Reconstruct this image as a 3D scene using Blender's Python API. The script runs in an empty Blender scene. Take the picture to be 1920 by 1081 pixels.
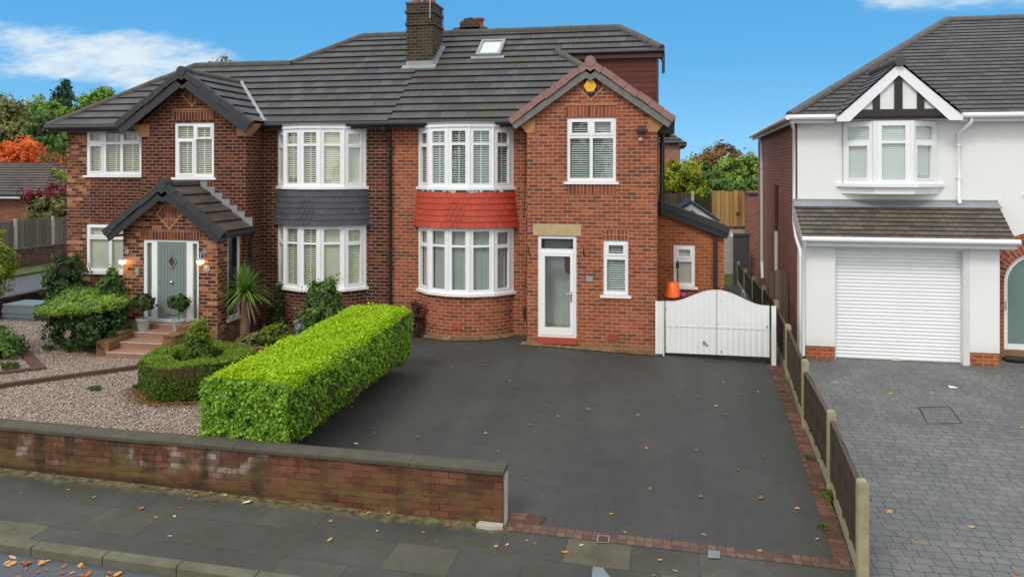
import bpy, bmesh, math, random
import numpy as np
from mathutils import Vector, Matrix
V = Vector
PI = math.pi
# ------------------------------------------------------------------ camera, world, sun, exposure
F_PX, HOR = 1450.0, 318.0                     # focal length and horizon row, in pixels of a 1920 wide frame
YAW = math.atan(281.8 / 1450.0)
CY, SY = math.cos(YAW), math.sin(YAW)
CAM_Z = 4.2
sc = bpy.context.scene
cam = bpy.data.cameras.new('camera')
cam.sensor_width = 36.0
cam.lens = 36.0 * F_PX / 1920.0
cam.shift_y = -(540.5 - HOR) / 1920.0
cam.clip_end = 3000.0
cob = bpy.data.objects.new('camera', cam)
sc.collection.objects.link(cob)
cob.location = (0, 0, CAM_Z)
cob.rotation_euler = (PI / 2, 0, YAW)
sc.camera = cob
sc.view_settings.view_transform = 'Standard'
sc.view_settings.look = 'None'
sc.view_settings.exposure = 0.2
sc.view_settings.gamma = 1.0
SUN_EL, SUN_AZ = math.radians(48), math.radians(200)      # azimuth measured clockwise from +Y

world = bpy.data.worlds.new('World')
sc.world = world
world.use_nodes = True


class NT:
    """small helper round a node tree"""
    def __init__(s, nt):
        s.nt = nt
        nt.nodes.clear()

    def n(s, t, **kw):
        nd = s.nt.nodes.new(t)
        for k, v in kw.items():
            if k.startswith('i_'):
                key = k[2:]
                key = int(key) if key.isdigit() else key.replace('_', ' ')
                s.put(nd.inputs[key], v)
            else:
                setattr(nd, k, v)
        return nd

    def put(s, sock, v):
        if hasattr(v, 'is_output'):
            s.nt.links.new(v, sock)
        elif isinstance(v, bpy.types.Node):
            s.nt.links.new(v.outputs[0], sock)
        else:
            if sock.type == 'RGBA' and not isinstance(v, (int, float)) and len(v) == 3:
                v = (*v, 1.0)
            sock.default_value = v

    def m(s, op, a, b=None, c=None, clamp=False):
        nd = s.n('ShaderNodeMath', operation=op, use_clamp=clamp)
        s.put(nd.inputs[0], a)
        if b is not None:
            s.put(nd.inputs[1], b)
        if c is not None:
            s.put(nd.inputs[2], c)
        return nd.outputs[0]

    def mix(s, f, a, b, mode='MIX'):
        nd = s.n('ShaderNodeMix', data_type='RGBA', blend_type=mode)
        s.put(nd.inputs[0], f)
        s.put(nd.inputs[6], a)
        s.put(nd.inputs[7], b)
        return nd.outputs[2]

    def ramp(s, f, stops, interp='LINEAR'):
        nd = s.n('ShaderNodeValToRGB')
        cr = nd.color_ramp
        cr.interpolation = interp
        while len(cr.elements) < len(stops):
            cr.elements.new(0.5)
        for e, (p, c) in zip(cr.elements, stops):
            e.position = p
            if isinstance(c, (int, float)):
                c = (c, c, c)
            e.color = (*c[:3], 1)
        s.put(nd.inputs[0], f)
        return nd.outputs[0]

    def step(s, x, lo, hi):
        nd = s.n('ShaderNodeMapRange', interpolation_type='SMOOTHSTEP')
        s.put(nd.inputs[0], x)
        nd.inputs[1].default_value = lo
        nd.inputs[2].default_value = hi
        return nd.outputs[0]

    def noise(s, vec, scale, detail=4.0, rough=0.55, out=0):
        nd = s.n('ShaderNodeTexNoise')
        if vec is not None:
            s.put(nd.inputs['Vector'], vec)
        nd.inputs['Scale'].default_value = scale
        nd.inputs['Detail'].default_value = detail
        nd.inputs['Roughness'].default_value = rough
        return nd.outputs[out]

    def mapv(s, vec, scale=(1, 1, 1), loc=(0, 0, 0), rot=(0, 0, 0)):
        nd = s.n('ShaderNodeMapping')
        s.put(nd.inputs[0], vec)
        nd.inputs['Scale'].default_value = scale
        nd.inputs['Location'].default_value = loc
        nd.inputs['Rotation'].default_value = rot
        return nd.outputs[0]


def build_world():
    w = NT(world.node_tree)
    d = w.n('ShaderNodeTexCoord').outputs['Generated']
    sp = w.n('ShaderNodeSeparateXYZ', i_0=d)
    x, y, z = sp.outputs
    # the blue: a physical sky, looked up a little higher than the eye so that it stays deep blue low down
    zz = w.m('ADD', w.m('MULTIPLY', w.m('MAXIMUM', z, 0.0), 2.2), 0.16)
    cv = w.n('ShaderNodeCombineXYZ', i_0=x, i_1=y, i_2=zz)
    nv = w.n('ShaderNodeVectorMath', operation='NORMALIZE', i_0=cv)
    sky = w.n('ShaderNodeTexSky', sky_type='NISHITA', sun_disc=False, sun_elevation=SUN_EL, sun_rotation=SUN_AZ,
              air_density=1.0, dust_density=0.4, ozone_density=2.0)
    w.put(sky.inputs[0], nv)
    blue = w.mix(1.0, sky.outputs[0], SKY_TINT, 'MULTIPLY')
    grad = w.ramp(z, [(0.0, (0.285, 0.545, 0.80)), (0.06, (0.20, 0.49, 0.77)), (0.13, (0.125, 0.415, 0.745)), (0.24, (0.083, 0.36, 0.715)), (0.6, (0.05, 0.22, 0.55))])
    grad = w.mix(1.0, grad, (10.0, 10.0, 10.0), 'MULTIPLY')
    blue = w.mix(0.78, blue, grad)
    # clouds: a long bank low on the left, a wisp on the right, broken overcast overhead and behind
    ys = w.m('MAXIMUM', y, 0.08)
    a = w.m('DIVIDE', x, ys)
    e = w.m('DIVIDE', z, ys)
    ae = w.n('ShaderNodeCombineXYZ', i_0=w.m('MULTIPLY', a, 5.0), i_1=w.m('MULTIPLY', e, 17.0), i_2=0.3)
    ns = w.noise(ae, 1.15, 7.0, 0.6)
    nf = w.noise(ae, 3.4, 6.0, 0.62)

    def bump(ca, ce, ra, re, tilt=0.0):
        da = w.m('SUBTRACT', a, ca)
        de = w.m('SUBTRACT', w.m('SUBTRACT', e, ce), w.m('MULTIPLY', da, tilt))
        q = w.m('ADD', w.m('POWER', w.m('ABSOLUTE', w.m('DIVIDE', da, ra)), 2.0),
                w.m('POWER', w.m('ABSOLUTE', w.m('DIVIDE', de, re)), 2.0))
        return w.m('MAXIMUM', w.m('SUBTRACT', 1.0, q), -1.0)
    b1 = bump(-0.83, 0.160, 0.33, 0.050, -0.09)
    b2 = bump(-0.98, 0.195, 0.18, 0.030, -0.12)
    b1 = w.m('MAXIMUM', b1, b2)
    b3 = bump(0.42, 0.206, 0.22, 0.022)
    b4 = bump(-1.0, 0.09, 0.14, 0.04)
    bb = w.m('MAXIMUM', w.m('MAXIMUM', b1, b3), w.m('SUBTRACT', b4, 0.25))
    dens = w.m('ADD', w.m('MULTIPLY', bb, 0.42), w.m('ADD', w.m('MULTIPLY', w.m('SUBTRACT', ns, 0.5), 1.5),
                                                  w.m('MULTIPLY', w.m('SUBTRACT', nf, 0.5), 0.7)))
    front = w.m('MULTIPLY', w.m('MULTIPLY', w.step(dens, 0.0, 0.62), 0.92), w.step(y, 0.1, 0.3))
    front = w.m('MULTIPLY', front, w.step(bb, -0.75, 0.25))
    back = w.step(w.m('SUBTRACT', w.m('MULTIPLY', z, 1.0), w.m('MULTIPLY', y, 0.8)), -0.25, 0.15)
    pn = w.noise(d, 2.6, 5.0, 0.6)
    over = w.ramp(pn, [(0.30, (0.62, 0.66, 0.72)), (0.70, (1.0, 1.0, 1.0))])
    over = w.mix(1.0, over, (CLOUD_L, CLOUD_L, CLOUD_L), 'MULTIPLY')
    fcol = w.ramp(ns, [(0.30, (0.42, 0.62, 0.80)), (0.62, (0.70, 0.78, 0.83))])
    c = w.mix(front, blue, w.mix(1.0, fcol, (1 / 0.1,) * 3, 'MULTIPLY'))
    c = w.mix(back, c, over)
    bg = w.n('ShaderNodeBackground', i_0=c, i_1=0.1)
    o = w.n('ShaderNodeOutputWorld')
    w.nt.links.new(bg.outputs[0], o.inputs[0])


SKY_TINT = (0.90, 1.8, 2.0)
CLOUD_L = 13.0
build_world()
sun = bpy.data.lights.new('sun', 'SUN')
sun.energy = 1.3
sun.angle = math.radians(14)
sun.color = (1.0, 0.95, 0.88)
sob = bpy.data.objects.new('sun', sun)
sc.collection.objects.link(sob)
sd = V((math.sin(SUN_AZ) * math.cos(SUN_EL), math.cos(SUN_AZ) * math.cos(SUN_EL), math.sin(SUN_EL)))
sob.rotation_euler = sd.to_track_quat('Z', 'Y').to_euler()
sob.location = (0, -5, 30)

# ------------------------------------------------------------------ helpers
rng = np.random.default_rng(7)
rnd = random.Random(11)
ORG = {}
Z3 = V((0, 0, 1))


def at(px, py, Y):
    """the point of the plane y = Y seen at a pixel of the photograph"""
    u, v = px - 960, HOR - py
    dx, dy = -SY * F_PX + CY * u, CY * F_PX + SY * u
    t = Y / dy
    return V((dx * t, Y, CAM_Z + v * t))


def interp(x, tab):
    if x <= tab[0][0]:
        return tab[0][1]
    for (a, p), (b, q) in zip(tab, tab[1:]):
        if x <= b:
            return p + (q - p) * (x - a) / (b - a)
    return tab[-1][1]


HOUSE_Z = [(-19, 0.0), (-13, -0.06), (-10.5, 0.03), (-6, 0.06), (-3.1, 0.13), (-0.1, 0.0), (2.5, -0.12), (3.2, -0.085), (14, -0.085)]


def pave(x):
    return -0.2 - 0.025 * (max(-22, min(14, x)) + 1.92)


def g(x, y):
    """height of the ground"""
    h = interp(x, HOUSE_Z)
    p = pave(x)
    if y <= 9.4:
        return p
    if y >= 18.0:
        return h
    return p + (h - p) * (y - 9.4) / 8.6


def ground_at(px, py):
    """the point of the ground seen at a pixel"""
    Y = 12.0
    for i in range(40):
        q = at(px, py, Y)
        u = px - 960
        dy = CY * F_PX + SY * u
        t = (CAM_Z - g(q.x, Y)) / (py - HOR)
        Y = 0.5 * Y + 0.5 * dy * t
    return at(px, py, Y)


def clip_half(poly, f):
    """clip a polygon (list of Vectors) by f(p) >= 0"""
    out = []
    for i, p in enumerate(poly):
        q = poly[(i + 1) % len(poly)]
        a, b = f(p), f(q)
        if a >= 0:
            out.append(p)
        if (a >= 0) != (b >= 0):
            out.append(p + (q - p) * (a / (a - b)))
    return out


class MB:
    """collects faces; every face gets a UV in metres"""
    def __init__(s):
        s.v, s.f, s.uv, s.sm = [], [], [], []
        s.cuts = []

    def face(s, pts, uv=None, smooth=False):
        i = len(s.v)
        s.v += [V(p) for p in pts]
        s.f.append(tuple(range(i, i + len(pts))))
        s.uv.append(uv)
        s.sm.append(smooth)

    def add(s, verts, faces, smooth=True, uvs=None):
        i = len(s.v)
        s.v += [V(p) for p in verts]
        for k, f in enumerate(faces):
            s.f.append(tuple(i + j for j in f))
            s.uv.append(uvs[k] if uvs else None)
            s.sm.append(smooth)

    def obox(s, O, A, B, Cc):
        """box from corner O with edge vectors A, B, Cc (right handed)"""
        O, A, B, Cc = V(O), V(A), V(B), V(Cc)
        if A.cross(B).dot(Cc) < 0:
            A, B = B, A
        p = [O, O + A, O + A + B, O + B, O + Cc, O + A + Cc, O + A + B + Cc, O + B + Cc]
        for q in ((0, 3, 2, 1), (4, 5, 6, 7), (0, 1, 5, 4), (1, 2, 6, 5), (2, 3, 7, 6), (3, 0, 4, 7)):
            s.face([p[k] for k in q])

    def box(s, x0, x1, y0, y1, z0, z1):
        s.obox((x0, y0, z0), (x1 - x0, 0, 0), (0, y1 - y0, 0), (0, 0, z1 - z0))

    def prism(s, poly, ext, caps=True):
        """polygon extruded by a vector"""
        poly = [V(p) for p in poly]
        ext = V(ext)
        n = V((0, 0, 0))
        for i, p in enumerate(poly):
            n += p.cross(poly[(i + 1) % len(poly)])
        if n.dot(ext) < 0:
            poly = poly[::-1]
        top = [p + ext for p in poly]
        if caps:
            s.face(top)
            s.face(poly[::-1])
        for i in range(len(poly)):
            j = (i + 1) % len(poly)
            s.face([poly[i], poly[j], top[j], top[i]])

    def tube(s, pts, r, n=8, caps=True, r2=None, jit=0.0):
        pts = [V(p) for p in pts]
        k = len(pts)
        rr = r if isinstance(r, (list, tuple)) else [r + ((r2 if r2 is not None else r) - r) * i / max(1, k - 1) for i in range(k)]
        ref = None
        vs, fs = [], []
        for i, p in enumerate(pts):
            d = (pts[min(i + 1, k - 1)] - pts[max(i - 1, 0)]).normalized()
            if ref is None:
                ref = d.orthogonal().normalized()
            ref = (ref - d * ref.dot(d)).normalized()
            b = d.cross(ref)
            for j in range(n):
                t = 2 * PI * j / n
                q = rr[i] * (1 + (rnd.uniform(-jit, jit) if jit else 0))
                vs.append(p + (ref * math.cos(t) + b * math.sin(t)) * q)
        for i in range(k - 1):
            for j in range(n):
                a, b2 = i * n + j, i * n + (j + 1) % n
                fs.append((a, b2, b2 + n, a + n))
        s.add(vs, fs, True)
        if caps:
            i0 = len(s.v) - k * n
            s.face([s.v[i0 + j] for j in range(n)][::-1])
            s.face([s.v[i0 + (k - 1) * n + j] for j in range(n)])

    def lathe(s, c, prof, n=20, caps=True):
        """profile of (radius, z) round a vertical axis through c"""
        c = V(c)
        vs = [c + V((r * math.cos(2 * PI * j / n), r * math.sin(2 * PI * j / n), z)) for r, z in prof for j in range(n)]
        fs = []
        for i in range(len(prof) - 1):
            for j in range(n):
                a, b = i * n + j, i * n + (j + 1) % n
                fs.append((a, b, b + n, a + n))
        s.add(vs, fs, True)
        if caps:
            m = len(prof)
            i0 = len(s.v) - m * n
            s.face([s.v[i0 + j] for j in range(n)][::-1])
            s.face([s.v[i0 + (m - 1) * n + j] for j in range(n)])

    def plate(s, O, U, w, h, holes=(), depth=0.06, edges=True, back=False):
        """upright plate with rectangular holes; O lower left front corner, U to the right, depth inwards"""
        O, U = V(O), V(U).normalized()
        N = U.cross(Z3)
        xs = sorted({0.0, w, *[round(q[0], 5) for q in holes], *[round(q[2], 5) for q in holes]})
        zs = sorted({0.0, h, *[round(q[1], 5) for q in holes], *[round(q[3], 5) for q in holes]})
        xs = [x for x in xs if -1e-6 <= x <= w + 1e-6]
        zs = [z for z in zs if -1e-6 <= z <= h + 1e-6]
        P = lambda a, b, d=0.0: O + U * a + Z3 * b - N * d
        for x0, x1 in zip(xs, xs[1:]):
            for z0, z1 in zip(zs, zs[1:]):
                cx, cz = (x0 + x1) / 2, (z0 + z1) / 2
                if any(q[0] < cx < q[2] and q[1] < cz < q[3] for q in holes):
                    continue
                s.face([P(x0, z0), P(x1, z0), P(x1, z1), P(x0, z1)])
                if back:
                    s.face([P(x0, z0, depth), P(x0, z1, depth), P(x1, z1, depth), P(x1, z0, depth)])
        if depth:
            for a0, b0, a1, b1 in [q[:4] for q in holes]:
                a0, b0, a1, b1 = max(a0, 0), max(b0, 0), min(a1, w), min(b1, h)
                s.face([P(a0, b0), P(a0, b1), P(a0, b1, depth), P(a0, b0, depth)][::-1])
                s.face([P(a1, b0), P(a1, b1), P(a1, b1, depth), P(a1, b0, depth)])
                if b0 > 0:
                    s.face([P(a0, b0), P(a1, b0), P(a1, b0, depth), P(a0, b0, depth)])
                if b1 < h:
                    s.face([P(a0, b1), P(a1, b1), P(a1, b1, depth), P(a0, b1, depth)][::-1])
            if edges:
                s.face([P(0, 0), P(0, 0, depth), P(0, h, depth), P(0, h)][::-1])
                s.face([P(w, 0), P(w, 0, depth), P(w, h, depth), P(w, h)])
                s.face([P(0, 0), P(w, 0), P(w, 0, depth), P(0, 0, depth)][::-1])
                s.face([P(0, h), P(w, h), P(w, h, depth), P(0, h, depth)])

    def cut(s):
        """what follows is a separate piece: a mesh of its own"""
        if s.f and (not s.cuts or s.cuts[-1] != len(s.f)):
            s.cuts.append(len(s.f))

    def build(s, name, mat, parent=None, **kw):
        if s.cuts:
            ends = [0] + s.cuts + [len(s.f)]
            res = []
            for i, j in zip(ends, ends[1:]):
                if i == j:
                    continue
                q = MB()
                for k in range(i, j):
                    n0 = len(q.v)
                    q.v += [s.v[t] for t in s.f[k]]
                    q.f.append(tuple(range(n0, n0 + len(s.f[k]))))
                    q.uv.append(s.uv[k])
                    q.sm.append(s.sm[k])
                res.append(q.build(name, mat, parent, **kw))
            return res[0]
        org = ORG.get(parent.name, V((0, 0, 0))) if parent else kw.pop('origin', V((0, 0, 0)))
        org = V(org)
        me = bpy.data.meshes.new(name)
        me.from_pydata([tuple(p - org) for p in s.v], [], s.f)
        uvl = me.uv_layers.new(name='UVMap')
        data = np.zeros(len(me.loops) * 2, dtype=np.float32)
        k = 0
        for fi, f in enumerate(s.f):
            uv = s.uv[fi]
            if uv is None:
                pts = [s.v[i] for i in f]
                n = V((0, 0, 0))
                for i, p in enumerate(pts):
                    n += (p - pts[0]).cross(pts[(i + 1) % len(pts)] - pts[0])
                if n.length < 1e-12:
                    n = V((0, 0, 1))
                n.normalize()
                if abs(n.z) > 0.96:
                    uv = [(p.x, p.y) for p in pts]
                else:
                    t = Z3.cross(n).normalized()
                    b = n.cross(t)
                    uv = [(p.dot(t), p.dot(b)) for p in pts]
            for q in uv:
                data[k] = q[0]
                data[k + 1] = q[1]
                k += 2
        uvl.data.foreach_set('uv', data)
        me.polygons.foreach_set('use_smooth', s.sm)
        me.materials.append(mat)
        me.update()
        return link(name, me, parent, org, **kw)


def link(name, me, parent=None, org=V((0, 0, 0)), label=None, cat=None, group=None, kind=None):
    o = bpy.data.objects.new(name, me)
    sc.collection.objects.link(o)
    if parent:
        o.parent = parent
    else:
        o.location = org
    ORG[o.name] = V(org)
    tag(o, label, cat, group, kind)
    return o


def tag(o, label=None, cat=None, group=None, kind=None):
    for k, v in (('label', label), ('category', cat), ('group', group), ('kind', kind)):
        if v:
            o[k] = v
    return o


def thing(name, label, cat, loc, group=None):
    o = bpy.data.objects.new(name, None)
    o.empty_display_size = 0.3
    sc.collection.objects.link(o)
    o.location = loc
    ORG[o.name] = V(loc)
    return tag(o, label, cat, group)


def copy_tree(o, parent=None, loc=None, label=None):
    c = o.copy()
    sc.collection.objects.link(c)
    ORG[c.name] = ORG.get(o.name, V((0, 0, 0)))
    if parent:
        c.parent = parent
    if loc is not None:
        c.location = loc
    if label:
        c['label'] = label
    for ch in list(o.children):
        copy_tree(ch, c)
    return c


# ------------------------------------------------------------------ materials
def new_mat(name):
    m = bpy.data.materials.new(name)
    m.use_nodes = True
    return m, NT(m.node_tree)


def finish(w, col, rough=0.6, bump=None, bs=0.3, bd=0.01, metal=0.0, spec=0.5, emit=None):
    b = w.n('ShaderNodeBsdfPrincipled')
    w.put(b.inputs['Base Color'], col)
    w.put(b.inputs['Roughness'], rough)
    b.inputs['Metallic'].default_value = metal
    b.inputs['Specular IOR Level'].default_value = spec
    if bump is not None:
        bp = w.n('ShaderNodeBump')
        bp.inputs['Strength'].default_value = bs
        bp.inputs['Distance'].default_value = bd
        w.put(bp.inputs['Height'], bump)
        w.put(b.inputs['Normal'], bp.outputs[0])
    if emit:
        w.put(b.inputs['Emission Color'], emit[0])
        b.inputs['Emission Strength'].default_value = emit[1]
    o = w.n('ShaderNodeOutputMaterial')
    w.nt.links.new(b.outputs[0], o.inputs[0])
    return b


def uvn(w):
    return w.n('ShaderNodeTexCoord').outputs['UV']


def posn(w):
    return w.n('ShaderNodeNewGeometry').outputs['Position']


def plain(name, col, rough=0.5, var=0.12, scale=6.0, bump=0.0, spec=0.5, metal=0.0, stretch=(1, 1, 1)):
    """one colour with wear: a little lighter and darker by noise"""
    m, w = new_mat(name)
    p = w.mapv(posn(w), stretch)
    a = w.noise(p, scale, 5)
    b = w.noise(p, scale * 9, 3)
    f = w.m('ADD', w.m('MULTIPLY', w.m('SUBTRACT', a, 0.5), var * 2.2), w.m('MULTIPLY', w.m('SUBTRACT', b, 0.5), var))
    c = w.n('ShaderNodeHueSaturation')
    c.inputs['Color'].default_value = (*col, 1)
    w.put(c.inputs['Value'], w.m('ADD', 1.0, f))
    finish(w, c.outputs[0], rough, b if bump else None, bump or 0.1, 0.01, metal, spec)
    return m


def brick(name, tones, mortar, bw=0.229, bh=0.0857, ms=0.009, moss=None, dirt=0.25, edge=None, bump=0.5, rough=0.85, bricky=0.5):
    """tones: list of (position, colour) along a per-brick random value"""
    m, w = new_mat(name)
    uv = uvn(w)
    wob = w.n('ShaderNodeVectorMath', operation='SCALE')
    nz = w.noise(uv, 7.0, 2, out=1)
    w.put(wob.inputs[0], w.n('ShaderNodeVectorMath', operation='SUBTRACT', i_0=nz, i_1=(0.5, 0.5, 0.5)).outputs[0])
    wob.inputs['Scale'].default_value = 0.006
    uvw = w.n('ShaderNodeVectorMath', operation='ADD', i_0=uv, i_1=wob.outputs[0]).outputs[0]
    bt = w.n('ShaderNodeTexBrick', offset=bricky, offset_frequency=2)
    w.put(bt.inputs['Vector'], uvw)
    bt.inputs['Color1'].default_value = (0, 0, 0, 1)
    bt.inputs['Color2'].default_value = (1, 1, 1, 1)
    bt.inputs['Mortar'].default_value = (0.5, 0.5, 0.5, 1)
    bt.inputs['Scale'].default_value = 1.0
    bt.inputs['Mortar Size'].default_value = ms
    bt.inputs['Mortar Smooth'].default_value = 0.25
    bt.inputs['Bias'].default_value = 0.0
    bt.inputs['Brick Width'].default_value = bw
    bt.inputs['Row Height'].default_value = bh
    col = w.ramp(bt.outputs['Color'], tones)
    if edge:                                   # paler quoin bricks where the attribute says so: (u range list, colours)
        for (e0, e1, cols) in edge:
            su = w.n('ShaderNodeSeparateXYZ', i_0=uv).outputs[0]
            inside = w.m('MULTIPLY', w.m('GREATER_THAN', su, e0), w.m('LESS_THAN', su, e1))
            col = w.mix(inside, col, w.ramp(bt.outputs['Color'], cols))
    a = w.noise(uv, 40.0, 4)
    b = w.noise(uv, 1.1, 5)
    col = w.mix(0.55, col, w.ramp(a, [(0.3, (0.45, 0.45, 0.45)), (0.7, (1.3, 1.3, 1.3))]), 'MULTIPLY')
    col = w.mix(0.7, col, w.mix(dirt, (1, 1, 1), w.ramp(b, [(0.35, (0.35, 0.33, 0.3)), (0.65, (1.25, 1.25, 1.25))])), 'MULTIPLY')
    mo = w.mix(0.6, mortar, w.ramp(w.noise(uv, 5.0, 4), [(0.3, tuple(0.55 * q for q in mortar)), (0.7, tuple(1.25 * q for q in mortar))]))
    col = w.mix(bt.outputs['Fac'], col, mo)
    if moss:
        z0, z1, mc = moss
        hz = w.n('ShaderNodeSeparateXYZ', i_0=posn(w)).outputs[2]
        f = w.m('MULTIPLY', w.m('SUBTRACT', 1.0, w.step(w.m('ADD', hz, w.m('MULTIPLY', w.m('SUBTRACT', w.noise(uv, 2.5, 5), 0.5), 0.5)), z0, z1)), 0.75)
        col = w.mix(f, col, mc)
    hgt = w.m('ADD', w.m('MULTIPLY', bt.outputs['Fac'], -1.0), w.m('MULTIPLY', a, 0.35))
    finish(w, col, rough, hgt, bump, 0.008, spec=0.25)
    return m


def rooftile(name, c0, c1, gauge, width, moss=(0.06, 0.075, 0.03), mossk=0.4, warm=(0.12, 0.085, 0.065), rough=0.6, joint=0.8):
    m, w = new_mat(name)
    uv = uvn(w)
    bt = w.n('ShaderNodeTexBrick', offset=0.5, offset_frequency=2)
    w.put(bt.inputs['Vector'], uv)
    bt.inputs['Color1'].default_value = (0, 0, 0, 1)
    bt.inputs['Color2'].default_value = (1, 1, 1, 1)
    bt.inputs['Mortar'].default_value = (0, 0, 0, 1)
    bt.inputs['Scale'].default_value = 1.0
    bt.inputs['Mortar Size'].default_value = 0.006
    bt.inputs['Brick Width'].default_value = width
    bt.inputs['Row Height'].default_value = gauge
    col = w.mix(bt.outputs['Color'], c0, c1)
    big = w.noise(uv, 0.55, 5, 0.6)
    mid = w.noise(uv, 3.5, 5, 0.65)
    fine = w.noise(uv, 45.0, 4, 0.7)
    col = w.mix(w.m('MULTIPLY', w.step(big, 0.45, 0.7), 0.7), col, warm)
    col = w.mix(w.m('MULTIPLY', w.step(w.m('MULTIPLY', big, w.m('ADD', mid, 0.5)), 0.52, 0.75), mossk), col, moss)
    col = w.mix(w.step(w.noise(uv, 22.0, 2), 0.735, 0.76), col, (0.22, 0.22, 0.19))      # lichen spots
    col = w.mix(0.6, col, w.ramp(fine, [(0.3, (0.5, 0.5, 0.5)), (0.7, (1.4, 1.4, 1.4))]), 'MULTIPLY')
    jt = w.m('MULTIPLY', bt.outputs['Fac'], joint)
    col = w.mix(jt, col, (0.015, 0.015, 0.015))
    finish(w, col, rough, w.m('SUBTRACT', w.m('MULTIPLY', fine, 0.4), bt.outputs['Fac']), 0.5, 0.006, spec=0.35)
    return m


def leafmat(name, dark, light, trans=0.35, rough=0.55):
    m, w = new_mat(name)
    at_ = w.n('ShaderNodeAttribute', attribute_name='tint')
    col = w.mix(at_.outputs['Fac'], dark, light)
    d = w.n('ShaderNodeBsdfPrincipled')
    w.put(d.inputs['Base Color'], col)
    d.inputs['Roughness'].default_value = rough
    d.inputs['Specular IOR Level'].default_value = 0.3
    t = w.n('ShaderNodeBsdfTranslucent')
    w.put(t.inputs['Color'], col)
    mx = w.n('ShaderNodeMixShader', i_0=trans)
    w.nt.links.new(d.outputs[0], mx.inputs[1])
    w.nt.links.new(t.outputs[0], mx.inputs[2])
    o = w.n('ShaderNodeOutputMaterial')
    w.nt.links.new(mx.outputs[0], o.inputs[0])
    return m


def glassmat(name, tint=(0.93, 0.96, 0.945), rough=0.01):
    m, w = new_mat(name)
    fr = w.n('ShaderNodeFresnel', i_0=2.0)
    bf = w.n('ShaderNodeNewGeometry').outputs['Backfacing']
    fac = w.m('ADD', w.m('MULTIPLY', fr, w.m('SUBTRACT', 1.0, bf)), w.m('MULTIPLY', bf, 0.11))
    t = w.n('ShaderNodeBsdfTransparent')
    t.inputs[0].default_value = (*tint, 1)
    gl = w.n('ShaderNodeBsdfGlossy')
    gl.inputs['Roughness'].default_value = rough
    mx = w.n('ShaderNodeMixShader')
    w.put(mx.inputs[0], fac)
    w.nt.links.new(t.outputs[0], mx.inputs[1])
    w.nt.links.new(gl.outputs[0], mx.inputs[2])
    o = w.n('ShaderNodeOutputMaterial')
    w.nt.links.new(mx.outputs[0], o.inputs[0])
    return m


def woodmat(name, c0, c1, board=0.12, along='v', rough=0.8, green=0.0, gap=0.05):
    """boards: along = v for upright boards, u for level ones"""
    m, w = new_mat(name)
    uv = uvn(w)
    sp = w.n('ShaderNodeSeparateXYZ', i_0=uv)
    ac, al = (sp.outputs[0], sp.outputs[1]) if along == 'v' else (sp.outputs[1], sp.outputs[0])
    k = w.m('DIVIDE', ac, board)
    idx = w.m('FLOOR', k)
    fr = w.m('FRACT', k)
    rn = w.n('ShaderNodeTexWhiteNoise', noise_dimensions='1D')
    w.put(rn.inputs['W'], idx)
    gv = w.n('ShaderNodeCombineXYZ', i_0=w.m('MULTIPLY', ac, 18.0), i_1=w.m('MULTIPLY', al, 1.4), i_2=w.m('MULTIPLY', rn.outputs[0], 30.0))
    gr = w.noise(gv, 2.2, 6, 0.65)
    col = w.mix(gr, c0, c1)
    col = w.mix(0.6, col, w.ramp(rn.outputs[0], [(0, (0.6, 0.6, 0.6)), (1, (1.35, 1.35, 1.35))]), 'MULTIPLY')
    if green:
        col = w.mix(w.m('MULTIPLY', w.step(w.noise(uv, 3.0, 5), 0.4, 0.7), green), col, (0.09, 0.12, 0.04))
    e = w.m('MAXIMUM', w.m('LESS_THAN', fr, gap), w.m('GREATER_THAN', fr, 1 - gap))
    col = w.mix(w.m('MULTIPLY', e, 0.75), col, tuple(0.25 * q for q in c0))
    finish(w, col, rough, w.m('SUBTRACT', w.m('MULTIPLY', gr, 0.4), e), 0.5, 0.008, spec=0.25)
    return m


M = {}
OR_TONES = [(0.0, (0.135, 0.065, 0.042)), (0.16, (0.19, 0.068, 0.040)), (0.36, (0.27, 0.075, 0.037)), (0.72, (0.335, 0.088, 0.037)), (1.0, (0.38, 0.125, 0.056))]
M['brick_red'] = brick('orange_red_brick', OR_TONES, (0.52, 0.285, 0.19), ms=0.008, moss=(-0.05, 0.35, (0.25, 0.17, 0.08)))
DK_TONES = [(0.0, (0.030, 0.015, 0.013)), (0.4, (0.058, 0.020, 0.015)), (0.75, (0.098, 0.028, 0.017)), (1.0, (0.16, 0.043, 0.023))]
PALE = [(0.0, (0.055, 0.024, 0.019)), (0.45, (0.12, 0.042, 0.024)), (0.68, (0.26, 0.095, 0.045)), (0.86, (0.40, 0.18, 0.09)), (1.0, (0.46, 0.24, 0.14))]
M['brick_dark'] = brick('dark_red_brick', DK_TONES, (0.34, 0.185, 0.115), edge=[(-16.4, -15.55, PALE)])
M['brick_porch'] = brick('pale_quoin_brick', PALE, (0.42, 0.25, 0.16), moss=(0.0, 0.5, (0.14, 0.12, 0.05)))
M['brick_ext'] = brick('orange_brick', [(0, (0.26, 0.075, 0.03)), (0.5, (0.36, 0.10, 0.035)), (1, (0.42, 0.125, 0.045))], (0.45, 0.24, 0.13), dirt=0.15)
M['brick_side'] = brick('plum_brick', [(0, (0.24, 0.095, 0.072)), (0.5, (0.32, 0.115, 0.085)), (1, (0.38, 0.145, 0.10))], (0.46, 0.30, 0.24), dirt=0.2)
M['brick_chim2'] = brick('street_wall_brick', [(0, (0.07, 0.03, 0.022)), (0.6, (0.12, 0.05, 0.035)), (1, (0.17, 0.075, 0.05))], (0.16, 0.12, 0.09), dirt=0.5)
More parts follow.
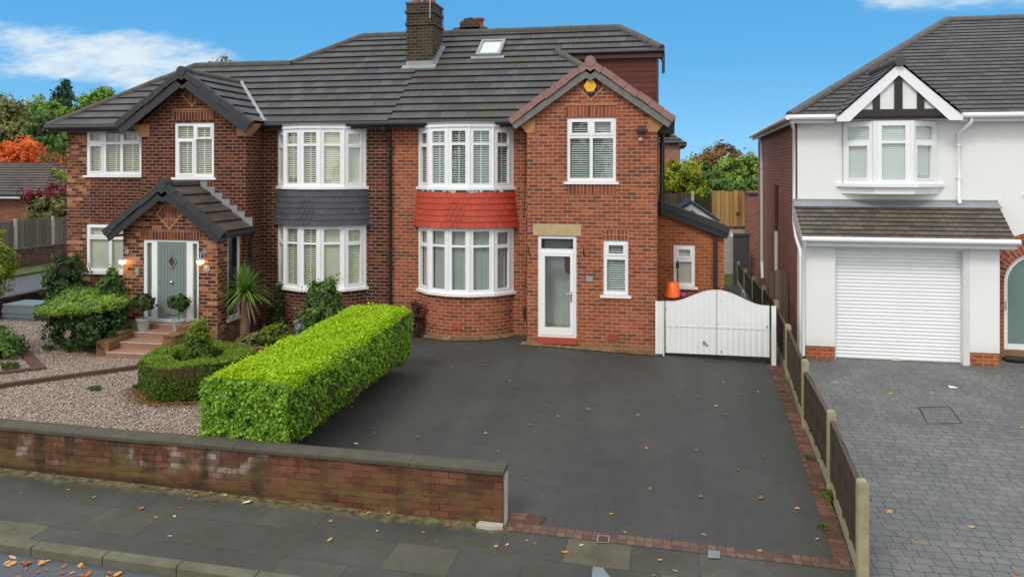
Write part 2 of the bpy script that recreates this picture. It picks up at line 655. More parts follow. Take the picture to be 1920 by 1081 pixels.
M['brick_side2'] = brick('far_red_brick', [(0, (0.14, 0.045, 0.03)), (0.5, (0.21, 0.065, 0.04)), (1, (0.28, 0.09, 0.05))], (0.32, 0.2, 0.14), dirt=0.2)
M['greygate'] = plain('dark_grey_boards', (0.075, 0.075, 0.085), 0.6, 0.15, 5)
M['brick_chim'] = brick('sooty_brick', [(0, (0.032, 0.024, 0.018)), (0.6, (0.055, 0.04, 0.027)), (1, (0.085, 0.05, 0.032))], (0.14, 0.125, 0.075), dirt=0.6)
M['brick_soldier'] = brick('soldier_brick', [(0, (0.12, 0.04, 0.03)), (0.5, (0.24, 0.065, 0.034)), (1, (0.36, 0.10, 0.045))], (0.45, 0.26, 0.17), bw=0.0857, bh=0.30, bricky=0.0)
M['brick_soldier_dark'] = brick('dark_soldier_brick', [(0, (0.07, 0.025, 0.02)), (0.6, (0.14, 0.04, 0.024)), (1, (0.26, 0.08, 0.035))], (0.36, 0.205, 0.13), bw=0.0857, bh=0.30, bricky=0.0)
M['brick_pav'] = brick('edging_brick', [(0, (0.10, 0.055, 0.046)), (0.5, (0.155, 0.085, 0.068)), (1, (0.20, 0.115, 0.085))], (0.07, 0.06, 0.04), bw=0.105, bh=0.26, bricky=0.0, ms=0.007)
M['brick_pav2'] = brick('side_edging_brick', [(0, (0.085, 0.042, 0.034)), (0.5, (0.14, 0.066, 0.048)), (1, (0.20, 0.095, 0.065))], (0.06, 0.05, 0.03), bw=0.24, bh=0.105, bricky=0.0, ms=0.007)
M['brick_step'] = brick('mossy_brick', [(0, (0.12, 0.07, 0.03)), (0.5, (0.22, 0.11, 0.05)), (1, (0.30, 0.15, 0.06))], (0.2, 0.16, 0.08), dirt=0.5)
M['roof'] = rooftile('grey_roof_tile', (0.050, 0.051, 0.055), (0.092, 0.090, 0.092), 0.3767, 0.33, mossk=0.6, warm=(0.085, 0.066, 0.052))
M['roof_fine'] = rooftile('slate_grey_tile', (0.058, 0.057, 0.059), (0.098, 0.095, 0.096), 0.222, 0.26, mossk=0.05, warm=(0.095, 0.085, 0.08))
M['roof_brown'] = rooftile('brown_weathered_tile', (0.085, 0.070, 0.055), (0.15, 0.125, 0.10), 0.17, 0.24, mossk=0.35, moss=(0.035, 0.033, 0.02), warm=(0.16, 0.13, 0.10))
M['roof_porch'] = rooftile('porch_tile', (0.06, 0.045, 0.035), (0.10, 0.075, 0.06), 0.30, 0.33, mossk=0.2)
M['ridge'] = plain('ridge_tile', (0.075, 0.066, 0.055), 0.75, 0.4, 5)
M['lead'] = plain('lead', (0.25, 0.27, 0.28), 0.45, 0.25, 4)
M['black'] = plain('black_plastic', (0.022, 0.022, 0.024), 0.4, 0.25, 4)
M['blacktile'] = plain('black_verge_cap', (0.032, 0.034, 0.037), 0.65, 0.2, 4)
M['verge_red'] = plain('pinkish_verge_tile', (0.27, 0.135, 0.12), 0.6, 0.3, 5)
M['weathered'] = plain('weathered_board', (0.16, 0.165, 0.15), 0.8, 0.5, 7)
M['soffit'] = plain('dark_soffit', (0.03, 0.026, 0.024), 0.7, 0.3, 5)
M['white'] = plain('white_upvc', (0.84, 0.85, 0.85), 0.32, 0.04, 2)
M['whitepaint'] = plain('white_gloss_paint', (0.80, 0.81, 0.79), 0.4, 0.06, 2.5)
M['cream'] = plain('cream_blind', (0.70, 0.69, 0.52), 0.6, 0.05, 3)
M['greyslat'] = plain('pale_grey_blind', (0.60, 0.68, 0.62), 0.6, 0.05, 3)
M['net'] = plain('grey_curtain', (0.40, 0.44, 0.40), 0.8, 0.10, 3)
M['greyblind'] = plain('pale_roller_blind', (0.55, 0.57, 0.45), 0.75, 0.05, 3)
M['glass'] = glassmat('window_glass')
M['glass_side'] = glassmat('frosted_glass', (0.62, 0.70, 0.67), 0.12)
M['lobby'] = plain('lobby_plaster', (0.42, 0.44, 0.40), 0.9, 0.1, 2)
M['lining'] = plain('room_lining', (0.14, 0.14, 0.13), 0.9, 0.1, 2)
M['stone'] = plain('sandstone', (0.46, 0.36, 0.19), 0.85, 0.25, 6, 0.2)
M['kneeler'] = plain('orange_corbel_brick', (0.40, 0.19, 0.08), 0.85, 0.35, 7, 0.2)
M['redtile'] = rooftile('painted_red_tile', (0.45, 0.055, 0.028), (0.53, 0.072, 0.036), 0.15, 0.17, mossk=0.0, warm=(0.46, 0.06, 0.032), rough=0.55, joint=0.3)
M['airbrick'] = plain('painted_air_brick', (0.38, 0.065, 0.035), 0.6, 0.2, 6)
M['redplain'] = plain('red_paint', (0.46, 0.062, 0.032), 0.5, 0.12, 5)
M['greytile'] = rooftile('slate_blue_tile', (0.062, 0.066, 0.076), (0.082, 0.086, 0.097), 0.15, 0.17, mossk=0.0, warm=(0.07, 0.075, 0.085), joint=0.3)
M['greyplain'] = plain('slate_paint', (0.068, 0.072, 0.083), 0.5, 0.1, 5)
M['clad'] = woodmat('brown_cladding', (0.115, 0.030, 0.022), (0.135, 0.037, 0.027), 0.15, 'u', 0.5, gap=0.06)
M['brownpaint'] = plain('brown_upvc', (0.085, 0.030, 0.025), 0.45, 0.15, 4)
M['sage'] = plain('sage_green_door', (0.185, 0.235, 0.220), 0.4, 0.05, 3)
M['paledoor'] = plain('pale_inner_door', (0.50, 0.54, 0.50), 0.45, 0.05, 3)
M['brownglass'] = plain('brown_obscured_glass', (0.16, 0.07, 0.025), 0.2, 0.3, 20)
M['metal'] = plain('chrome', (0.75, 0.75, 0.74), 0.22, 0.05, 4, metal=1.0)
M['brass'] = plain('yellow_brass', (0.60, 0.48, 0.10), 0.4, 0.2, 8)
M['terracotta'] = plain('terracotta', (0.25, 0.075, 0.04), 0.75, 0.35, 8)
M['render'] = None
M['fascia'] = plain('grey_white_fascia', (0.66, 0.68, 0.66), 0.4, 0.06, 3)
M['darkbrown'] = plain('dark_brown_beam', (0.028, 0.021, 0.017), 0.6, 0.2, 6)
M['step_tile'] = brick('terracotta_step_tile', [(0, (0.32, 0.175, 0.115)), (1, (0.40, 0.225, 0.15))], (0.22, 0.13, 0.09), bw=0.42, bh=0.6, bricky=0.0, ms=0.004, dirt=0.2, bump=0.1)
M['yellow'] = plain('yellow_plastic', (0.80, 0.43, 0.012), 0.4, 0.05, 5)
M['navy'] = plain('navy_plastic', (0.02, 0.022, 0.05), 0.4, 0.1, 5)
M['orange'] = plain('orange_plastic', (0.85, 0.13, 0.012), 0.4, 0.08, 5)
M['purple'] = plain('purple_plastic', (0.25, 0.03, 0.14), 0.4, 0.1, 5)
M['greyplastic'] = plain('grey_plastic', (0.30, 0.32, 0.32), 0.45, 0.1, 5)
M['zinc'] = plain('pale_grey_pot', (0.42, 0.47, 0.49), 0.5, 0.1, 5)
M['brick_base'] = brick('mossy_base_edging', [(0, (0.16, 0.095, 0.05)), (0.5, (0.24, 0.15, 0.08)), (1, (0.30, 0.20, 0.11))], (0.10, 0.09, 0.045), bw=0.105, bh=0.30, bricky=0.0, ms=0.007, dirt=0.5)
M['soil'] = plain('dark_soil', (0.035, 0.024, 0.016), 0.95, 0.5, 14, 0.5)
M['bark'] = plain('bark', (0.10, 0.07, 0.045), 0.95, 0.5, 10, 0.5, stretch=(1, 1, 0.3))
M['palmtrunk'] = plain('fibrous_trunk', (0.20, 0.105, 0.065), 0.95, 0.5, 14, 0.5, stretch=(1, 1, 0.4))
M['wood_old'] = woodmat('brown_fence_boards', (0.050, 0.036, 0.026), (0.105, 0.080, 0.060), 0.15, 'v')
M['wood_panel'] = woodmat('dark_lap_panel', (0.030, 0.022, 0.016), (0.075, 0.056, 0.042), 0.10, 'u', green=0.12)
M['wood_grey'] = woodmat('weathered_grey_boards', (0.075, 0.055, 0.040), (0.26, 0.22, 0.175), 0.20, 'v', green=0.15)
M['wood_new'] = woodmat('new_pine_boards', (0.34, 0.19, 0.065), (0.52, 0.33, 0.13), 0.17, 'v')
M['wood_gate'] = woodmat('silvered_gate_boards', (0.11, 0.085, 0.06), (0.22, 0.175, 0.13), 0.15, 'v', green=0.15)
M['post'] = plain('mossy_concrete_post', (0.30, 0.275, 0.165), 0.9, 0.4, 7, 0.3)
M['concrete'] = plain('pale_concrete', (0.42, 0.40, 0.34), 0.9, 0.3, 5, 0.2)
M['rubber'] = plain('black_rubber', (0.014, 0.014, 0.015), 0.7, 0.2, 6)
M['bluegrey'] = plain('blue_grey_slab', (0.16, 0.20, 0.22), 0.5, 0.25, 5)
M['sleeper'] = plain('brown_timber_edging', (0.10, 0.045, 0.034), 0.85, 0.5, 6, 0.3)
M['paper'] = plain('white_paper', (0.75, 0.76, 0.78), 0.7, 0.05, 5)
M['scuff'] = plain('blue_grey_scuff', (0.22, 0.27, 0.34), 0.6, 0.4, 20)
M['rust'] = plain('dark_rust', (0.06, 0.03, 0.02), 0.8, 0.4, 12)


def tarmac():
    m, w = new_mat('black_tarmac')
    p = posn(w)
    a = w.noise(p, 90.0, 3, 0.7)
    b = w.noise(p, 0.5, 6, 0.6)
    c = w.noise(p, 4.0, 5, 0.6)
    col = w.mix(a, (0.034, 0.035, 0.0325), (0.072, 0.0735, 0.069))
    col = w.mix(0.6, col, w.ramp(b, [(0.3, (0.72, 0.74, 0.74)), (0.7, (1.25, 1.23, 1.2))]), 'MULTIPLY')
    col = w.mix(0.3, col, w.ramp(c, [(0.3, (0.7, 0.7, 0.7)), (0.7, (1.25, 1.25, 1.25))]), 'MULTIPLY')
    lanes = w.noise(w.mapv(p, (1.3, 0.16, 1.0)), 1.0, 4, 0.6)
    col = w.mix(0.45, col, w.ramp(lanes, [(0.35, (0.78, 0.79, 0.80)), (0.65, (1.18, 1.17, 1.14))]), 'MULTIPLY')
    grain = w.noise(p, 26.0, 4, 0.75)
    col = w.mix(0.55, col, w.ramp(grain, [(0.32, (0.70, 0.70, 0.70)), (0.68, (1.30, 1.30, 1.28))]), 'MULTIPLY')
    algae = w.m('MULTIPLY', w.step(w.m('ADD', w.n('ShaderNodeSeparateXYZ', i_0=p).outputs[0], w.m('MULTIPLY', w.noise(p, 1.6, 5), 2.2)), 2.1, 3.6), 0.35)
    col = w.mix(algae, col, (0.060, 0.066, 0.036))
    col = w.mix(w.step(w.noise(p, 60.0, 1), 0.74, 0.79), col, (0.17, 0.17, 0.155))
    finish(w, col, w.ramp(b, [(0.3, (0.6,) * 3), (0.7, (0.8,) * 3)]), a, 0.35, 0.004, spec=0.35)
    return m


def slabs():
    m, w = new_mat('pavement_slabs')
    uv = uvn(w)
    wob = w.mapv(w.noise(uv, 1.2, 2, out=1), (0.02,) * 3)
    uvw = w.n('ShaderNodeVectorMath', operation='ADD', i_0=uv, i_1=wob).outputs[0]
    bt = w.n('ShaderNodeTexBrick', offset=0.45, offset_frequency=2)
    w.put(bt.inputs['Vector'], uvw)
    for k, v in (('Color1', (0, 0, 0, 1)), ('Color2', (1, 1, 1, 1)), ('Mortar', (0, 0, 0, 1)), ('Scale', 1.0), ('Mortar Size', 0.007),
                 ('Mortar Smooth', 0.3), ('Brick Width', 0.76), ('Row Height', 0.62)):
        bt.inputs[k].default_value = v
    r = bt.outputs['Color']
    col = w.ramp(r, [(0.0, (0.052, 0.052, 0.047)), (0.6, (0.064, 0.064, 0.058)), (0.87, (0.071, 0.070, 0.062)), (0.885, (0.10, 0.092, 0.064)), (1.0, (0.115, 0.10, 0.068))])
    big = w.noise(uv, 0.9, 6, 0.62)
    fine = w.noise(uv, 60.0, 4, 0.7)
    col = w.mix(0.6, col, w.ramp(fine, [(0.3, (0.6,) * 3), (0.7, (1.4,) * 3)]), 'MULTIPLY')
    col = w.mix(0.7, col, w.ramp(big, [(0.3, (0.62, 0.64, 0.62)), (0.7, (1.35, 1.33, 1.25))]), 'MULTIPLY')
    moss = w.m('MULTIPLY', w.step(w.noise(uv, 2.4, 7, 0.72), 0.44, 0.68), 0.7)
    col = w.mix(moss, col, (0.05, 0.055, 0.024))
    jc = w.mix(w.step(w.noise(uv, 2.2, 5, 0.7), 0.46, 0.66), (0.035, 0.036, 0.03), (0.105, 0.105, 0.055))
    col = w.mix(bt.outputs['Fac'], col, jc)
    # a mossy, gritty band where the pavement meets the garden wall
    yv = w.n('ShaderNodeSeparateXYZ', i_0=posn(w))
    near = w.m('MULTIPLY', w.step(w.m('ADD', yv.outputs[1], w.m('MULTIPLY', w.noise(uv, 5, 4), 0.35)), 9.25, 9.5), w.m('LESS_THAN', yv.outputs[0], -1.85))
    col = w.mix(near, col, w.ramp(w.noise(uv, 9, 4), [(0.35, (0.05, 0.05, 0.025)), (0.65, (0.22, 0.19, 0.09))]))
    finish(w, col, 0.72, w.m('SUBTRACT', w.m('MULTIPLY', fine, 0.3), bt.outputs['Fac']), 0.5, 0.006, spec=0.35)
    return m


def cobbles():
    m, w = new_mat('grey_block_paving')
    uv = w.mapv(uvn(w), rot=(0, 0, -0.05))
    wob = w.mapv(w.noise(uv, 3.2, 3, out=1), (0.05,) * 3)
    uvw = w.n('ShaderNodeVectorMath', operation='ADD', i_0=uv, i_1=wob).outputs[0]
    bt = w.n('ShaderNodeTexBrick', offset=0.4, offset_frequency=2, squash=0.8, squash_frequency=3)
    w.put(bt.inputs['Vector'], uvw)
    for k, v in (('Color1', (0, 0, 0, 1)), ('Color2', (1, 1, 1, 1)), ('Mortar', (0, 0, 0, 1)), ('Scale', 1.0), ('Mortar Size', 0.0075),
                 ('Mortar Smooth', 0.4), ('Brick Width', 0.21), ('Row Height', 0.16)):
        bt.inputs[k].default_value = v
    col = w.ramp(bt.outputs['Color'], [(0, (0.120, 0.125, 0.128)), (0.5, (0.138, 0.142, 0.143)), (0.9, (0.155, 0.157, 0.155)), (1, (0.165, 0.158, 0.142))])
    big = w.noise(uv, 0.8, 6, 0.6)
    fine = w.noise(uv, 50.0, 4, 0.7)
    col = w.mix(0.6, col, w.ramp(fine, [(0.3, (0.65,) * 3), (0.7, (1.35,) * 3)]), 'MULTIPLY')
    col = w.mix(0.7, col, w.ramp(big, [(0.3, (0.68, 0.69, 0.72)), (0.7, (1.3, 1.28, 1.2))]), 'MULTIPLY')
    col = w.mix(w.m('MULTIPLY', bt.outputs['Fac'], w.ramp(w.noise(uv, 1.7, 4), [(0.38, (0.45,) * 3), (0.6, (1.0,) * 3)])), col, (0.035, 0.036, 0.036))
    col = w.mix(w.m('MULTIPLY', w.step(w.noise(uv, 1.5, 5), 0.58, 0.75), 0.5), col, (0.10, 0.085, 0.055))
    finish(w, col, 0.6, w.m('SUBTRACT', w.m('MULTIPLY', fine, 0.3), bt.outputs['Fac']), 0.6, 0.008, spec=0.4)
    return m


def gravelmat():
    m, w = new_mat('pink_grey_gravel')
    p = posn(w)
    vo = w.n('ShaderNodeTexVoronoi', feature='F1')
    w.put(vo.inputs['Vector'], p)
    vo.inputs['Scale'].default_value = 34.0
    sp = w.n('ShaderNodeSeparateColor', i_0=vo.outputs['Color'])
    col = w.ramp(sp.outputs[0], [(0, (0.19, 0.125, 0.09)), (0.35, (0.39, 0.28, 0.215)), (0.7, (0.52, 0.42, 0.345)), (1, (0.68, 0.61, 0.53))])
    d = vo.outputs['Distance']
    col = w.mix(w.step(d, 0.35, 0.75), col, (0.06, 0.04, 0.03))
    col = w.mix(w.m('MULTIPLY', w.step(w.noise(p, 0.9, 5), 0.52, 0.7), 0.35), col, (0.13, 0.10, 0.06))
    finish(w, col, 0.8, w.m('MULTIPLY', d, -1.0), 1.0, 0.02, spec=0.3)
    return m


def pebblemat():
    m, w = new_mat('gravel_stone')
    a = w.n('ShaderNodeAttribute', attribute_name='tint')
    col = w.ramp(a.outputs['Fac'], [(0, (0.19, 0.125, 0.09)), (0.35, (0.39, 0.28, 0.215)), (0.7, (0.52, 0.42, 0.345)), (1, (0.68, 0.61, 0.53))])
    finish(w, col, 0.75, spec=0.3)
    return m


def stained_wall():
    """front wall: brick with soot runs, lime bloom and green algae"""
    m, w = new_mat('stained_garden_wall_brick')
    uv = uvn(w)
    bt = w.n('ShaderNodeTexBrick', offset=0.5, offset_frequency=2)
    w.put(bt.inputs['Vector'], uv)
    for k, v in (('Color1', (0, 0, 0, 1)), ('Color2', (1, 1, 1, 1)), ('Mortar', (0, 0, 0, 1)), ('Scale', 1.0), ('Mortar Size', 0.007),
                 ('Mortar Smooth', 0.3), ('Brick Width', 0.229), ('Row Height', 0.083)):
        bt.inputs[k].default_value = v
    col = w.ramp(bt.outputs['Color'], [(0, (0.092, 0.040, 0.026)), (0.5, (0.145, 0.056, 0.034)), (1, (0.20, 0.080, 0.048))])
    sp = w.n('ShaderNodeSeparateXYZ', i_0=uv)
    mc = w.mix(w.step(w.noise(uv, 1.5, 4), 0.45, 0.65), (0.055, 0.035, 0.024), (0.17, 0.115, 0.075))
    col = w.mix(w.m('MULTIPLY', bt.outputs['Fac'], 0.8), col, mc)
    fine = w.noise(uv, 40.0, 4, 0.7)
    col = w.mix(0.6, col, w.ramp(fine, [(0.3, (0.55,) * 3), (0.7, (1.4,) * 3)]), 'MULTIPLY')
    big = w.noise(w.mapv(uv, (1.3, 2.0, 1)), 1.0, 6, 0.62)
    col = w.mix(0.85, col, w.ramp(big, [(0.30, (0.45, 0.42, 0.42)), (0.5, (0.95, 0.92, 0.9)), (0.72, (1.5, 1.25, 1.15))]), 'MULTIPLY')
    leftness = w.m('SUBTRACT', 1.0, w.step(sp.outputs[0], -5.6, -4.7))           # bloom sits on the left part of the wall
    hi = w.step(sp.outputs[1], 0.02, 0.25)
    bl = w.noise(w.mapv(uv, (2.6, 1.7, 1), (0.7, 0, 0)), 1.0, 4, 0.6)
    cell = w.step(bt.outputs['Color'], 0.25, 0.6)
    bloom = w.m('MULTIPLY', w.m('MULTIPLY', w.step(bl, 0.50, 0.60), leftness), w.m('ADD', w.m('MULTIPLY', cell, 0.75), 0.25))
    col = w.mix(w.m('MULTIPLY', w.m('MULTIPLY', bloom, hi), 0.8), col, (0.36, 0.31, 0.275))
    run = w.noise(w.mapv(uv, (2.4, 0.22, 1), (3.1, 0, 0)), 1.0, 4, 0.55)
    runf = w.m('MULTIPLY', w.step(run, 0.50, 0.60), w.m('ADD', w.m('MULTIPLY', leftness, 0.55), 0.35))
    col = w.mix(w.m('MULTIPLY', runf, 0.85), col, (0.020, 0.014, 0.011))
    dn = w.m('SUBTRACT', w.n('ShaderNodeSeparateXYZ', i_0=posn(w)).outputs[2], w.m('MULTIPLY', sp.outputs[0], -0.025))
    alg = w.m('MULTIPLY', w.step(w.noise(w.mapv(uv, (1.0, 2.6, 1)), 2.0, 6, 0.65), 0.40, 0.62), 0.85)
    low = w.m('SUBTRACT', 1.0, w.step(dn, -0.12, 0.34))
    col = w.mix(w.m('MULTIPLY', alg, w.m('ADD', 0.15, w.m('MULTIPLY', low, 0.85))), col, (0.135, 0.095, 0.028))
    col = w.mix(w.m('MULTIPLY', w.m('SUBTRACT', 1.0, w.step(dn, -0.24, -0.12)), w.m('MULTIPLY', leftness, 0.7)), col, (0.03, 0.018, 0.013))
    finish(w, col, 0.85, w.m('SUBTRACT', w.m('MULTIPLY', fine, 0.5), bt.outputs['Fac']), 0.6, 0.008, spec=0.25)
    return m


def rendermat():
    m, w = new_mat('white_render')
    p = posn(w)
    st = w.noise(w.mapv(p, (7.0, 7.0, 0.35)), 1.0, 5, 0.6)
    big = w.noise(p, 0.6, 5)
    fine = w.noise(p, 120.0, 3, 0.7)
    hz = w.n('ShaderNodeSeparateXYZ', i_0=p).outputs[2]
    col = w.mix(w.m('MULTIPLY', w.step(st, 0.55, 0.78), 0.11), (0.82, 0.83, 0.80), (0.62, 0.62, 0.56))
    col = w.mix(0.25, col, w.ramp(big, [(0.3, (0.80, 0.81, 0.78)), (0.7, (1.04, 1.04, 1.03))]), 'MULTIPLY')
    spl = w.m('MULTIPLY', w.m('SUBTRACT', 1.0, w.step(w.m('ADD', hz, w.m('MULTIPLY', st, 0.3)), 0.2, 0.65)), 0.35)
    col = w.mix(spl, col, (0.50, 0.47, 0.38))
    finish(w, col, 0.9, fine, 0.35, 0.004, spec=0.2)
    return m


M['render'] = rendermat()
M['tarmac'] = tarmac()
M['slabs'] = slabs()
M['cobbles'] = cobbles()
M['gravel'] = gravelmat()
M['pebble'] = pebblemat()
M['wallstain'] = stained_wall()
M['road'] = plain('wet_road', (0.075, 0.083, 0.09), 0.55, 0.25, 3, 0.2)
M['kerb'] = plain('mossy_kerb', (0.115, 0.11, 0.07), 0.85, 0.45, 5, 0.3)
M['coping'] = plain('grey_green_coping', (0.072, 0.064, 0.045), 0.85, 0.45, 5, 0.3)
M['earth'] = plain('earth', (0.06, 0.05, 0.03), 0.95, 0.4, 3)
M['grass'] = plain('mossy_verge', (0.075, 0.095, 0.022), 0.95, 0.5, 3, 0.4)
M['spire'] = plain('green_copper', (0.30, 0.52, 0.42), 0.7, 0.15, 0.3)
L = {
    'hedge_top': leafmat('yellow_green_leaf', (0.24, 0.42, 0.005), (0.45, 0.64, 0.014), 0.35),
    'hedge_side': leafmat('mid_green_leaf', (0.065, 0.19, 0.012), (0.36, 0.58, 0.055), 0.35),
    'box': leafmat('box_leaf', (0.055, 0.11, 0.012), (0.24, 0.36, 0.03), 0.3),
    'boxbrown': leafmat('dry_box_leaf', (0.07, 0.06, 0.02), (0.18, 0.15, 0.05), 0.2),
    'juniper': leafmat('juniper_leaf', (0.08, 0.17, 0.014), (0.25, 0.42, 0.05), 0.3),
    'juniper_top': leafmat('juniper_top_leaf', (0.13, 0.24, 0.025), (0.34, 0.50, 0.08), 0.3),
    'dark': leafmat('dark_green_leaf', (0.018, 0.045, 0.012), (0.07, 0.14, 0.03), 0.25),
    'mid': leafmat('mid_shrub_leaf', (0.045, 0.10, 0.022), (0.16, 0.27, 0.055), 0.3),
    'gold': leafmat('golden_leaf', (0.20, 0.26, 0.012), (0.50, 0.52, 0.03), 0.35),
    'limegold': leafmat('lime_leaf', (0.10, 0.17, 0.015), (0.30, 0.38, 0.03), 0.3),
    'silver': leafmat('silver_leaf', (0.18, 0.23, 0.20), (0.38, 0.44, 0.40), 0.25),
    'maple': leafmat('orange_autumn_leaf', (0.62, 0.11, 0.02), (0.90, 0.30, 0.07), 0.45),
    'rust': leafmat('rusty_leaf', (0.16, 0.09, 0.025), (0.34, 0.20, 0.06), 0.3),
    'redleaf': leafmat('crimson_leaf', (0.10, 0.018, 0.02), (0.32, 0.05, 0.06), 0.3),
    'olive': leafmat('olive_leaf', (0.09, 0.11, 0.035), (0.30, 0.30, 0.10), 0.35),
    'plum': leafmat('plum_twig_leaf', (0.05, 0.018, 0.018), (0.13, 0.05, 0.035), 0.2),
    'bluegreen': leafmat('blue_green_needle', (0.02, 0.06, 0.04), (0.07, 0.14, 0.09), 0.2),
    'palm': leafmat('strap_leaf', (0.06, 0.16, 0.015), (0.22, 0.38, 0.06), 0.3),
    'deadpalm': leafmat('dry_strap_leaf', (0.25, 0.17, 0.09), (0.40, 0.29, 0.17), 0.3),
}

# ------------------------------------------------------------------ leaves
def leaf_mesh(name, pts, nrm, size, mat, parent=None, tint=None, aspect=1.6, spread=0.6, origin=V((0, 0, 0)), **kw):
    """many small folded leaves; pts (n,3), nrm (n,3) mean outward direction"""
    n = len(pts)
    pts = np.asarray(pts, dtype=np.float64)
    nr = np.asarray(nrm, dtype=np.float64) + rng.normal(0, spread, (n, 3))
    nr /= np.linalg.norm(nr, axis=1, keepdims=True) + 1e-9
    r = rng.normal(0, 1, (n, 3))
    a = np.cross(nr, r)
    a /= np.linalg.norm(a, axis=1, keepdims=True) + 1e-9
    b = np.cross(nr, a)
    s = size * rng.uniform(0.65, 1.35, (n, 1))
    a = a * s * aspect * 0.5
    b = b * s * 0.5
    up = nr * s * 0.15
    vs = np.stack([pts - a, pts - b + up, pts + a, pts + b + up], axis=1).reshape(-1, 3)
    org = ORG.get(parent.name, V((0, 0, 0))) if parent else origin
    vs = vs - np.array(org)
    me = bpy.data.meshes.new(name)
    me.vertices.add(4 * n)
    me.vertices.foreach_set('co', vs.astype(np.float32).ravel())
    me.loops.add(4 * n)
    me.loops.foreach_set('vertex_index', np.arange(4 * n, dtype=np.int32))
    me.polygons.add(n)
    me.polygons.foreach_set('loop_start', np.arange(0, 4 * n, 4, dtype=np.int32))
    at_ = me.attributes.new('tint', 'FLOAT', 'FACE')
    tv = rng.uniform(0, 1, n) if tint is None else np.clip(tint, 0, 1)
    at_.data.foreach_set('value', tv.astype(np.float32))
    me.materials.append(mat)
    me.update(calc_edges=True)
    return link(name, me, parent, V(org), **kw)


def blob_points(blobs, dens, clump=0.16, seed=0):
    """leaf positions in clumps over the shells of ellipsoids (centre, radii)"""
    P, N, T = [], [], []
    for c, r in blobs:
        c, r = np.array(c, float), np.array(r, float)
        area = 4 * PI * ((r[0] * r[1]) ** 1.6 / 3 + (r[0] * r[2]) ** 1.6 / 3 + (r[1] * r[2]) ** 1.6 / 3) ** (1 / 1.6)
        n = max(40, int(area * dens))
        nc = max(6, int(area / (clump * clump * 5.0)))
        d = rng.normal(0, 1, (nc, 3))
        d /= np.linalg.norm(d, axis=1, keepdims=True)
        rad = rng.uniform(0.72, 1.08, (nc, 1))
        cc = c + d * r * rad
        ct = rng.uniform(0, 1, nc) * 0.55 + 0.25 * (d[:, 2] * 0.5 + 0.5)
        k = rng.integers(0, nc, n)
        cr = clump * rng.uniform(0.6, 1.3, nc)
        off = rng.normal(0, 1, (n, 3)) * cr[k][:, None] * 0.6
        P.append(cc[k] + off)
        N.append(d[k] + np.array([0, 0, 0.3]) + off * 1.5 / max(clump, 1e-3) * 0.3)
        T.append(ct[k] + rng.uniform(-0.2, 0.3, n))
    return np.concatenate(P), np.concatenate(N), np.concatenate(T)


def core(mb, blobs, k=0.7):  # solid core; its dark colour stands in for shade inside the foliage
    for c, r in blobs:
        prof = [(max(0.01, math.sin(PI * i / 6)) , -math.cos(PI * i / 6)) for i in range(7)]
        vs, fs = [], []
        n = 9
        for pr, pz in prof:
            for j in range(n):
                q = k * rnd.uniform(0.85, 1.1)
                vs.append((c[0] + r[0] * q * pr * math.cos(2 * PI * j / n), c[1] + r[1] * q * pr * math.sin(2 * PI * j / n), c[2] + r[2] * q * pz))
        for i in range(6):
            for j in range(n):
                a, b = i * n + j, i * n + (j + 1) % n
                fs.append((a, b, b + n, a + n))
        mb.add(vs, fs, True)


def shrub(name, label, cat, loc, blobs, leaf, mat, dens=900, clump=0.1, stems=4, group=None, cored=0.62, coremat=None, aspect=1.6):
    """blobs relative to loc"""
    t = thing(name, label, cat, loc, group)
    B = [(V(loc) + V(c), r) for c, r in blobs]
    p, n, ti = blob_points(B, dens, clump)
    keep = p[:, 2] > loc[2] + 0.01
    p, n, ti = p[keep], n[keep], ti[keep]
    leaf_mesh('foliage', p, n, leaf, mat, t, ti, aspect)
    mb = MB()
    zt = min(b[0][2] for b in B)
    for i in range(stems):
        b = B[i % len(B)]
        e = V(b[0]) + V((rnd.uniform(-.3, .3) * b[1][0], rnd.uniform(-.3, .3) * b[1][1], 0.2 * b[1][2]))
        s0 = V(loc) + V((rnd.uniform(-.06, .06), rnd.uniform(-.06, .06), -0.05))
        mid = (s0 + e) / 2 + V((rnd.uniform(-.05, .05), rnd.uniform(-.05, .05), 0))
        mb.tube([s0, mid, e], [0.022, 0.016, 0.008], 6)
    mb.build('stem', M['bark'], t)
    if cored:
        cb = MB()
        core(cb, B, cored)
        cb.build('shade_core', coremat or M['core_dark'], t)
    return t


def tree(name, label, loc, h, blobs, leaf, mat, dens, clump, trunk_r=0.16, group=None, cored=0.0, spread=0.6):
    t = thing(name, label, 'tree', loc, group)
    B = [(V(loc) + V(c), r) for c, r in blobs]
    p, n, ti = blob_points(B, dens, clump)
    leaf_mesh('crown', p, n, leaf, mat, t, ti, 1.5, spread)
    mb = MB()
    top = V(loc) + V((0, 0, h * 0.75))
    mb.tube([V(loc) + V((0, 0, -0.2)), V(loc) + V((0.05, 0, h * 0.3)), top], [trunk_r, trunk_r * 0.75, trunk_r * 0.25], 8)
    for b in B:
        f = rnd.uniform(0.3, 0.6)
        s0 = V(loc) + V((0.03, 0, h * f))
        mb.tube([s0, (s0 + b[0]) / 2 + V((0, 0, 0.1 * h * rnd.uniform(-.3, .6))), b[0]], [trunk_r * 0.4, trunk_r * 0.25, trunk_r * 0.1], 6)
        for q in range(4):
            d = V((rnd.uniform(-1, 1) * b[1][0], rnd.uniform(-1, 1) * b[1][1], rnd.uniform(-0.4, 1) * b[1][2])) * 0.75
            mb.tube([b[0], b[0] + d], [trunk_r * 0.1, trunk_r * 0.03], 5)
    mb.build('trunk', M['bark'], t)
    if cored:
        cb = MB()
        core(cb, B, cored)
        cb.build('shade_core', M['core_dark'], t)
    return t


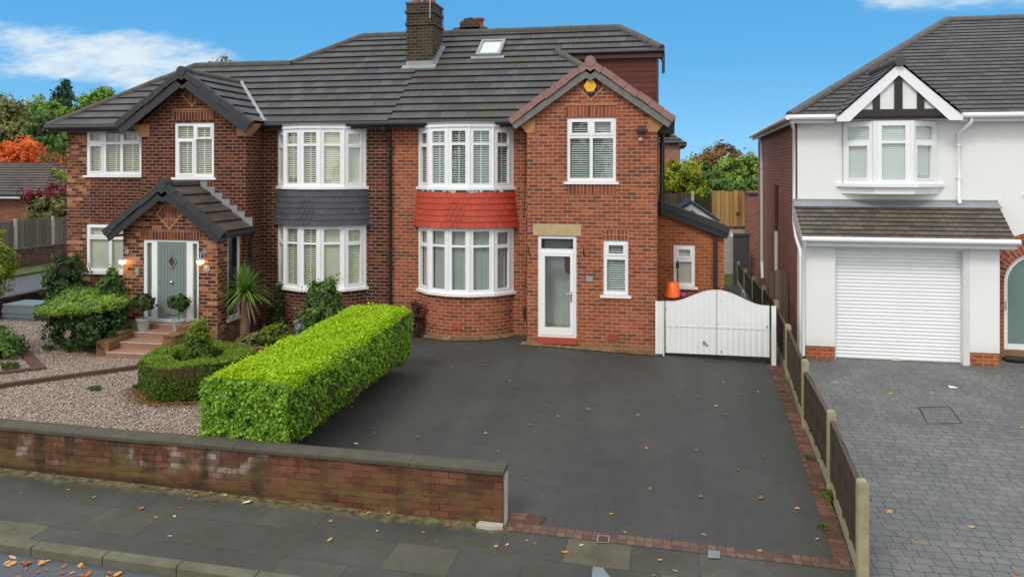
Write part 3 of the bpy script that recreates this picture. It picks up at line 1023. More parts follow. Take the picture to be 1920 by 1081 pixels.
M['core_dark'] = plain('shaded_core', (0.022, 0.024, 0.012), 0.95, 0.5, 20)  # near-black: inner shade put into the colour


# ------------------------------------------------------------------ windows
def window(parent, O, U, w, h, panes, depth=0.07, blind=None, sill=0.06, out=0.0, fm=None, name='window', gap=0.055, glass=None, tapes=True, lining=True, bm=None):
    """O lower left front corner of the frame; panes (a0, b0, a1, b1, opener)"""
    O, U = V(O), V(U).normalized()
    N = U.cross(Z3)
    O = O + N * out
    fm = fm or M['white']
    mb = MB()
    mb.plate(O, U, w, h, panes, depth)
    for q in panes:
        if len(q) > 4 and q[4]:                        # an opening light: a sash ring standing 15 mm proud
            e = q[4] if isinstance(q[4], float) else 0.045
            a0, b0, a1, b1 = q[:4]
            mb.plate(O + U * (a0 - e) + Z3 * (b0 - e) + N * 0.016, U, a1 - a0 + 2 * e, b1 - b0 + 2 * e, [(e, e, e + a1 - a0, e + b1 - b0)], 0.0155)
    win = mb.build(name, fm, parent)
    pm = MB()
    for q in panes:
        a0, b0, a1, b1 = q[:4]
        P = [O + U * a + Z3 * b - N * (depth * 0.45) for a, b in ((a0, b0), (a1, b0), (a1, b1), (a0, b1))]
        tl = rnd.uniform(-0.004, 0.004)                 # panes are never quite in one plane
        P[0] = P[0] - N * tl
        P[1] = P[1] + N * tl
        pm.face(P)
    pm.build('pane', glass or M['glass'], win)
    if sill:
        sb = MB()
        sb.obox(O - U * 0.07 - Z3 * sill - N * 0.1, U * (w + 0.14), N * (0.1 + 0.075), Z3 * (sill - 0.003))
        sb.build('sill', fm, win)
    A0, A1 = min(q[0] for q in panes), max(q[2] for q in panes)
    B0, B1 = min(q[1] for q in panes), max(q[3] for q in panes)
    bb = MB()
    back = depth + 0.004
    if blind in ('slat', 'slatclosed'):
        z = B0 + 0.01
        tilt = 0.020 if blind == 'slat' else 0.030
        while z < B1:
            a = O + U * (A0 - 0.02) + Z3 * z - N * back
            wv = U * (A1 - A0 + 0.04)
            bb.face([a + Z3 * 0.002, a + wv + Z3 * 0.002, a + wv - N * 0.04 + Z3 * tilt * 1.3, a - N * 0.04 + Z3 * tilt * 1.3])
            hs = 0.019 if blind == 'slat' else 0.044
            bb.face([a, a + wv, a + wv + Z3 * hs - N * 0.01, a + Z3 * hs - N * 0.01])
            z += gap
        if tapes:
            k = max(1, round((A1 - A0) / 0.45))
            for i in range(k):
                c = A0 + (A1 - A0) * (i + 0.5) / k
                a = O + U * (c - 0.016) + Z3 * B0 - N * (back - 0.006)
                bb.face([a, a + U * 0.032, a + U * 0.032 + Z3 * (B1 - B0), a + Z3 * (B1 - B0)])
        bb.build('blind', bm or M['cream'], win)
    elif blind == 'roller':
        a = O + U * (A0 - 0.02) + Z3 * (B0 - 0.0) - N * back
        bb.obox(a, U * (A1 - A0 + 0.04), -N * 0.006, Z3 * (B1 - B0 + 0.02))
        bb.build('blind', M['greyblind'], win)
    elif blind == 'curtain':
        n = max(8, int((A1 - A0) / 0.025))
        x = 0.0
        pts = []
        for i in range(n + 1):
            f = i / n
            ph = f * (A1 - A0) * 62 + 1.2 * math.sin(f * 9 + O.x * 3)
            pts.append(O + U * (A0 - 0.02 + f * (A1 - A0 + 0.04)) - N * (back + 0.03 + 0.022 * math.sin(ph) + 0.008 * math.sin(ph * 2.3)))
        for a, b in zip(pts, pts[1:]):
            bb.face([a + Z3 * (B0 - 0.03), b + Z3 * (B0 - 0.03), b + Z3 * (B1 + 0.02), a + Z3 * (B1 + 0.02)])
        bb.build('curtain', M['net'], win)
    if not lining:
        return win
    # a dim room lining a little way behind, so that no pane looks through the house
    rb = MB()
    d = back + 0.35
    a = O + U * (-0.05) - Z3 * 0.05
    wv, hv, dv = U * (w + 0.1), Z3 * (h + 0.1), -N * d
    i0 = a - N * (depth + 0.003)
    rb.face([a + dv, a + dv + wv, a + dv + wv + hv, a + dv + hv])
    rb.face([i0, a + dv, a + dv + hv, i0 + hv])
    rb.face([i0 + wv, i0 + wv + hv, a + dv + wv + hv, a + dv + wv])
    rb.face([i0, i0 + wv, a + dv + wv, a + dv])
    rb.face([i0 + hv, a + dv + hv, a + dv + wv + hv, i0 + wv + hv])
    rb.build('room_lining', M['lining'], win)
    return win


def tiled(mb, poly, gauge, lift=0.044, v0=None, phase=0.0):
    """a roof slope of overlapping tile courses: each course tilts up over the one below and has a real front edge"""
    poly = [V(p) for p in poly]
    n = V((0, 0, 0))
    for i, p in enumerate(poly):
        n += (p - poly[0]).cross(poly[(i + 1) % len(poly)] - poly[0])
    n.normalize()
    if n.z < 0:
        n = -n
        poly = poly[::-1]
    t = Z3.cross(n).normalized()
    s_ = n.cross(t)
    vmin = min(p.dot(s_) for p in poly)
    vmax = max(p.dot(s_) for p in poly)
    if v0 is None:
        v0 = vmin
    k = math.floor((vmin - v0 - phase) / gauge)
    while v0 + phase + k * gauge < vmax - 1e-4:
        a = v0 + phase + k * gauge
        b = a + gauge
        c = clip_half(poly, lambda p: p.dot(s_) - a - 1e-6)
        if c:
            c = clip_half(c, lambda p: b - p.dot(s_))
        if len(c) >= 3:
            f = lambda p: p + n * (lift * (1.0 - (p.dot(s_) - a) / gauge) + 0.001)
            top = [f(p) for p in c]
            mb.face(top, [(p.dot(t), p.dot(s_) - v0 - phase) for p in c])
            low = sorted([p for p in c if p.dot(s_) < a + 2e-4], key=lambda p: p.dot(t))
            if len(low) >= 2:
                p, q = low[0], low[-1]
                d = n * (-0.014)
                mb.face([p + d, q + d, f(q), f(p)], [(p.dot(t), 0.001)] * 4)  # front edge takes the dark joint colour, so the shadow line is painted darker
        k += 1
    return n


def ridge_line(mb, a, b, r=0.12, seg=0.45, lift=0.02):
    mb.cut()
    a, b = V(a), V(b)
    d = b - a
    k = max(1, int(d.length / seg))
    for i in range(k):
        p, q = a + d * (i / k), a + d * ((i + 0.985) / k)
        j = V((0, 0, rnd.uniform(-0.006, 0.006) + lift - 0.03))
        mb.tube([p + j, q + j], r * rnd.uniform(0.96, 1.03), 10)


def verge_pair(parent, xc, hw, z_e, z_a, y, verge_mat, board_mat, seg=7, capname='verge_cap', tw=0.11, th=0.10, bw=0.15, set_in=0.03):
    """the sloping edges of a front gable: cap tiles over a barge board"""
    vb, bb = MB(), MB()
    for s in (-1, 1):
        vb.cut()
        bb.cut()
        e, a = V((xc + s * (hw + 0.06), y, z_e - 0.045)), V((xc, y, z_a))
        d = (a - e)
        nrm = V((-d.z * s, 0, d.x * s))
        if nrm.z < 0:
            nrm = -nrm
        nrm.normalize()
        for i in range(seg):
            p, q = e + d * (i / seg), e + d * ((i + 1.0) / seg)
            lf = nrm * (0.010 * (i % 3))
            vb.obox(p + nrm * (-0.035) + lf + V((0, -0.045, 0)), (q - p) * 0.975, V((0, 0.045 + tw, 0)), nrm * 0.085)
            vb.obox(p + nrm * (-0.10) + lf + V((0, -0.05, 0)), (q - p) * 0.975, V((0, 0.03, 0)), nrm * 0.07)
        bb.obox(e + nrm * (-0.10 - bw) + V((0, -0.012, 0)), d, V((0, 0.03, 0)), nrm * bw)
        # soffit behind the board
        bb.obox(e + nrm * (-0.125) + V((0, 0.018, 0)), d, V((0, 0.16, 0)), nrm * 0.02)
    bb.cut()
    bb.prism([(xc - 0.24, y - 0.008, z_a - 0.30), (xc, y - 0.008, z_a - 0.45), (xc + 0.24, y - 0.008, z_a - 0.30), (xc, y - 0.008, z_a - 0.04)], (0, 0.03, 0))
    vb.cut()
    vb.prism([(xc - 0.16, y - 0.052, z_a - 0.13), (xc, y - 0.052, z_a - 0.24), (xc + 0.16, y - 0.052, z_a - 0.13), (xc, y - 0.052, z_a + 0.05)], (0, 0.03, 0))
    vb.tube([(xc, y - 0.065, z_a + 0.0), (xc, y + 0.25, z_a + 0.0)], 0.125, 14)
    vb.build(capname, verge_mat, parent)
    bb.build('barge_board', board_mat, parent)


def gable_fill(mb, xc, hw, z0, zb, za, y):
    """brick triangle (with a strip below it) of a gable"""
    mb.face([(xc - hw, y, z0), (xc + hw, y, z0), (xc + hw, y, zb), (xc, y, za), (xc - hw, y, zb)])


def diamond(parent, c, w, h, fmat, imat, name='brick_diamond', y_out=0.012, inner='soldier'):
    """diamond of brick on edge"""
    mb = MB()
    cx, cy, cz = c
    P = [V((cx, cy, cz - h)), V((cx + w, cy, cz)), V((cx, cy, cz + h)), V((cx - w, cy, cz))]
    for i in range(4):
        a, b = P[i], P[(i + 1) % 4]
        ia, ib = V((cx, cy, cz)) + (a - V((cx, cy, cz))) * 0.84, V((cx, cy, cz)) + (b - V((cx, cy, cz))) * 0.84
        mb.prism([a, b, ib, ia], (0, -y_out, 0))
    o = mb.build(name, fmat, parent)
    ib = MB()
    k = 6
    C = V((cx, cy, cz))
    ex, ey = (P[1] - P[0]) * 0.80, (P[3] - P[0]) * 0.80
    o0 = C + (P[0] - C) * 0.80
    if inner == 'soldier':
        for i in range(k):
            a = o0 + ex * ((i + 0.06) / k)
            ib.prism([a, a + ex * (0.86 / k), a + ex * (0.86 / k) + ey, a + ey], (0, -y_out * 0.7, 0))
    else:
        for r in range(3):
            for q in range(3):
                b0 = o0 + ex * (r / 3) + ey * (q / 3)
                for t in range(2):
                    if (r + q) % 2:
                        a = b0 + ex * ((t + 0.07) / 6)
                        ib.prism([a, a + ex * (0.84 / 6), a + ex * (0.84 / 6) + ey * 0.31, a + ey * 0.31], (0, -y_out * 0.7, 0))
                    else:
                        a = b0 + ey * ((t + 0.07) / 6)
                        ib.prism([a, a + ex * 0.31, a + ex * 0.31 + ey * (0.84 / 6), a + ey * (0.84 / 6)], (0, -y_out * 0.7, 0))
    ib.build('brick_infill', imat, o)
    return o


# ------------------------------------------------------------------ ground
def sheet(name, poly, dz, mat, step=0.6, label=None, cat=None, kind='structure', thick=0.0):
    """a ground sheet following the terrain inside a convex polygon of (x, y)"""
    poly = [V((p[0], p[1], 0)) for p in poly]
    ar = sum(poly[i].x * poly[(i + 1) % len(poly)].y - poly[(i + 1) % len(poly)].x * poly[i].y for i in range(len(poly)))
    if ar < 0:
        poly = poly[::-1]
    x0, x1 = min(p.x for p in poly), max(p.x for p in poly)
    y0, y1 = min(p.y for p in poly), max(p.y for p in poly)
    mb = MB()
    xs = np.linspace(x0, x1, max(2, int((x1 - x0) / step) + 2))
    ys = sorted(set(list(np.linspace(y0, y1, max(2, int((y1 - y0) / step) + 2))) + [q for q in (9.4, 18.0) if y0 < q < y1]))
    xs = sorted(set(list(xs) + [q[0] for q in HOUSE_Z if x0 < q[0] < x1]))

    def side(a, b):
        return lambda p: (b.x - a.x) * (p.y - a.y) - (b.y - a.y) * (p.x - a.x)
    fs = [side(poly[i], poly[(i + 1) % len(poly)]) for i in range(len(poly))]
    for xa, xb in zip(xs, xs[1:]):
        for ya, yb in zip(ys, ys[1:]):
            c = [V((xa, ya, 0)), V((xb, ya, 0)), V((xb, yb, 0)), V((xa, yb, 0))]
            for f in fs:
                if len(c) < 3:
                    break
                c = clip_half(c, f)
            if len(c) >= 3:
                q = [V((p.x, p.y, g(p.x, p.y) + dz)) for p in c]
                mb.face(q, [(p.x, p.y) for p in q], True)
    if thick:
        for i, a in enumerate(poly):
            b = poly[(i + 1) % len(poly)]
            k = max(1, int((b - a).length / step))
            for j in range(k):
                p, q = a + (b - a) * (j / k), a + (b - a) * ((j + 1) / k)
                zp, zq = g(p.x, p.y) + dz, g(q.x, q.y) + dz
                mb.face([(p.x, p.y, zp - thick), (q.x, q.y, zq - thick), (q.x, q.y, zq), (p.x, p.y, zp)])
    return mb.build(name, mat, None, label=label, cat=cat, kind=kind)


def far_ground():
    mb = MB()
    xs = [-400, -150, -80, -50, -36, -30, -24, -20, -16, -13, -10.5, -8, -6, -4, -3.1, -1.5, -0.1, 1.2, 2.5, 3.2, 5, 8, 11, 14, 20, 40, 90, 200, 400]
    ys = [-60, -20, 0, 3, 5, 6, 7, 7.6, 8.5, 9.4, 10.5, 12, 14, 16, 18, 20, 24, 30, 40, 60, 100, 200, 500]
    for xa, xb in zip(xs, xs[1:]):
        for ya, yb in zip(ys, ys[1:]):
            mb.face([(x, y, g(x, y) - (0.30 if y < 9 else 0.16)) for x, y in ((xa, ya), (xb, ya), (xb, yb), (xa, yb))])
    mb.build('ground', M['earth'], None, kind='structure')


EDGE_R = [(1.95, 9.63), (2.10, 12.6), (2.24, 15.7), (2.26, 18.2)]
far_ground()
sheet('road', [(-40, -6), (16, -6), (16, 7.56), (-40, 7.56)], -0.10, M['road'], 1.0)
sheet('pavement', [(-19, 7.70), (16, 7.70), (16, 9.40), (-19, 9.40)], 0.0, M['slabs'], 0.8)
# kerb stones
kb = MB()
x = -18.0
while x < 16:
    w_ = 0.915
    z0, z1 = pave(x), pave(x + w_)
    for (ya, yb, dz) in ((7.56, 7.70, 0.004),):
        a0, a1 = V((x + 0.006, ya, z0)), V((x + w_ - 0.006, ya, z1))
        drop = 0.0 if x < -0.6 else -0.075
        tp = [a0 + V((0, 0.018, dz + drop)), a1 + V((0, 0.018, dz + drop)), V((a1.x, yb, z1 + dz + drop)), V((a0.x, yb, z0 + dz + drop))]
        kb.face(tp)
        kb.face([a0 + V((0, 0, -0.016 + drop)), a1 + V((0, 0, -0.016 + drop)), tp[1], tp[0]])
        kb.face([a0 + V((0, 0, -0.2)), a1 + V((0, 0, -0.2)), a1 + V((0, 0, -0.016 + drop)), a0 + V((0, 0, -0.016 + drop))])
        for (p, z) in ((a0, z0), (a1, z1)):
            kb.face([p + V((0, 0, -0.2)), p + V((0, 0, dz + drop)), V((p.x, yb, z + dz + drop)), V((p.x, yb, z - 0.2))])
    x += w_
kb.build('kerb', M['kerb'], None, kind='structure')
# the tarmac drive, in convex pieces
DR = [(-1.75, 9.63), (1.95, 9.63), (2.10, 12.6), (2.24, 15.7), (2.30, 18.2), (2.60, 24.0), (-0.12, 24.0), (-0.12, 17.75), (-3.0, 17.8), (-3.3, 18.8), (-6.6, 18.8), (-5.6, 9.63)]
sheet('drive', [(-5.7, 9.45), (1.94, 9.45), (2.10, 12.6), (2.24, 15.7), (2.27, 17.9), (-6.5, 17.9)], -0.004, M['tarmac'], 0.8)
sheet('drive_by_bay', [(-6.5, 17.9), (-3.14, 17.9), (-3.14, 18.85), (-6.5, 18.85)], -0.005, M['tarmac'], 0.8)
sheet('side_passage', [(-0.12, 17.9), (2.27, 17.9), (2.8, 30.0), (-0.12, 30.0)], -0.005, M['tarmac'], 1.0)
for i_, (p_, q_) in enumerate(zip([(1.94, 9.47), (2.10, 12.6), (2.24, 15.7)], [(2.10, 12.6), (2.24, 15.7), (2.27, 17.9)])):
    xo = lambda y: interp(y, [(9.0, 2.10), (11.4, 2.27), (13.94, 2.36), (17.1, 2.55), (19.7, 2.66)])
    sheet('brick_edging', [p_, (xo(p_[1]), p_[1]), (xo(q_[1]), q_[1]), q_], 0.004, M['brick_pav2'], 0.7)
sheet('front_edging', [(-1.9, 9.25), (2.12, 9.25), (2.12, 9.47), (-1.9, 9.47)], 0.006, M['brick_pav'], 0.7)
sheet('edging_return', [(-1.9, 9.47), (-1.50, 9.47), (-1.44, 9.72), (-1.9, 9.72)], 0.008, M['brick_pav2'], 0.7)
sheet('house_edging', [(-3.26, 17.72), (0.02, 17.76), (0.02, 18.02), (-3.26, 18.02)], 0.012, M['brick_base'], 0.7)
eb_ = MB()
for i_ in range(24):
    t0_, t1_ = -0.98 + 1.96 * i_ / 24, -0.98 + 1.96 * (i_ + 1) / 24
    q_ = [V((-4.84 + r_ * math.sin(t_), 19.57 - r_ * math.cos(t_), 0)) for r_, t_ in ((1.60, t0_), (1.60, t1_), (1.42, t1_), (1.42, t0_))]
    eb_.face([V((p_.x, p_.y, g(p_.x, p_.y) + (0.014 if k_ < 2 else 0.05))) for k_, p_ in enumerate(q_)], [(t0_ * 1.6, 0.02), (t1_ * 1.6, 0.02), (t1_ * 1.6, 0.2), (t0_ * 1.6, 0.2)])
eb_.build('bay_edging', M['brick_base'], None, kind='structure')
sheet('neighbour_drive', [(2.13, 8.9), (16, 8.9), (16, 19.6), (2.74, 19.6)], 0.006, M['cobbles'], 0.8)
sheet('gravel_bed', [(-19.5, 9.4), (-6.25, 9.4), (-6.55, 18.9), (-19.5, 18.9)], -0.02, M['gravel'], 0.8)
sheet('side_road', [(-24.9, 6), (-20.5, 6), (-20.5, 90), (-24.9, 90)], -0.03, M['road'], 3.0)
sheet('verge', [(-26.7, 6), (-25.0, 6), (-25.0, 90), (-26.7, 90)], 0.05, M['grass'], 3.0, thick=0.12)
sheet('flower_bed', [(-10.4, 14.2), (-7.0, 14.0), (-6.6, 18.9), (-10.4, 18.0)], 0.01, M['soil'], 0.6)
sheet('back_garden', [(-20, 27), (16, 27), (16, 60), (-20, 60)], -0.02, M['grass'], 3.0)
# loose stones on the gravel
def pebbles():
    n = 38000
    x = rng.uniform(-17.5, -6.35, n)
    y = 9.62 + rng.beta(1.0, 1.6, n) * 8.6
    keep = ~((x > -10.3) & (y > 14.3)) & ~((x > -13.1) & (y > 15.3))
    x, y = x[keep], y[keep]
    n = len(x)
    z = np.array([g(a, b) for a, b in zip(x, y)]) - 0.015
    s = rng.uniform(0.008, 0.018, (n, 1, 1)) * rng.uniform(0.7, 1.2, (n, 1, 1))
    base = np.array([(1, 0, 0), (0, 1, 0), (-1, 0, 0), (0, -1, 0), (0, 0, 1.0), (0, 0, -0.6)], float)
    j = base[None] * (s * rng.uniform(0.7, 1.3, (n, 6, 1)))
    j[:, :, 2] *= 0.7
    th = rng.uniform(0, 2 * PI, n)
    c_, s_ = np.cos(th), np.sin(th)
    q = j.copy()
    q[:, :, 0] = j[:, :, 0] * c_[:, None] - j[:, :, 1] * s_[:, None]
    q[:, :, 1] = j[:, :, 0] * s_[:, None] + j[:, :, 1] * c_[:, None]
    vs = q + np.stack([x, y, z], 1)[:, None, :] + np.array([0, 0, 0.006])
    tri = np.array([(0, 1, 4), (1, 2, 4), (2, 3, 4), (3, 0, 4), (1, 0, 5), (2, 1, 5), (3, 2, 5), (0, 3, 5)])
    idx = (np.arange(n)[:, None, None] * 6 + tri[None]).reshape(-1, 3)
    me = bpy.data.meshes.new('gravel_stones')
    me.vertices.add(6 * n)
    me.vertices.foreach_set('co', vs.reshape(-1).astype(np.float32))
    me.loops.add(len(idx) * 3)
    me.loops.foreach_set('vertex_index', idx.reshape(-1).astype(np.int32))
    me.polygons.add(len(idx))
    me.polygons.foreach_set('loop_start', np.arange(0, len(idx) * 3, 3, dtype=np.int32))
    a = me.attributes.new('tint', 'FLOAT', 'FACE')
    a.data.foreach_set('value', np.repeat(rng.uniform(0, 1, n), 8).astype(np.float32))
    me.materials.append(M['pebble'])
    me.update(calc_edges=True)
    link('gravel_stones', me, None, label='loose pink and grey gravel stones spread over the front garden', cat='gravel', kind='stuff')


pebbles()

# ------------------------------------------------------------------ the pair of semi-detached houses
YG, YM, YB = 18.0, 18.8, 27.0                 # gable front, main front, back wall
XP = -6.77                                    # party line
ZE, ZA = 5.40, 6.70                           # eaves, gable apex
K = 0.678                                     # main roof slope
YE = 18.45                                    # eaves line
GA = 0.3767 / math.sqrt(1 + K * K) * math.sqrt(1 + K * K)


def rz(y):
    return ZE + K * (y - YE)


BAY = [(-1.23, 0.0), (-0.81, -0.45), (-0.27, -0.68), (0.27, -0.68), (0.81, -0.45), (1.23, 0.0)]


def bay(root, cx, walls, tile, plain_tile, low_blind, up_blind, tip, bmat=None):
    R0, CYB = 1.45, YM + 0.77

    def arc(R, n=26, a=1.06):
        return [(-a + 2 * a * i / n, V((cx + R * math.sin(-a + 2 * a * i / n), CYB - R * math.cos(-a + 2 * a * i / n), 0))) for i in range(n + 1)]
    mb = MB()
    pts = arc(1.43)
    for (t0, p), (t1, q) in zip(pts, pts[1:]):
        zl = -0.25
        mb.face([p + V((0, 0, zl)), q + V((0, 0, zl)), q + V((0, 0, 1.14)), p + V((0, 0, 1.14))],
                [(t0 * 1.43, zl), (t1 * 1.43, zl), (t1 * 1.43, 1.14), (t0 * 1.43, 1.14)])
    mb.face([p + V((0, 0, 1.14)) for t, p in pts])
    mb.build('bay_wall', walls, root)
    # hung tiles between the storeys: six courses, each flaring a little over the one below
    tb = MB()
    zt, zb, n = 3.66, 2.79, 6
    for k in range(n):
        z1, z0 = zt - (zt - zb) * k / n, zt - (zt - zb) * (k + 1) / n
        ra, rb = 1.475 + 0.085 * (k / n) ** 1.2, 1.475 + 0.085 * ((k + 1) / n) ** 1.2 + 0.014
        A, B = arc(ra), arc(rb)
        for i in range(len(A) - 1):
            (t0, a0), (t1, a1), (_, b0), (_, b1) = A[i], A[i + 1], B[i], B[i + 1]
            jit0, jit1 = (0.004 * math.sin(i * 7.1 + k * 3)), (0.004 * math.sin((i + 1) * 7.1 + k * 3))
            vz = (n - k) * 0.15
            tb.face([b0 + V((0, 0, z0 + jit0)), b1 + V((0, 0, z0 + jit1)), a1 + V((0, 0, z1)), a0 + V((0, 0, z1))],
                    [(t0 * 1.5, vz - 0.15), (t1 * 1.5, vz - 0.15), (t1 * 1.5, vz), (t0 * 1.5, vz)])
            c0, c1 = arc(rb - 0.016)[i][1], arc(rb - 0.016)[i + 1][1]
            tb.face([c0 + V((0, 0, z0)), c1 + V((0, 0, z0)), b1 + V((0, 0, z0 + jit1)), b0 + V((0, 0, z0 + jit0))], [(0.08, 0.07)] * 4)
    hung = tb.build('hung_tiles', tile, root)
    sb = MB()
    rows = [(2, 3.44), (3, 3.30), (4, 3.155), (3, 3.01), (2, 2.87)]
    for c, z in rows:
        for i in range(c):
            u = -0.10 + (i - (c - 1) / 2) * 0.135
            kf = (zt - z) / (zt - zb)
            R = 1.475 + 0.085 * kf ** 1.2 + 0.016
            t = u / R
            ctr = V((cx + R * math.sin(t), CYB - R * math.cos(t), z))
            e = V((math.cos(t), math.sin(t), 0))
            o = V((math.sin(t), -math.cos(t), 0.10))
            pl = [ctr + e * (0.062 * math.cos(PI + PI * j / 8)) + Z3 * (0.062 * math.sin(PI + PI * j / 8)) for j in range(9)]
            pl = [ctr - e * 0.062 + Z3 * 0.03, *pl, ctr + e * 0.062 + Z3 * 0.03]
            sb.cut()
            sb.prism(pl, o * 0.013)
    sb.build('scalloped_tile', plain_tile, hung)
    # frieze strip between tiles and upper sill
    fb = MB()
    pts = arc(1.47)
    for (t0, p), (t1, q) in zip(pts, pts[1:]):
        fb.face([p + V((0, 0, 3.6)), q + V((0, 0, 3.6)), q + V((0, 0, 3.74)), p + V((0, 0, 3.74))])
    fb.build('lead_apron', tip, root)
    for zz0, zz1, bl in ((1.19, 2.80, low_blind), (3.76, 5.24, up_blind)):
        P = [V((cx + a, YM + b, zz0)) for a, b in BAY]
        h = zz1 - zz0
        wn = None
        for i in range(5):
            U = P[i + 1] - P[i]
            w = U.length
            tr = h * 0.70
            if i in (0, 4):
                panes = [(0.14, 0.115, w - 0.10, tr - 0.03, True), (0.14, tr + 0.055, w - 0.10, h - 0.135, True)]
                if i == 4:
                    panes = [(0.12, 0.115, w - 0.17, tr - 0.03, True), (0.12, tr + 0.055, w - 0.17, h - 0.135, True)]
            else:
                panes = [(0.10, 0.10, w - 0.10, tr, 0), (0.10, tr + 0.055, w - 0.10, h - 0.10, 0)]
            b = bl[i] if isinstance(bl, (list, tuple)) else bl
            window(root, P[i], U, w, h, panes, 0.06, b, sill=0, lining=False, name='bay_window', bm=bmat)
            if i < 4:                                   # corner post between the lights
                pb = MB()
                pb.tube([P[i + 1] + V((0, 0.012, 0.003)), P[i + 1] + V((0, 0.012, h - 0.003))], 0.028, 10)
                pb.build('corner_post', M['white'], root)
        # sill and head follow the bay
        for (za, zb_, gr, nm) in ((zz0 - 0.055, zz0 + 0.012, 0.07, 'bay_sill'), (zz1 - 0.002, zz1 + (0.085 if zz1 > 4 else 0.03), 0.035, 'bay_head')):
            so = [V((cx + a * (1 + gr / 1.3), YM + (b * (1 + gr / 0.75) if b else 0.0), za)) for a, b in BAY]
            s2 = MB()
            s2.prism(so + [V((so[-1].x, YM + 0.05, za)), V((so[0].x, YM + 0.05, za))], (0, 0, zb_ - za))
            s2.build(nm, M['white'], root)
    cb = MB()
    so = [V((cx + a * 1.04, YM + b * 1.09, 5.326)) for a, b in BAY]
    cb.prism(so, (0, 0, 0.03))
    cb.build('bay_cap', M['lead'], root)


def alarm_and_lamps(root):
    mb = MB()
    c = at(1107, 162, YG)
    mb.prism([c + V((0.15 * math.cos(PI / 3 * i), 0, 0.15 * math.sin(PI / 3 * i))) for i in range(6)], (0, -0.07, 0))
    a = mb.build('alarm_box', M['yellow'], root)
    mb = MB()
    mb.box(c.x - 0.06, c.x + 0.06, YG - 0.06, YG, c.z - 0.19, c.z - 0.131)
    mb.build('alarm_strobe', M['navy'], a)


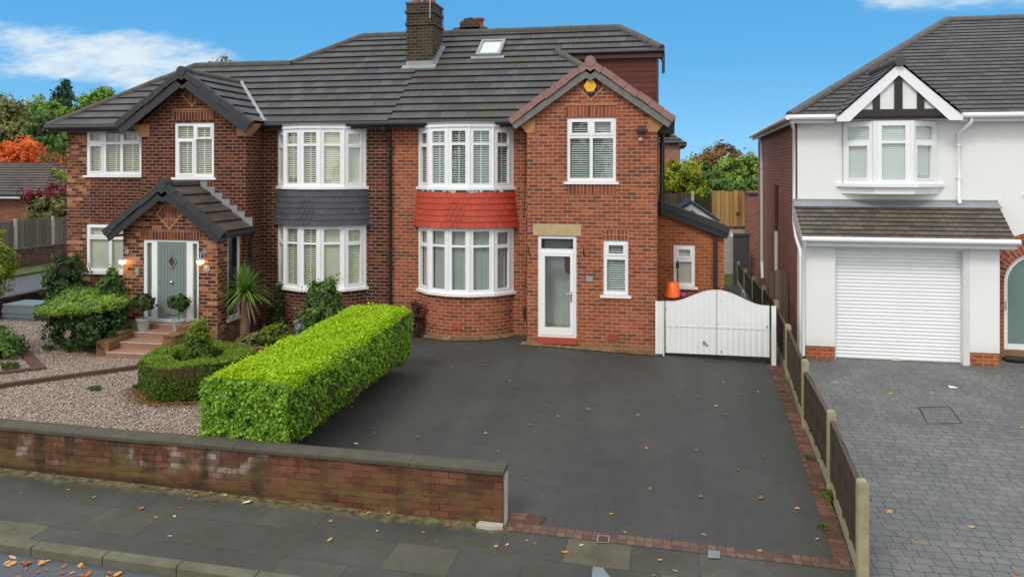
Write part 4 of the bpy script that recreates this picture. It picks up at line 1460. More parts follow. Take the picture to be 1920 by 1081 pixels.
def right_house():
    root = thing('semi_detached_house', 'orange-red brick semi with a red tile-hung bay, glazed white front door and yellow alarm box', 'house', (XP + 3.3, 20, 0))
    bm = M['brick_red']
    cx = -4.84
    xl, xr = -3.14, -0.12
    mb = MB()
    mb.plate((XP, YM, -0.3), (1, 0, 0), xl - XP, 5.72, [(cx - 1.18 - XP, 1.45, cx + 1.18 - XP, 3.05), (cx - 1.18 - XP, 4.08, cx + 1.18 - XP, 5.5)], 0.12, edges=False)
    Hs = [(-2.19 - xl, 4.22, -1.05 - xl, 5.71), (-1.345 - xl, 1.60, -0.77 - xl, 2.87), (-2.885 - xl, 0.47, -1.965 - xl, 2.96)]
    mb.plate((xl, YG, -0.3), (1, 0, 0), xr - xl, 5.72, Hs, 0.10, edges=False)
    mb.plate((xl, YM, -0.3), (0, -1, 0), YM - YG, 5.72, (), 0)
    mb.plate((xr, YG, -0.3), (0, 1, 0), YB - YG, 5.72, (), 0)
    mb.plate((xr, YB, -0.3), (-1, 0, 0), xr - XP, 5.72, (), 0)
    gable_fill(mb, (xl + xr) / 2, (xr - xl) / 2, 5.42, 5.44, 6.62, YG)
    mb.build('wall', bm, root)
    # soldier courses, lintel, corbels
    sb = MB()
    for x0, x1, z0, z1 in ((-2.21, -1.03, 5.425, 5.68), (-2.18, -1.06, 3.62, 3.885), (-1.36, -0.75, 2.575, 2.80)):
        sb.cut()
        sb.box(x0, x1, YG - 0.004, YG + 0.02, z0, z1)
    sb.build('soldier_course', M['brick_soldier'], root)
    lb = MB()
    lb.box(-2.99, -1.86, YG - 0.012, YG + 0.05, 2.66, 2.93)
    lb.build('door_lintel', M['stone'], root)
    hb = MB()
    hb.box(-2.22, -1.02, YG - 0.02, YG + 0.02, 5.69, 5.725)
    for s, x in ((-1, xl), (1, xr)):
        hb.cut()
        p = [V((x + s * 0.26, YG - 0.02, 5.37)), V((x + s * 0.0, YG - 0.02, 5.06)), V((x - s * 0.20, YG - 0.02, 5.06)), V((x - s * 0.20, YG - 0.02, 5.37))]
        hb.prism(p, (0, 0.3, 0))
    hb.build('corbel', M['kneeler'], root)
    diamond(root, (-1.63, YG, 6.15), 0.36, 0.36, M['kneeler'], M['brick_soldier_dark'])
    alarm_and_lamps(root)
    # windows of the gable block
    wd, h = 1.14, 1.49
    window(root, (-2.19, YG + 0.03, 3.92), (1, 0, 0), wd, h,
           [(0.07, 0.08, 0.53, 1.01, 0), (0.60, 0.08, 1.07, 1.01, 0), (0.115, 1.13, 0.485, 1.39, True), (0.645, 1.13, 1.02, 1.39, True)], blind='slat', gap=0.052, tapes=False, bm=M['greyslat'])
    window(root, (-1.345, YG + 0.03, 1.30), (1, 0, 0), 0.575, 1.27,
           [(0.085, 0.09, 0.50, 0.82, 0), (0.125, 0.96, 0.46, 1.15, True)], blind='slat', gap=0.052, tapes=False, bm=M['greyslat'])
    # front door: glazed upvc with a top light; a pale inner door stands behind
    O = (-2.885, YG + 0.03, 0.27)
    mb = MB()
    mb.plate(O, (1, 0, 0), 0.92, 2.39, [(0.17, 0.22, 0.77, 1.90), (0.08, 2.07, 0.84, 2.31)], 0.07)
    mb.plate(V(O) + V((0.075, -0.014, 0.05)), (1, 0, 0), 0.77, 1.95, [(0.095, 0.17, 0.695, 1.85)], 0.0135)
    door = mb.build('door', M['white'], root)
    mb = MB()
    mb.face([V(O) + V((a, 0.04, b)) for a, b in ((0.17, 0.22), (0.77, 0.22), (0.77, 1.90), (0.17, 1.90))])
    mb.face([V(O) + V((a, 0.04, b)) for a, b in ((0.08, 2.07), (0.84, 2.07), (0.84, 2.31), (0.08, 2.31))])
    mb.build('pane', M['glass'], door)
    mb = MB()
    hx, hz = O[0] + 0.795, 0.27 + 0.98
    mb.box(hx - 0.014, hx + 0.014, YG - 0.005, YG + 0.012, hz - 0.13, hz + 0.10)
    mb.tube([(hx, YG - 0.01, hz + 0.05), (hx, YG - 0.05, hz + 0.05), (hx - 0.11, YG - 0.05, hz + 0.05)], 0.011, 8)
    mb.build('handle', M['metal'], door)
    mb = MB()
    mb.box(-2.90, -1.955, YG - 0.05, YG + 0.10, 0.13, 0.268)
    mb.build('door_step', M['airbrick'], root)
    vb = MB()                                             # the little lobby behind the glass
    x0, x1, y0, y1, z0, z1 = -2.96, -1.86, YG + 0.105, YG + 0.62, 0.27, 2.75
    vb.face([(x0, y0, z0), (x1, y0, z0), (x1, y1, z0), (x0, y1, z0)])
    vb.face([(x0, y0, z1), (x0, y1, z1), (x1, y1, z1), (x1, y0, z1)])
    vb.face([(x0, y1, z0), (x1, y1, z0), (x1, y1, z1), (x0, y1, z1)])
    vb.face([(x0, y0, z0), (x0, y1, z0), (x0, y1, z1), (x0, y0, z1)])
    vb.face([(x1, y0, z0), (x1, y0, z1), (x1, y1, z1), (x1, y1, z0)])
    vb.build('lobby', M['lobby'], root)
    ib = MB()
    ib.box(-2.72, -1.90, y1 - 0.09, y1 - 0.03, 0.36, 2.42)
    for b0, b1 in ((0.10, 0.55), (0.70, 1.12)):
        for a0, a1 in ((0.10, 0.38), (0.46, 0.74)):
            ib.box(-2.72 + a0, -2.72 + a1, y1 - 0.10, y1 - 0.088, 0.36 + b0, 0.36 + b1)
    ib.plate((-2.80, y1 - 0.11, 0.30), (1, 0, 0), 0.94, 2.2, [(0.08, 0.06, 0.90, 2.12)], 0.06)
    ind = ib.build('inner_door', M['paledoor'], root)
    ob = MB()
    cxo, czo = -2.17, 1.84
    pl = [V((cxo + 0.145 * math.cos(t), y1 - 0.092, czo + (0.34 if math.sin(t) > 0 else 0.0) + 0.145 * math.sin(t))) for t in [2 * PI * i / 24 for i in range(24)]]
    ob.prism(pl, (0, -0.012, 0))
    ob.build('oval_light', M['brownglass'], ind)
    kb_ = MB()
    kb_.tube([(-2.13, y1 - 0.09, 1.30), (-2.13, y1 - 0.15, 1.30)], [0.03, 0.04], 10)
    kb_.build('knob', M['metal'], ind)
    mt = MB()
    mt.box(-2.66, -2.28, y0 + 0.15, y0 + 0.35, 0.275, 0.40)
    mt.box(-2.62, -2.32, y0 + 0.12, y0 + 0.38, 0.403, 0.45)
    mt.build('door_mat', M['brass'], root)
    pb = MB()
    pc = at(1106, 522, YG)
    pb.box(pc.x - 0.085, pc.x + 0.07, YG - 0.02, YG, pc.z - 0.065, pc.z + 0.065)
    pb.build('house_number_plaque', M['greyplastic'], root)
    for px in (992, 1094):
        tb = MB()
        c = at(px, 470, YG)
        tb.tube([c + V((-0.03, -0.01, 0.12)), c + V((0.0, -0.06, 0.06)), c + V((0.0, -0.06, -0.06)), c + V((0.03, -0.01, -0.10))], 0.012, 6)
        tb.build('basket_bracket', M['black'], root)
    for px, py, s in ((1149, 632, 0.13), (858, 613, 0.11)):
        vb = MB()
        if px > 1000:
            c = at(px, py, YG)
            vb.box(c.x - s, c.x + s, YG - 0.006, YG, c.z - 0.075, c.z + 0.075)
            for k in range(4):
                vb.box(c.x - s + 0.01, c.x + s - 0.01, YG - 0.014, YG - 0.005, c.z - 0.06 + k * 0.035, c.z - 0.04 + k * 0.035)
        else:
            c = at(px, py, YM - 0.64)
            t = (c.x - cx) / 1.43
            e, o = V((math.cos(t), math.sin(t), 0)), V((math.sin(t), -math.cos(t), 0))
            q = V((cx, YM + 0.77, c.z)) + o * 1.428
            vb.obox(q - e * s - Z3 * 0.05, e * 2 * s, o * 0.012, Z3 * 0.10)
        vb.build('air_brick', M['airbrick'], root)
    # security lamp and sensor by the right corner
    lb = MB()
    c = at(1203, 246, YG)
    lb.obox(c + V((-0.12, -0.16, -0.02)), (0.24, 0, 0), (0, 0.16, 0), (0, 0, 0.07))
    lb.build('security_lamp', M['black'], root)
    lb = MB()
    c = at(1201, 262, YG)
    lb.lathe(c + V((0, -0.06, 0)), [(0.02, -0.055), (0.055, -0.03), (0.06, 0.0), (0.045, 0.035), (0.01, 0.05)], 12)
    lb.build('movement_sensor', M['greyplastic'], root)
    bay(root, cx, bm, M['redtile'], M['redplain'], 'curtain', 'slat', M['greyplain'], M['greyslat'])
    fl = MB()                                             # paint flaking off the strip above the red tiles
    for i in range(22):
        t = rnd.uniform(-0.8, 0.8)
        R = 1.476
        c = V((cx + R * math.sin(t), YM + 0.77 - R * math.cos(t), rnd.uniform(3.665, 3.70)))
        e, o = V((math.cos(t), math.sin(t), 0)), V((math.sin(t), -math.cos(t), 0))
        k = rnd.uniform(0.02, 0.075) * (1.5 if abs(t) < 0.35 else 0.8)
        fl.prism([c + e * (k * math.cos(a) * rnd.uniform(.7, 1.2)) + Z3 * (0.5 * k * math.sin(a) * rnd.uniform(.6, 1.2)) for a in [2 * PI * j / 8 for j in range(8)]], o * 0.006)
    fl.build('flaking_mortar', M['paper'], root)
    # roof
    rb = MB()
    sx, ex = XP, 0.20
    hip = YE + 3.09
    tiled(rb, [(sx, YE, ZE), (ex, YE, ZE), (ex - 3.10, hip, rz(hip)), (sx, hip, rz(hip))], 0.3767, v0=None, phase=0.10)
    n0 = min(V(p).dot(V((0, 1, K)).normalized()) for p in [(sx, YE, ZE)])
    tiled(rb, [(sx, hip, rz(hip)), (-0.02, hip, rz(hip)), (-1.25, 22.8, rz(22.8)), (sx, 22.8, rz(22.8))], 0.3767, v0=n0, phase=0.10)
    tiled(rb, [(sx, 22.8, rz(22.8)), (-1.25, 22.8, rz(22.8)), (0.20, YB + 0.2, ZE), (sx, YB + 0.2, ZE)], 0.3767)
    tiled(rb, [(ex, YE, ZE), (ex, YB + 0.2, ZE), (-2.9, hip + 2.6, rz(hip)), (-2.9, hip, rz(hip))], 0.3767)
    tiled(rb, [(-0.02, hip, rz(hip)), (-0.02, 24.2, rz(hip)), (-1.25, 22.8, rz(22.8))], 0.3767)
    roof = rb.build('roof', M['roof'], root)
    gb = MB()
    xc, hw = -1.63, 1.85
    yv = YE + (ZA - ZE) / K
    for s in (-1, 1):
        tiled(gb, [(xc + s * hw, YG - 0.12, ZE), (xc, YG - 0.12, ZA), (xc, yv, ZA + 0.012), (xc + s * hw, YE, ZE + 0.012)], 0.3767)
    gb.build('gable_roof', M['roof'], root)
    verge_pair(root, xc, hw, ZE, ZA, YG - 0.13, M['verge_red'], M['weathered'])
    gr = MB()
    ridge_line(gr, (sx, 22.8, rz(22.8)), (-1.25, 22.8, rz(22.8)))
    ridge_line(gr, (-1.25, 22.8, rz(22.8)), (-0.02, hip, rz(hip) + 0.02))
    ridge_line(gr, (-1.7, hip - 1.2, rz(hip - 1.2)), (ex - 3.10, hip, rz(hip) + 0.02), 0.11)
    ridge_line(gr, (ex, YE, ZE), (-1.7, hip - 1.2, rz(hip - 1.2)), 0.11)
    ridge_line(gr, (xc, YG + 0.1, ZA), (xc, yv, ZA), 0.11)
    gr.build('ridge_tiles', M['ridge'], roof)
    # loft dormer with brown cladding
    db = MB()
    yd = hip + 0.12
    zb, zt = rz(hip) - 1.9, rz(hip) - 0.03
    db.plate((-3.0, yd, zb), (1, 0, 0), 2.88, zt - zb, (), 0)
    db.plate((-0.12, yd, zb), (0, 1, 0), 3.2, zt - zb, (), 0)
    dorm = db.build('dormer', M['clad'], root)
    db = MB()
    db.box(-2.95, 0.02, yd - 0.14, yd - 0.11, zt - 0.19, zt + 0.0)
    db.box(-2.95, 0.02, yd - 0.11, yd, zt - 0.19, zt - 0.16)
    db.box(0.0, 0.03, yd - 0.14, yd + 2.8, zt - 0.30, zt + 0.0)
    db.box(-0.16, -0.10, yd - 0.03, yd + 0.03, zb, zt - 0.19)
    db.build('fascia', M['brownpaint'], dorm)
    db = MB()
    db.tube([(-2.9, yd - 0.19, zt - 0.02), (0.06, yd - 0.19, zt - 0.02)], 0.055, 10)
    db.tube([(0.03, yd - 0.10, zt - 0.05), (0.03, yd - 0.10, zt - 0.62)], 0.04, 8)
    db.build('gutter', M['black'], dorm)
    # skylight
    kb2 = MB()
    n = V((0, -K, 1)).normalized()
    s_ = V((0, 1, K)).normalized()
    p0 = at(916, 110, 21.0)
    ya = (p0.z - ZE) / K + YE

    def onroof(px, py):
        lo, hi = 18.5, 23.0
        for i in range(50):
            m_ = (lo + hi) / 2
            q = at(px, py, m_)
            if q.z > rz(m_):
                lo = m_
            else:
                hi = m_
        return at(px, py, (lo + hi) / 2)
    bl, br = onroof(892, 109), onroof(938, 108)
    wv = V((br.x - bl.x, 0, 0))
    hv = s_ * 0.98
    bl = bl + n * 0.01
    for O2, a, b in ((bl, wv, s_ * 0.09), (bl + hv - s_ * 0.09, wv, s_ * 0.09), (bl + s_ * 0.09, wv.normalized() * 0.08, hv - s_ * 0.18), (bl + wv - wv.normalized() * 0.08 + s_ * 0.09, wv.normalized() * 0.08, hv - s_ * 0.18)):
        kb2.obox(O2, a, b, n * 0.11)
    sk = kb2.build('skylight', M['lead'], root)
    kb2 = MB()
    kb2.face([bl + wv.normalized() * 0.08 + s_ * 0.09 + n * 0.09, bl + wv - wv.normalized() * 0.08 + s_ * 0.09 + n * 0.09,
              bl + wv - wv.normalized() * 0.08 + hv - s_ * 0.09 + n * 0.09, bl + wv.normalized() * 0.08 + hv - s_ * 0.09 + n * 0.09])
    kb2.build('pane', M['glass'], sk)
    kb2 = MB()
    kb2.face([bl + wv.normalized() * 0.08 + s_ * 0.09 + n * 0.06, bl + wv - wv.normalized() * 0.08 + s_ * 0.09 + n * 0.06,
              bl + wv - wv.normalized() * 0.08 + hv - s_ * 0.09 + n * 0.06, bl + wv.normalized() * 0.08 + hv - s_ * 0.09 + n * 0.06])
    kb2.build('blind', M['paper'], sk)
    kb2 = MB()
    kb2.obox(bl - s_ * 0.14 - wv.normalized() * 0.12, wv + wv.normalized() * 0.24, s_ * 0.14, n * 0.045)
    kb2.build('lead_flashing', M['lead'], sk)
    # chimney on the party line
    cb = MB()
    x0, x1, y0, y1 = -7.13, -6.34, 20.97, 21.93
    cb.box(x0, x1, y0, y1, 6.6, 8.88)
    for za, zb_ in ((8.28, 8.36), (8.62, 8.70)):
        cb.box(x0 - 0.035, x1 + 0.035, y0 - 0.035, y1 + 0.035, za, zb_)
    ch = cb.build('chimney', M['brick_chim'], root)
    cb = MB()
    cb.box(x0 - 0.02, x1 + 0.02, y0 - 0.02, y1 + 0.02, 8.883, 8.94)
    cb.build('mortar_cap', M['coping'], ch)
    for (qx, qy) in ((-6.95, 21.35), (-6.52, 21.35), (-6.73, 21.70)):
        pb = MB()
        pb.lathe((qx, qy, 8.92), [(0.16, 0), (0.15, 0.05), (0.13, 0.06), (0.12, 0.38), (0.155, 0.40), (0.155, 0.47), (0.10, 0.47), (0.09, 0.2)], 16)
        pb.build('chimney_pot', M['terracotta'], ch)
    cb = MB()
    zf = rz(y0)
    cb.obox((x0 - 0.10, y0 - 0.16, rz(y0 - 0.16) + 0.035), (x1 - x0 + 0.2, 0, 0), (0, 0.16, 0.16 * K), (0, 0, 0.02))
    cb.box(x0 - 0.008, x1 + 0.008, y0 - 0.008, y0 + 0.02, zf - 0.05, zf + 0.16)
    for i in range(6):
        ya_ = y0 + i * 0.16
        cb.box(x1 - 0.01, x1 + 0.012, ya_, ya_ + 0.158, rz(ya_) - 0.05, rz(ya_) + 0.24)
        cb.obox((x1, ya_, rz(ya_) + 0.036), (0.09, 0, 0), (0, 0.16, 0.16 * K), (0, 0, 0.015))
    cb.build('lead_flashing', M['lead'], ch)
    ab = MB()
    ab.tube([(-6.42, 20.93, 8.45), (-6.42, 20.93, 10.4)], 0.018, 6)
    ab.cut()
    ab.tube([(-6.30, 21.9, 8.3), (-6.30, 21.9, 10.4)], 0.012, 6)
    ab.build('aerial_mast', M['greyplastic'], ch)
    # second, smaller stack behind the ridge
    cb = MB()
    cb.box(-6.75, -5.65, 24.6, 25.4, 6.8, 8.86)
    cb.tube([(-6.2, 24.6, 8.84), (-6.2, 25.4, 8.84)], 0.35, 10)
    ch2 = cb.build('rear_chimney', M['brick_chim'], root)
    for qx, hgt in ((-6.45, 0.12), (-5.95, 0.22)):
        pb = MB()
        pb.lathe((qx, 24.95, 8.90), [(0.17, 0), (0.14, 0.06), (0.13, hgt), (0.17, hgt + 0.02), (0.17, hgt + 0.09), (0.10, hgt + 0.09)], 14)
        pb.build('chimney_pot', M['terracotta'], ch2)
    # eaves: soffit, gutter, downpipe
    eb = MB()
    eb.box(XP, -3.5, YE + 0.03, YM - 0.003, ZE - 0.09, ZE - 0.06)
    eb.box(XP, -3.5, YE + 0.01, YE + 0.035, ZE - 0.16, ZE + 0.0)
    eb.cut()
    eb.box(-0.10, 0.14, YM, YB, ZE - 0.10, ZE - 0.07)
    eb.box(0.14, 0.17, YE - 0.2, YB, ZE - 0.17, ZE - 0.0)
    eb.build('soffit', M['soffit'], root)
    gb = MB()
    gb.tube([(XP + 0.0, YE - 0.05, ZE - 0.045), (-3.55, YE - 0.05, ZE - 0.045)], 0.065, 10)
    gb.cut()
    gb.tube([(0.23, YG + 0.3, ZE - 0.05), (0.23, YB, ZE - 0.05)], 0.065, 10)
    gb.build('gutter', M['black'], root)
    pb = MB()
    pb.tube([(-6.86, YE - 0.03, 5.33), (-6.86, YE - 0.03, 5.18), (-6.80, YM - 0.07, 4.92), (-6.80, YM - 0.07, 0.0)], 0.042, 10)
    for z in (4.7, 3.2, 1.7):
        pb.box(-6.86, -6.74, YM - 0.12, YM, z, z + 0.04)
    pb.build('downpipe', M['black'], root)
    pb = MB()                                             # soil pipe and hopper on the side wall
    pb.tube([(0.0, 20.6, 5.3), (0.0, 20.6, 0.1)], 0.06, 10)
    pb.tube([(0.02, 19.2, 5.25), (-0.02, 19.2, 4.6), (-0.02, 19.2, 3.1)], 0.05, 10)
    pb.box(-0.12, 0.28, 18.35, 18.9, 5.05, 5.32)
    pb.build('soil_pipe', M['black'], root)
    wb = MB()
    wb.tube([(-3.30, YM - 0.012, 3.0), (-3.28, YM - 0.012, 2.4), (-3.33, YM - 0.012, 1.2), (-3.28, YM - 0.012, 0.3)], 0.006, 5)
    wb.tube([(-3.33, YM - 0.012, 5.2), (-3.32, YM - 0.012, 3.9), (-3.35, YM - 0.012, 3.0)], 0.008, 5)
    wb.box(-3.36, -3.18, YM - 0.09, YM, 0.55, 0.80)
    wb.build('meter_cable', M['black'], root)
    # lean-to side extension in newer orange brick
    y = 19.8
    xa, xb = -0.12, 1.50
    eb = MB()
    hx0 = 0.35
    eb.plate((xa, y, -0.3), (1, 0, 0), xb - xa, 2.95, [(0.40, 1.58, 0.92, 2.62)], 0.08, edges=False)
    eb.face([(xa, y, 2.65), (xb, y, 2.65), (xb, y, 2.66), (xa, y, 3.22)])
    eb.plate((xb, y, -0.3), (0, 1, 0), 1.7, 2.95, (), 0)
    eb.plate((xb, y + 1.7, -0.3), (-1, 0, 0), xb - xa, 2.95, (), 0)
    ext = eb.build('side_extension', M['brick_ext'], root)
    window(root, (0.28, y + 0.02, 1.28), (1, 0, 0), 0.52, 1.04, [(0.085, 0.085, 0.435, 0.62, 0), (0.12, 0.75, 0.40, 0.92, True)], blind='roller', name='extension_window')
    lb = MB()
    ra, rb_ = V((xa - 0.0, y - 0.14, 3.36)), V((xb + 0.13, y - 0.14, 2.70))
    d = rb_ - ra
    nn = V((-d.z, 0, d.x)).normalized()
    lb.obox(ra, d, (0, 1.9, 0), nn * 0.035)
    for i in range(7):
        p = ra + d * (i / 7)
        lb.obox(p + nn * (0.036 + 0.006 * (i % 2)) + V((0, -0.03, 0)), d * (0.985 / 7), (0, 0.16, 0), nn * 0.05)
        lb.obox(p + nn * (-0.07 + 0.004 * (i % 2)) + V((0, -0.035, 0)), d * (0.985 / 7), (0, 0.03, 0), nn * 0.105)
    lb.build('lean_to_roof', M['blacktile'], root)
    lb = MB()
    lb.obox(ra - nn * 0.22 + V((0, -0.004, 0)), d, (0, 0.03, 0), nn * 0.15)
    lb.box(xb - 0.26, xb - 0.17, y - 0.09, y - 0.005, -0.1, 2.62)
    lb.build('black_fascia', M['black'], root)
    lb = MB()
    lb.tube([(xb + 0.16, y - 0.05, 2.60), (xb + 0.16, y + 6, 2.60)], 0.055, 8)
    lb.build('white_gutter', M['white'], root)
    # white gabled garden room behind the extension
    yc = 23.4
    o0, oa, o1 = at(1262, 404, yc), at(1296, 381, yc), at(1348, 416, yc)
    i0_, ia, i1_ = at(1266, 417, yc), at(1297, 394, yc), at(1342, 425, yc)
    cb = MB()
    cb.prism([o0, oa, ia, i0_], (0, 0.10, 0))
    cb.prism([oa, o1, i1_, ia], (0, 0.10, 0))
    cons = cb.build('conservatory_gable', M['white'], root)
    cb = MB()
    for p, q in ((o0, oa), (oa, o1)):
        d2 = q - p
        m2 = V((-d2.z, 0, d2.x)).normalized()
        cb.obox(p + V((0, -0.05, 0)), d2, (0, 3.0, 0), m2 * 0.05)
    cb.build('roof', M['black'], cons)
    cb = MB()
    cb.prism([i0_ + V((0, 0.06, -0.3)), i1_ + V((0, 0.06, -0.3)), i1_ + V((0, 0.06, 0)), ia + V((0, 0.06, 0)), i0_ + V((0, 0.06, 0))], (0, 0.05, 0))
    cb.build('gable_glazing', M['rubber'], cons)
    cb = MB()
    cb.box(o0.x, o1.x, yc + 0.15, yc + 3.0, -0.2, o1.z - 0.1)
    cb.build('wall', M['brick_ext'], cons)
    return root


RH = right_house()


def left_house():
    root = thing('semi_detached_house', 'dark red-brown brick semi with a sage green front door, tiled porch and slate-blue tile-hung bay', 'house', (XP - 3.3, 20, 0))
    bm = M['brick_dark']
    cx = 2 * XP + 4.84
    xl, xr, xe = -13.37, -10.39, -16.3
    mb = MB()
    mb.plate((xr, YM, -0.3), (1, 0, 0), XP - xr, 5.72, [(cx - 1.18 - xr, 1.45, cx + 1.18 - xr, 3.05), (cx - 1.18 - xr, 4.08, cx + 1.18 - xr, 5.5)], 0.12, edges=False)
    mb.plate((xe, YM, -0.3), (1, 0, 0), xl - xe, 5.72, [(-15.68 - xe, 1.68, -14.2 - xe, 3.0), (-15.68 - xe, 4.35, -13.95 - xe, 5.60)], 0.10, edges=False)
    mb.plate((xl, YG, -0.3), (1, 0, 0), xr - xl, 5.72, [(-12.41 - xl, 4.30, -11.28 - xl, 5.71)], 0.10, edges=False)
    mb.plate((xr, YG, -0.3), (0, 1, 0), YM - YG, 5.72, (), 0)
    mb.plate((xl, YM, -0.3), (0, -1, 0), YM - YG, 5.72, (), 0)
    mb.plate((xe, YB - 1.2, -0.3), (0, -1, 0), YB - 1.2 - YM, 5.72, (), 0)
    mb.plate((XP, YB, -0.3), (-1, 0, 0), XP - xe, 5.72, (), 0)
    gable_fill(mb, (xl + xr) / 2, (xr - xl) / 2, 5.42, 5.44, 6.62, YG)
    mb.build('wall', bm, root)
    sb = MB()
    sb.box(-12.44, -11.25, YG - 0.004, YG + 0.02, 5.475, 5.73)
    sb.cut()
    sb.box(-12.40, -11.29, YG - 0.004, YG + 0.02, 3.72, 3.965)
    sb.build('soldier_course', M['brick_soldier_dark'], root)
    hb = MB()
    hb.box(-12.46, -11.23, YG - 0.02, YG + 0.02, 5.735, 5.77)
    for s, x in ((-1, xl), (1, xr)):
        hb.cut()
        p = [V((x + s * 0.30, YG - 0.02, 5.37)), V((x, YG - 0.02, 5.06)), V((x - s * 0.24, YG - 0.02, 5.06)), V((x - s * 0.24, YG - 0.02, 5.37))]
        hb.prism(p, (0, 0.3, 0))
    hb.build('corbel', M['kneeler'], root)
    diamond(root, (-11.90, YG, 6.12), 0.30, 0.30, M['kneeler'], M['brick_soldier_dark'])
    window(root, (-12.41, YG + 0.03, 4.0), (1, 0, 0), 1.13, 1.41,
           [(0.12, 0.10, 0.50, 0.92, True), (0.60, 0.09, 1.05, 0.99, 0), (0.075, 1.01, 0.53, 1.33, 0), (0.645, 1.03, 1.02, 1.29, True)], blind='slat')
    window(root, (-15.68, YM + 0.02, 4.05), (1, 0, 0), 1.73, 1.25,
           [(0.11, 0.11, 0.47, 0.80, True), (0.60, 0.09, 1.05, 0.85, 0), (1.13, 0.09, 1.64, 0.85, 0), (0.11, 0.95, 0.47, 1.15, True), (0.60, 0.91, 1.05, 1.19, 0), (1.17, 0.95, 1.60, 1.15, True)], blind='slat')
    window(root, (-15.68, YM + 0.02, 1.38), (1, 0, 0), 1.48, 1.32,
           [(0.09, 0.09, 0.70, 0.90, 0), (0.78, 0.09, 1.40, 0.90, 0), (0.12, 1.01, 0.64, 1.22, True), (0.78, 0.97, 1.40, 1.25, 0)], blind='roller')
    bay(root, cx, bm, M['greytile'], M['greyplain'], ['slat', 'slat', 'slat', 'roller', 'slatclosed'], ['roller', 'slat', 'slat', 'slatclosed', 'roller'], M['greyplain'])
    # porch
    px0, px1, yp = -13.06, -10.50, 16.9
    pb = MB()
    pb.plate((px0, yp, -0.3), (1, 0, 0), px1 - px0, 3.02, [(-12.51 - px0, 0.78, -11.0 - px0, 2.79)], 0.10, edges=False)
    gable_fill(pb, (px0 + px1) / 2, (px1 - px0) / 2, 2.72, 2.73, 3.70, yp)
    pb.plate((px1, yp, -0.3), (0, 1, 0), YG - yp, 3.02, [(0.45, 0.82, 1.02, 2.88)], 0.08, edges=False)
    pb.plate((px0, YG, -0.3), (0, -1, 0), YG - yp, 3.02, (), 0)
    porch = pb.build('porch', M['brick_porch'], root)
    window(root, (px1 - 0.02, yp + 0.45, 0.52), (0, 1, 0), 0.57, 2.06, [(0.06, 0.07, 0.51, 1.99, 0)], blind=None, name='porch_window', depth=0.05, glass=M['glass_side'])
    sb = MB()
    sb.box(-12.56, -10.95, yp - 0.004, yp + 0.02, 2.495, 2.74)
    sb.build('soldier_course', M['brick_soldier_dark'], porch)
    diamond(root, (-11.78, yp, 3.12), 0.37, 0.40, M['kneeler'], M['brick_soldier'], inner='basket', name='porch_diamond')
    rb = MB()
    xc, hw = -11.77, 1.55
    for s in (-1, 1):
        tiled(rb, [(xc + s * hw, yp - 0.26, 2.72), (xc, yp - 0.26, 3.86), (xc, YG, 3.86), (xc + s * hw, YG, 2.72)], 0.36, lift=0.04)
    rf = rb.build('porch_roof', M['roof_porch'], root)
    verge_pair(root, xc, hw, 2.72, 3.86, yp - 0.28, M['blacktile'], M['black'], seg=5, bw=0.17)
    gb = MB()
    gb.tube([(xc + hw + 0.05, yp - 0.24, 2.66), (xc + hw + 0.05, YG + 0.1, 2.66)], 0.055, 10)
    gb.build('porch_gutter', M['black'], root)
    gb = MB()
    gb.tube([(xc + hw + 0.03, YG + 0.08, 2.64), (xr + 0.10, YG + 0.1, 2.45), (xr + 0.10, YG + 0.1, 0.1)], 0.045, 8)
    gb.build('porch_downpipe', M['black'], root)
    gb = MB()
    gb.obox((xc + hw - 0.25, yp - 0.22, 2.56), (0.24, 0, 0), (0, YG - yp + 0.2, 0), (0, 0, 0.03))
    gb.cut()
    gb.obox((xc - hw + 0.01, yp - 0.22, 2.56), (0.24, 0, 0), (0, YG - yp + 0.2, 0), (0, 0, 0.03))
    gb.build('porch_soffit', M['black'], root)
    ridge = MB()
    ridge_line(ridge, (xc, yp - 0.1, 3.86), (xc, YG, 3.86), 0.10)
    ridge.build('ridge_tiles', M['roof_porch'], rf)
    fb = MB()
    for i in range(7):                                     # stepped lead flashing where the porch roof meets the wall
        x0 = xc + 0.10 + i * 0.21
        z = 3.86 - (x0 - xc) * 1.14 / 1.55
        fb.box(x0, x0 + 0.205, YG - 0.012, YG + 0.01, z - 0.12, z + 0.13)
    fb.build('lead_flashing', M['lead'], rf)
    # door and side lights
    O = V((-12.51, yp + 0.03, 0.48))
    db = MB()
    db.plate(O, (1, 0, 0), 1.51, 2.01, [(0.08, 0.10, 0.22, 1.93), (0.37, 0.08, 1.17, 1.96), (1.33, 0.10, 1.45, 1.93)], 0.07)
    fr = db.build('door_frame', M['white'], root)
    db = MB()
    dx0, dx1, dz0, dz1 = O.x + 0.373, O.x + 1.167, O.z + 0.083, O.z + 1.957
    db.box(dx0, dx1, yp + 0.055, yp + 0.09, dz0, dz1)
    k = 7
    for i in range(k):                                      # planks with grooves between
        a = dx0 + 0.09 + (dx1 - dx0 - 0.18) * i / k
        db.box(a + 0.006, a + (dx1 - dx0 - 0.18) / k - 0.006, yp + 0.048, yp + 0.056, dz0 + 0.10, dz1 - 0.10)
    for b in ((dx0, dx1, dz0, dz0 + 0.095), (dx0, dx1, dz1 - 0.095, dz1), (dx0, dx0 + 0.085, dz0 + 0.096, dz1 - 0.096), (dx1 - 0.085, dx1, dz0 + 0.096, dz1 - 0.096)):
        db.box(b[0], b[1], yp + 0.046, yp + 0.057, b[2], b[3])
    dr = db.build('door', M['sage'], root)
    cxd = (dx0 + dx1) / 2
    db = MB()
    zc = O.z + 1.48
